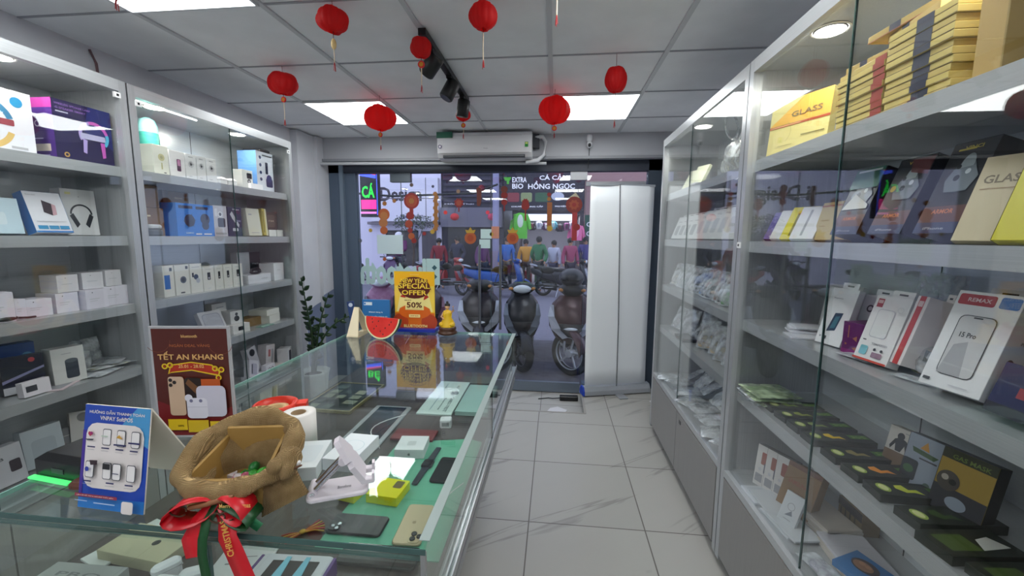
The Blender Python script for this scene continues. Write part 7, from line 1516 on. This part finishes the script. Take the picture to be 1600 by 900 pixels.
def person(label, loc, rz, H, shirt, trou, hair, pose='stand', helmet=None):
    t = thing('person', label, 'person', loc, rz, 'people across the street')
    s = H/1.7; sk = C(176, 132, 104, .6)
    sit = pose == 'ride'
    hipz = .9 if not sit else .86
    P = {'pel': (0, 0, hipz), 'wst': (0, -.01, hipz+.16), 'che': (0, 0, hipz+.38), 'nek': (0, 0, hipz+.54), 'hed': (0, -.02, hipz+.66), 'top': (0, -.01, hipz+.76)}
    for q, n in ((-1, 'l'), (1, 'r')):
        P['sh'+n] = (q*.17, 0, hipz+.48)
        if sit: P['el'+n] = (q*.26, -.16, hipz+.26); P['wr'+n] = (q*.27, -.4, hipz+.24); P['ha'+n] = (q*.27, -.46, hipz+.23)
        elif pose == 'walk': P['el'+n] = (q*.24, q*.06, hipz+.22); P['wr'+n] = (q*.25, -q*.12-.05, hipz+.02); P['ha'+n] = (q*.25, -q*.14-.06, hipz-.05)
        else: P['el'+n] = (q*.24, .02, hipz+.2); P['wr'+n] = (q*.25, -.06, hipz-.03); P['ha'+n] = (q*.25, -.08, hipz-.1)
        if sit: P['hp'+n] = (q*.1, 0, hipz-.03); P['kn'+n] = (q*.17, -.38, hipz-.08); P['an'+n] = (q*.15, -.32, .42); P['fo'+n] = (q*.15, -.45, .38)
        elif pose == 'walk': P['hp'+n] = (q*.09, 0, hipz-.05); P['kn'+n] = (q*.1, -.04-q*.1, .48); P['an'+n] = (q*.1, .05-q*.14, .08); P['fo'+n] = (q*.11, -.1-q*.14, .035)
        else: P['hp'+n] = (q*.09, 0, hipz-.05); P['kn'+n] = (q*.1, -.02, .48); P['an'+n] = (q*.11, .02, .08); P['fo'+n] = (q*.12, -.13, .035)
    Rd = dict(pel=.12, wst=.1, che=.12, nek=.045, hed=.085, top=.06)
    for n in 'lr': Rd.update({'sh'+n: .055, 'el'+n: .04, 'wr'+n: .026, 'ha'+n: .03, 'hp'+n: .085, 'kn'+n: .055, 'an'+n: .036, 'fo'+n: .035})
    def build(name, keys, ed, m, inf=0, rt=0):
        return skin(name, [tuple(c*s for c in P[k]) for k in keys], [(keys.index(a), keys.index(b_)) for a, b_ in ed], [(Rd[k]+inf)*s for k in keys], m, t, rt)
    keys = list(P)
    ed = [('pel', 'wst'), ('wst', 'che'), ('che', 'nek'), ('nek', 'hed'), ('hed', 'top')]
    for n in 'lr': ed += [('che', 'sh'+n), ('sh'+n, 'el'+n), ('el'+n, 'wr'+n), ('wr'+n, 'ha'+n), ('pel', 'hp'+n), ('hp'+n, 'kn'+n), ('kn'+n, 'an'+n), ('an'+n, 'fo'+n)]
    build('body', keys, ed, sk)
    ks = ['pel', 'wst', 'che', 'nek']+[a+n for n in 'lr' for a in ('sh', 'el', 'wr')]
    build('shirt', ks, [('pel', 'wst'), ('wst', 'che'), ('che', 'nek')]+[(a, b_) for n in 'lr' for a, b_ in (('che', 'sh'+n), ('sh'+n, 'el'+n), ('el'+n, 'wr'+n))], shirt, .026)
    ks = ['pel']+[a+n for n in 'lr' for a in ('hp', 'kn', 'an')]
    build('trousers', ks, [(a, b_) for n in 'lr' for a, b_ in (('pel', 'hp'+n), ('hp'+n, 'kn'+n), ('kn'+n, 'an'+n))], trou, .012)
    b = MB(); c = Vector(P['hed'])*s
    if helmet: b.ell((c.x, c.y+.01, c.z+.05*s), (.13*s, .145*s, .125*s), helmet, 18, 10); b.build('helmet', t)
    else: b.ell((c.x, c.y+.025*s, c.z+.035*s), (.095*s, .105*s, .105*s), hair, 16, 9); b.build('hair', t)
    b = MB(); b.ell((c.x, c.y-.095*s, c.z-.01), (.014*s, .016*s, .02*s), sk, 8, 5)
    for q in (-1, 1): b.ell((c.x+q*.032*s, c.y-.08*s, c.z+.012*s), (.011*s, .01*s, .007*s), BLACK, 8, 5)
    b.ell((c.x, c.y-.082*s, c.z-.045*s), (.025*s, .01*s, .007*s), C(150, 70, 66, .5), 8, 5); b.build('face_features', t)
    return t

# ------------------------------------------------------------------ scooters (front looks to -y)
def scooter(label, loc, rz, body, trim, big=False, helmet=None, alloy=False, steer=0, group='scooters parked outside the shop'):
    t = thing('scooter', label, 'scooter', loc, rz, group)
    blk = C(18, 18, 22, .35); tyre = C(22, 22, 24, .8); chrome = C(176, 178, 186, .2, .9)
    R = .27 if big else .255
    def wheel(y, name):
        b = MB(); rings = []
        for k in range(33):
            a = 2*PI*k/32; rings.append([(.05*math.cos(q), y+(R-.045+.045*math.sin(q))*math.cos(a), R+(R-.045+.045*math.sin(q))*math.sin(a)) for q in [2*PI*i/10 for i in range(10)]])
        b.loft(rings, tyre, False, True); w = b.build(name, t)
        rim = C(196, 200, 206, .35, .3) if alloy else C(92, 94, 100, .35, .4)
        b = MB(); rings = []
        for k in range(33):
            a = 2*PI*k/32; rings.append([(x_, y+r_*math.cos(a), R+r_*math.sin(a)) for x_, r_ in ((-.035, R-.085), (.035, R-.085), (.035, R-.065), (-.035, R-.065))])
        b.loft(rings, rim, False, False)
        for k in range(5):
            a = 2*PI*k/5+.3; b.tube([(0, y+.03*math.cos(a), R+.03*math.sin(a)), (0, y+(R-.075)*math.cos(a+.25), R+(R-.075)*math.sin(a+.25))], .013, rim, 6)
        b.M = Matrix.Translation((0, y, R)) @ Matrix.Rotation(PI/2, 4, 'Y'); b.lathe([(.045, -.05), (.045, .05)], rim, 14); b.build('rim', w)
        b = MB(); b.M = Matrix.Translation((.045, y, R)) @ Matrix.Rotation(PI/2, 4, 'Y'); b.lathe([(.09, -.002), (.09, .002)], chrome, 22); b.build('brake_disc', w)
    wheel(0, 'front_wheel'); wheel(1.25, 'rear_wheel')
    t.children[0].rotation_euler.z = steer
    b = MB()
    for q in (-.075, .075): b.tube([(q, 0, R), (q, .09, .62)], .018, chrome if alloy else blk, 8)
    b.build('fork', t)
    b = MB(); rings = []
    for k in range(9):
        a = .25+k/8*2.2; r = R+.03; wv = .07
        rings.append([(x_*wv, -r*math.cos(a)*1.0+(.0), R+r*math.sin(a)-abs(x_)**2*.05) for x_ in (-1, -.6, 0, .6, 1)])
    b.loft(rings, body, False, True, closed=False); o = b.build('front_fender', t); o.rotation_euler.z = steer*.6; sm = o.modifiers.new('thick', 'SOLIDIFY'); sm.thickness = .006
    # front shield
    def ov(cx, y, z, w, d, n=16, sq=.7): return [(cx+math.copysign(abs(math.cos(2*PI*k/n))**sq, math.cos(2*PI*k/n))*w, y+math.sin(2*PI*k/n)*d, z) for k in range(n)]
    k = 1.22 if big else 1
    b = MB(); b.loft([ov(0, .10, .36, .09*k, .05), ov(0, .06, .45, .16*k, .08), ov(0, .06, .58, .215*k, .1), ov(0, .09, .72, .22*k, .1), ov(0, .13, .84, .19*k, .09), ov(0, .17, .93, .12*k, .07)], body, True, True); b.build('front_shield', t)
    for q in (-1, 1):
        b = MB(); b.loft([[(q*.01*k, -.05, .47), (q*.08*k, -.03, .44), (q*.06*k, .0, .44)], [(q*.10*k, -.055, .57), (q*.19*k, -.012, .55), (q*.16*k, .03, .55)], [(q*.16*k, -.02, .70), (q*.225*k, .025, .69), (q*.2*k, .06, .69)], [(q*.17*k, .02, .83), (q*.205*k, .07, .82), (q*.18*k, .1, .82)]], trim, True, False); b.build('chrome_trim' if big else 'side_light', t)
    b = MB(); b.loft([ov(0, -.045, .47, .04, .015), ov(0, -.05, .55, .1*k, .025), ov(0, -.03, .62, .13*k, .02)], blk, True, True); b.build('front_grille', t)
    # handlebar cover with headlight
    b = MB(); b.loft([ov(0, .16, .93, .09, .07), ov(0, .14, .98, .15, .1), ov(0, .14, 1.03, .17, .1), ov(0, .17, 1.07, .1, .07)], body if not big else blk, True, True); b.build('handlebar_cover', t)
    b = MB(); b.ell((0, .055, 1.0) if not big else (0, -.045, .56), (.11, .04, .05) if not big else (.12, .03, .03), C(214, 220, 222, .15, .1), 18, 9); b.build('headlight', t)
    for q in (-1, 1):
        b = MB(); b.ell((q*.125, .075, 1.005), (.035, .02, .02), C(206, 140, 70, .2)); b.build('indicator', t)
    b = MB(); b.tube([(-.33, .24, 1.03), (-.15, .18, 1.03), (.15, .18, 1.03), (.33, .24, 1.03)], .012, blk, 8); b.build('handlebar', t)
    for q in (-1, 1):
        b = MB(); b.tube([(q*.22, .205, 1.03), (q*.345, .245, 1.03)], .019, blk, 10); b.build('grip', t)
        b = MB(); b.tube([(q*.23, .17, 1.02), (q*.33, .19, 1.015)], .006, chrome, 6); b.build('brake_lever', t)
        b = MB(); b.tube([(q*.19, .19, 1.04), (q*.22, .2, 1.13), (q*.26, .2, 1.2)], .006, blk, 6); b.ell((q*.29, .2, 1.22), (.07, .014, .042), blk, 16, 8); b.build('mirror', t)
    # floor, seat, tail
    b = MB(); b.loft([ov(0, y, z, w, .001) for y, z, w in ()] or [[(x_, y, z) for x_, z in ((-w, z0), (w, z0), (w, z0+.09), (-w, z0+.09))] for y, z0, w in ((.14, .3, .14), (.5, .26, .17), (.7, .3, .16))], blk, True, False); b.build('footboard', t)
    def sec(y, z0, z1, w): return [(w*math.copysign(abs(math.cos(a))**.6, math.cos(a)), y, (z0+z1)/2+(z1-z0)/2*math.copysign(abs(math.sin(a))**.7, math.sin(a))) for a in [2*PI*i/16 for i in range(16)]]
    b = MB(); b.loft([sec(.58, .3, .7, .1), sec(.72, .3, .74, .15), sec(1.0, .42, .75, .17), sec(1.3, .5, .78, .15), sec(1.6, .64, .8, .08)], body, True, True); b.build('rear_body', t)
    b = MB(); b.loft([sec(.6, .7, .76, .1), sec(.72, .71, .8, .14), sec(1.05, .74, .82, .15), sec(1.35, .78, .87, .13), sec(1.52, .8, .86, .09)], blk, True, True); b.build('seat', t)
    b = MB(); b.tube([(-.1, 1.4, .84), (-.11, 1.58, .89), (0, 1.68, .9), (.11, 1.58, .89), (.1, 1.4, .84)], .014, chrome, 8); b.build('grab_rail', t)
    b = MB(); b.tube([(.14, .9, .28), (.15, 1.2, .3), (.16, 1.5, .36)], [.03, .045, .05], chrome, 10); b.build('exhaust', t)
    b = MB(); b.loft([sec(.85, .16, .4, .1), sec(1.28, .2, .4, .08)], blk, True, True); b.build('engine', t)
    b = MB(); b.tube([(-.05, .8, .28), (-.2, .85, .002)], .012, chrome, 6); b.build('side_stand', t)
    if helmet:
        h = thing('helmet', 'black helmet hung on the handlebars of the rightmost scooter', 'helmet', (loc[0]+.0, loc[1]+.2, loc[2]+1.04), rz)
        b = MB(); b.ell((0, 0, .1), (.15, .16, .115), helmet, 20, 12); b.build('shell', h)
        b = MB(); b.loft([[(.12*math.cos(a), -.1-.09*math.sin(a)*f, .07) for a in [PI*i/10 for i in range(11)]]+[(.12*math.cos(a), -.1-.09*math.sin(a)*f, .08) for a in [PI*i/10 for i in range(10, -1, -1)]] for f in (.9, 1.0)], helmet, True, False); b.build('peak', h)
        b = MB(); b.tube([(-.12, 0, .06), (-.05, -.02, -.04), (.05, -.02, -.04), (.12, 0, .06)], .008, blk, 6); b.build('chin_strap', h)
    return t
street()
ZG = -.1195
scooter('black scooter with chrome V-shaped front trim, left of the door handles', (-.93, 5.0, ZG), .12, C(34, 28, 36, .25, .2), C(196, 200, 206, .3, .3), True)
scooter('dark scooter half hidden behind the special offer sign', (-1.62, 5.15, ZG), .5, C(60, 44, 52, .3), C(120, 70, 90, .3))
scooter('slim black scooter with handlebar headlight, middle of the doorway', (-.38, 4.82, ZG), .10, C(20, 24, 32, .25, .2), C(120, 128, 138, .3, .3), steer=.45)
scooter('maroon and silver scooter with alloy front wheel beside the banner', (.2, 4.76, ZG), -.06, C(62, 26, 32, .25, .2), C(196, 200, 208, .3, .3), True, C(18, 18, 26, .3), True, .95)
scooter('pink and grey scooter at the far left behind the blue card', (-2.3, 5.2, ZG), .3, C(150, 100, 130, .35), C(60, 60, 66, .3))
k_ = 'scooters across the street'
for lab, x, y, rz, c1 in (('red scooter parked across the street', -2.6, 11.4, 1.2, (150, 36, 40)), ('blue scooter parked across the street', -.9, 11.3, 1.7, (40, 80, 150)), ('black scooter parked farthest right across the street', .9, 11.5, 1.4, (26, 26, 34))):
    scooter(lab, (x, y, -.1595), rz, C(*c1, .3), C(150, 150, 156, .3, .5), group=k_)
scooter('ridden scooter before the white building', (-4.95, 11.9, -.1595), .1, C(90, 60, 100, .3), C(150, 150, 156, .3, .5), group=k_)
person('person in a purple jacket and white helmet riding a scooter', (-4.95, 12.75, -.0), 0, 1.65, C(96, 30, 84, .7), C(60, 56, 70, .7), None, 'ride', C(226, 222, 230, .3))
hr = C(24, 20, 22, .6)
for i, (x, y, rz, H, a, c_, ps, l) in enumerate((
    (-3.7, 12.9, .3, 1.62, (130, 30, 44), (40, 40, 60), 'stand', 'person in a crimson top standing left of the pole'),
    (-3.15, 13.1, -.4, 1.7, (34, 36, 60), (30, 30, 40), 'walk', 'person in a navy top walking left of the pole'),
    (-2.3, 12.9, .8, 1.6, (90, 40, 90), (50, 50, 56), 'stand', 'person in a violet top by the dark building'),
    (-1.5, 12.8, -.2, 1.68, (40, 96, 170), (30, 34, 50), 'stand', 'person in a bright blue top right of the pole'),
    (-.95, 13.3, .2, 1.6, (214, 150, 50), (60, 50, 50), 'stand', 'person in an amber top before the fish shop'),
    (-.5, 12.7, 2.6, 1.7, (50, 110, 70), (36, 36, 44), 'walk', 'person in a green top before the fish shop'),
    (-.05, 13.1, -.5, 1.58, (196, 196, 214), (60, 60, 90), 'stand', 'person in a white top before the fish shop'),
    (.45, 12.8, .4, 1.66, (150, 50, 90), (40, 30, 50), 'stand', 'person in a magenta top before the fish shop'),
    (.95, 13.3, 0, 1.7, (70, 60, 120), (26, 26, 34), 'stand', 'person in an indigo top at the right end'))):
    person(l, (x, y, -.16), rz, H, C(*a, .7), C(*c_, .7), hr, ps)
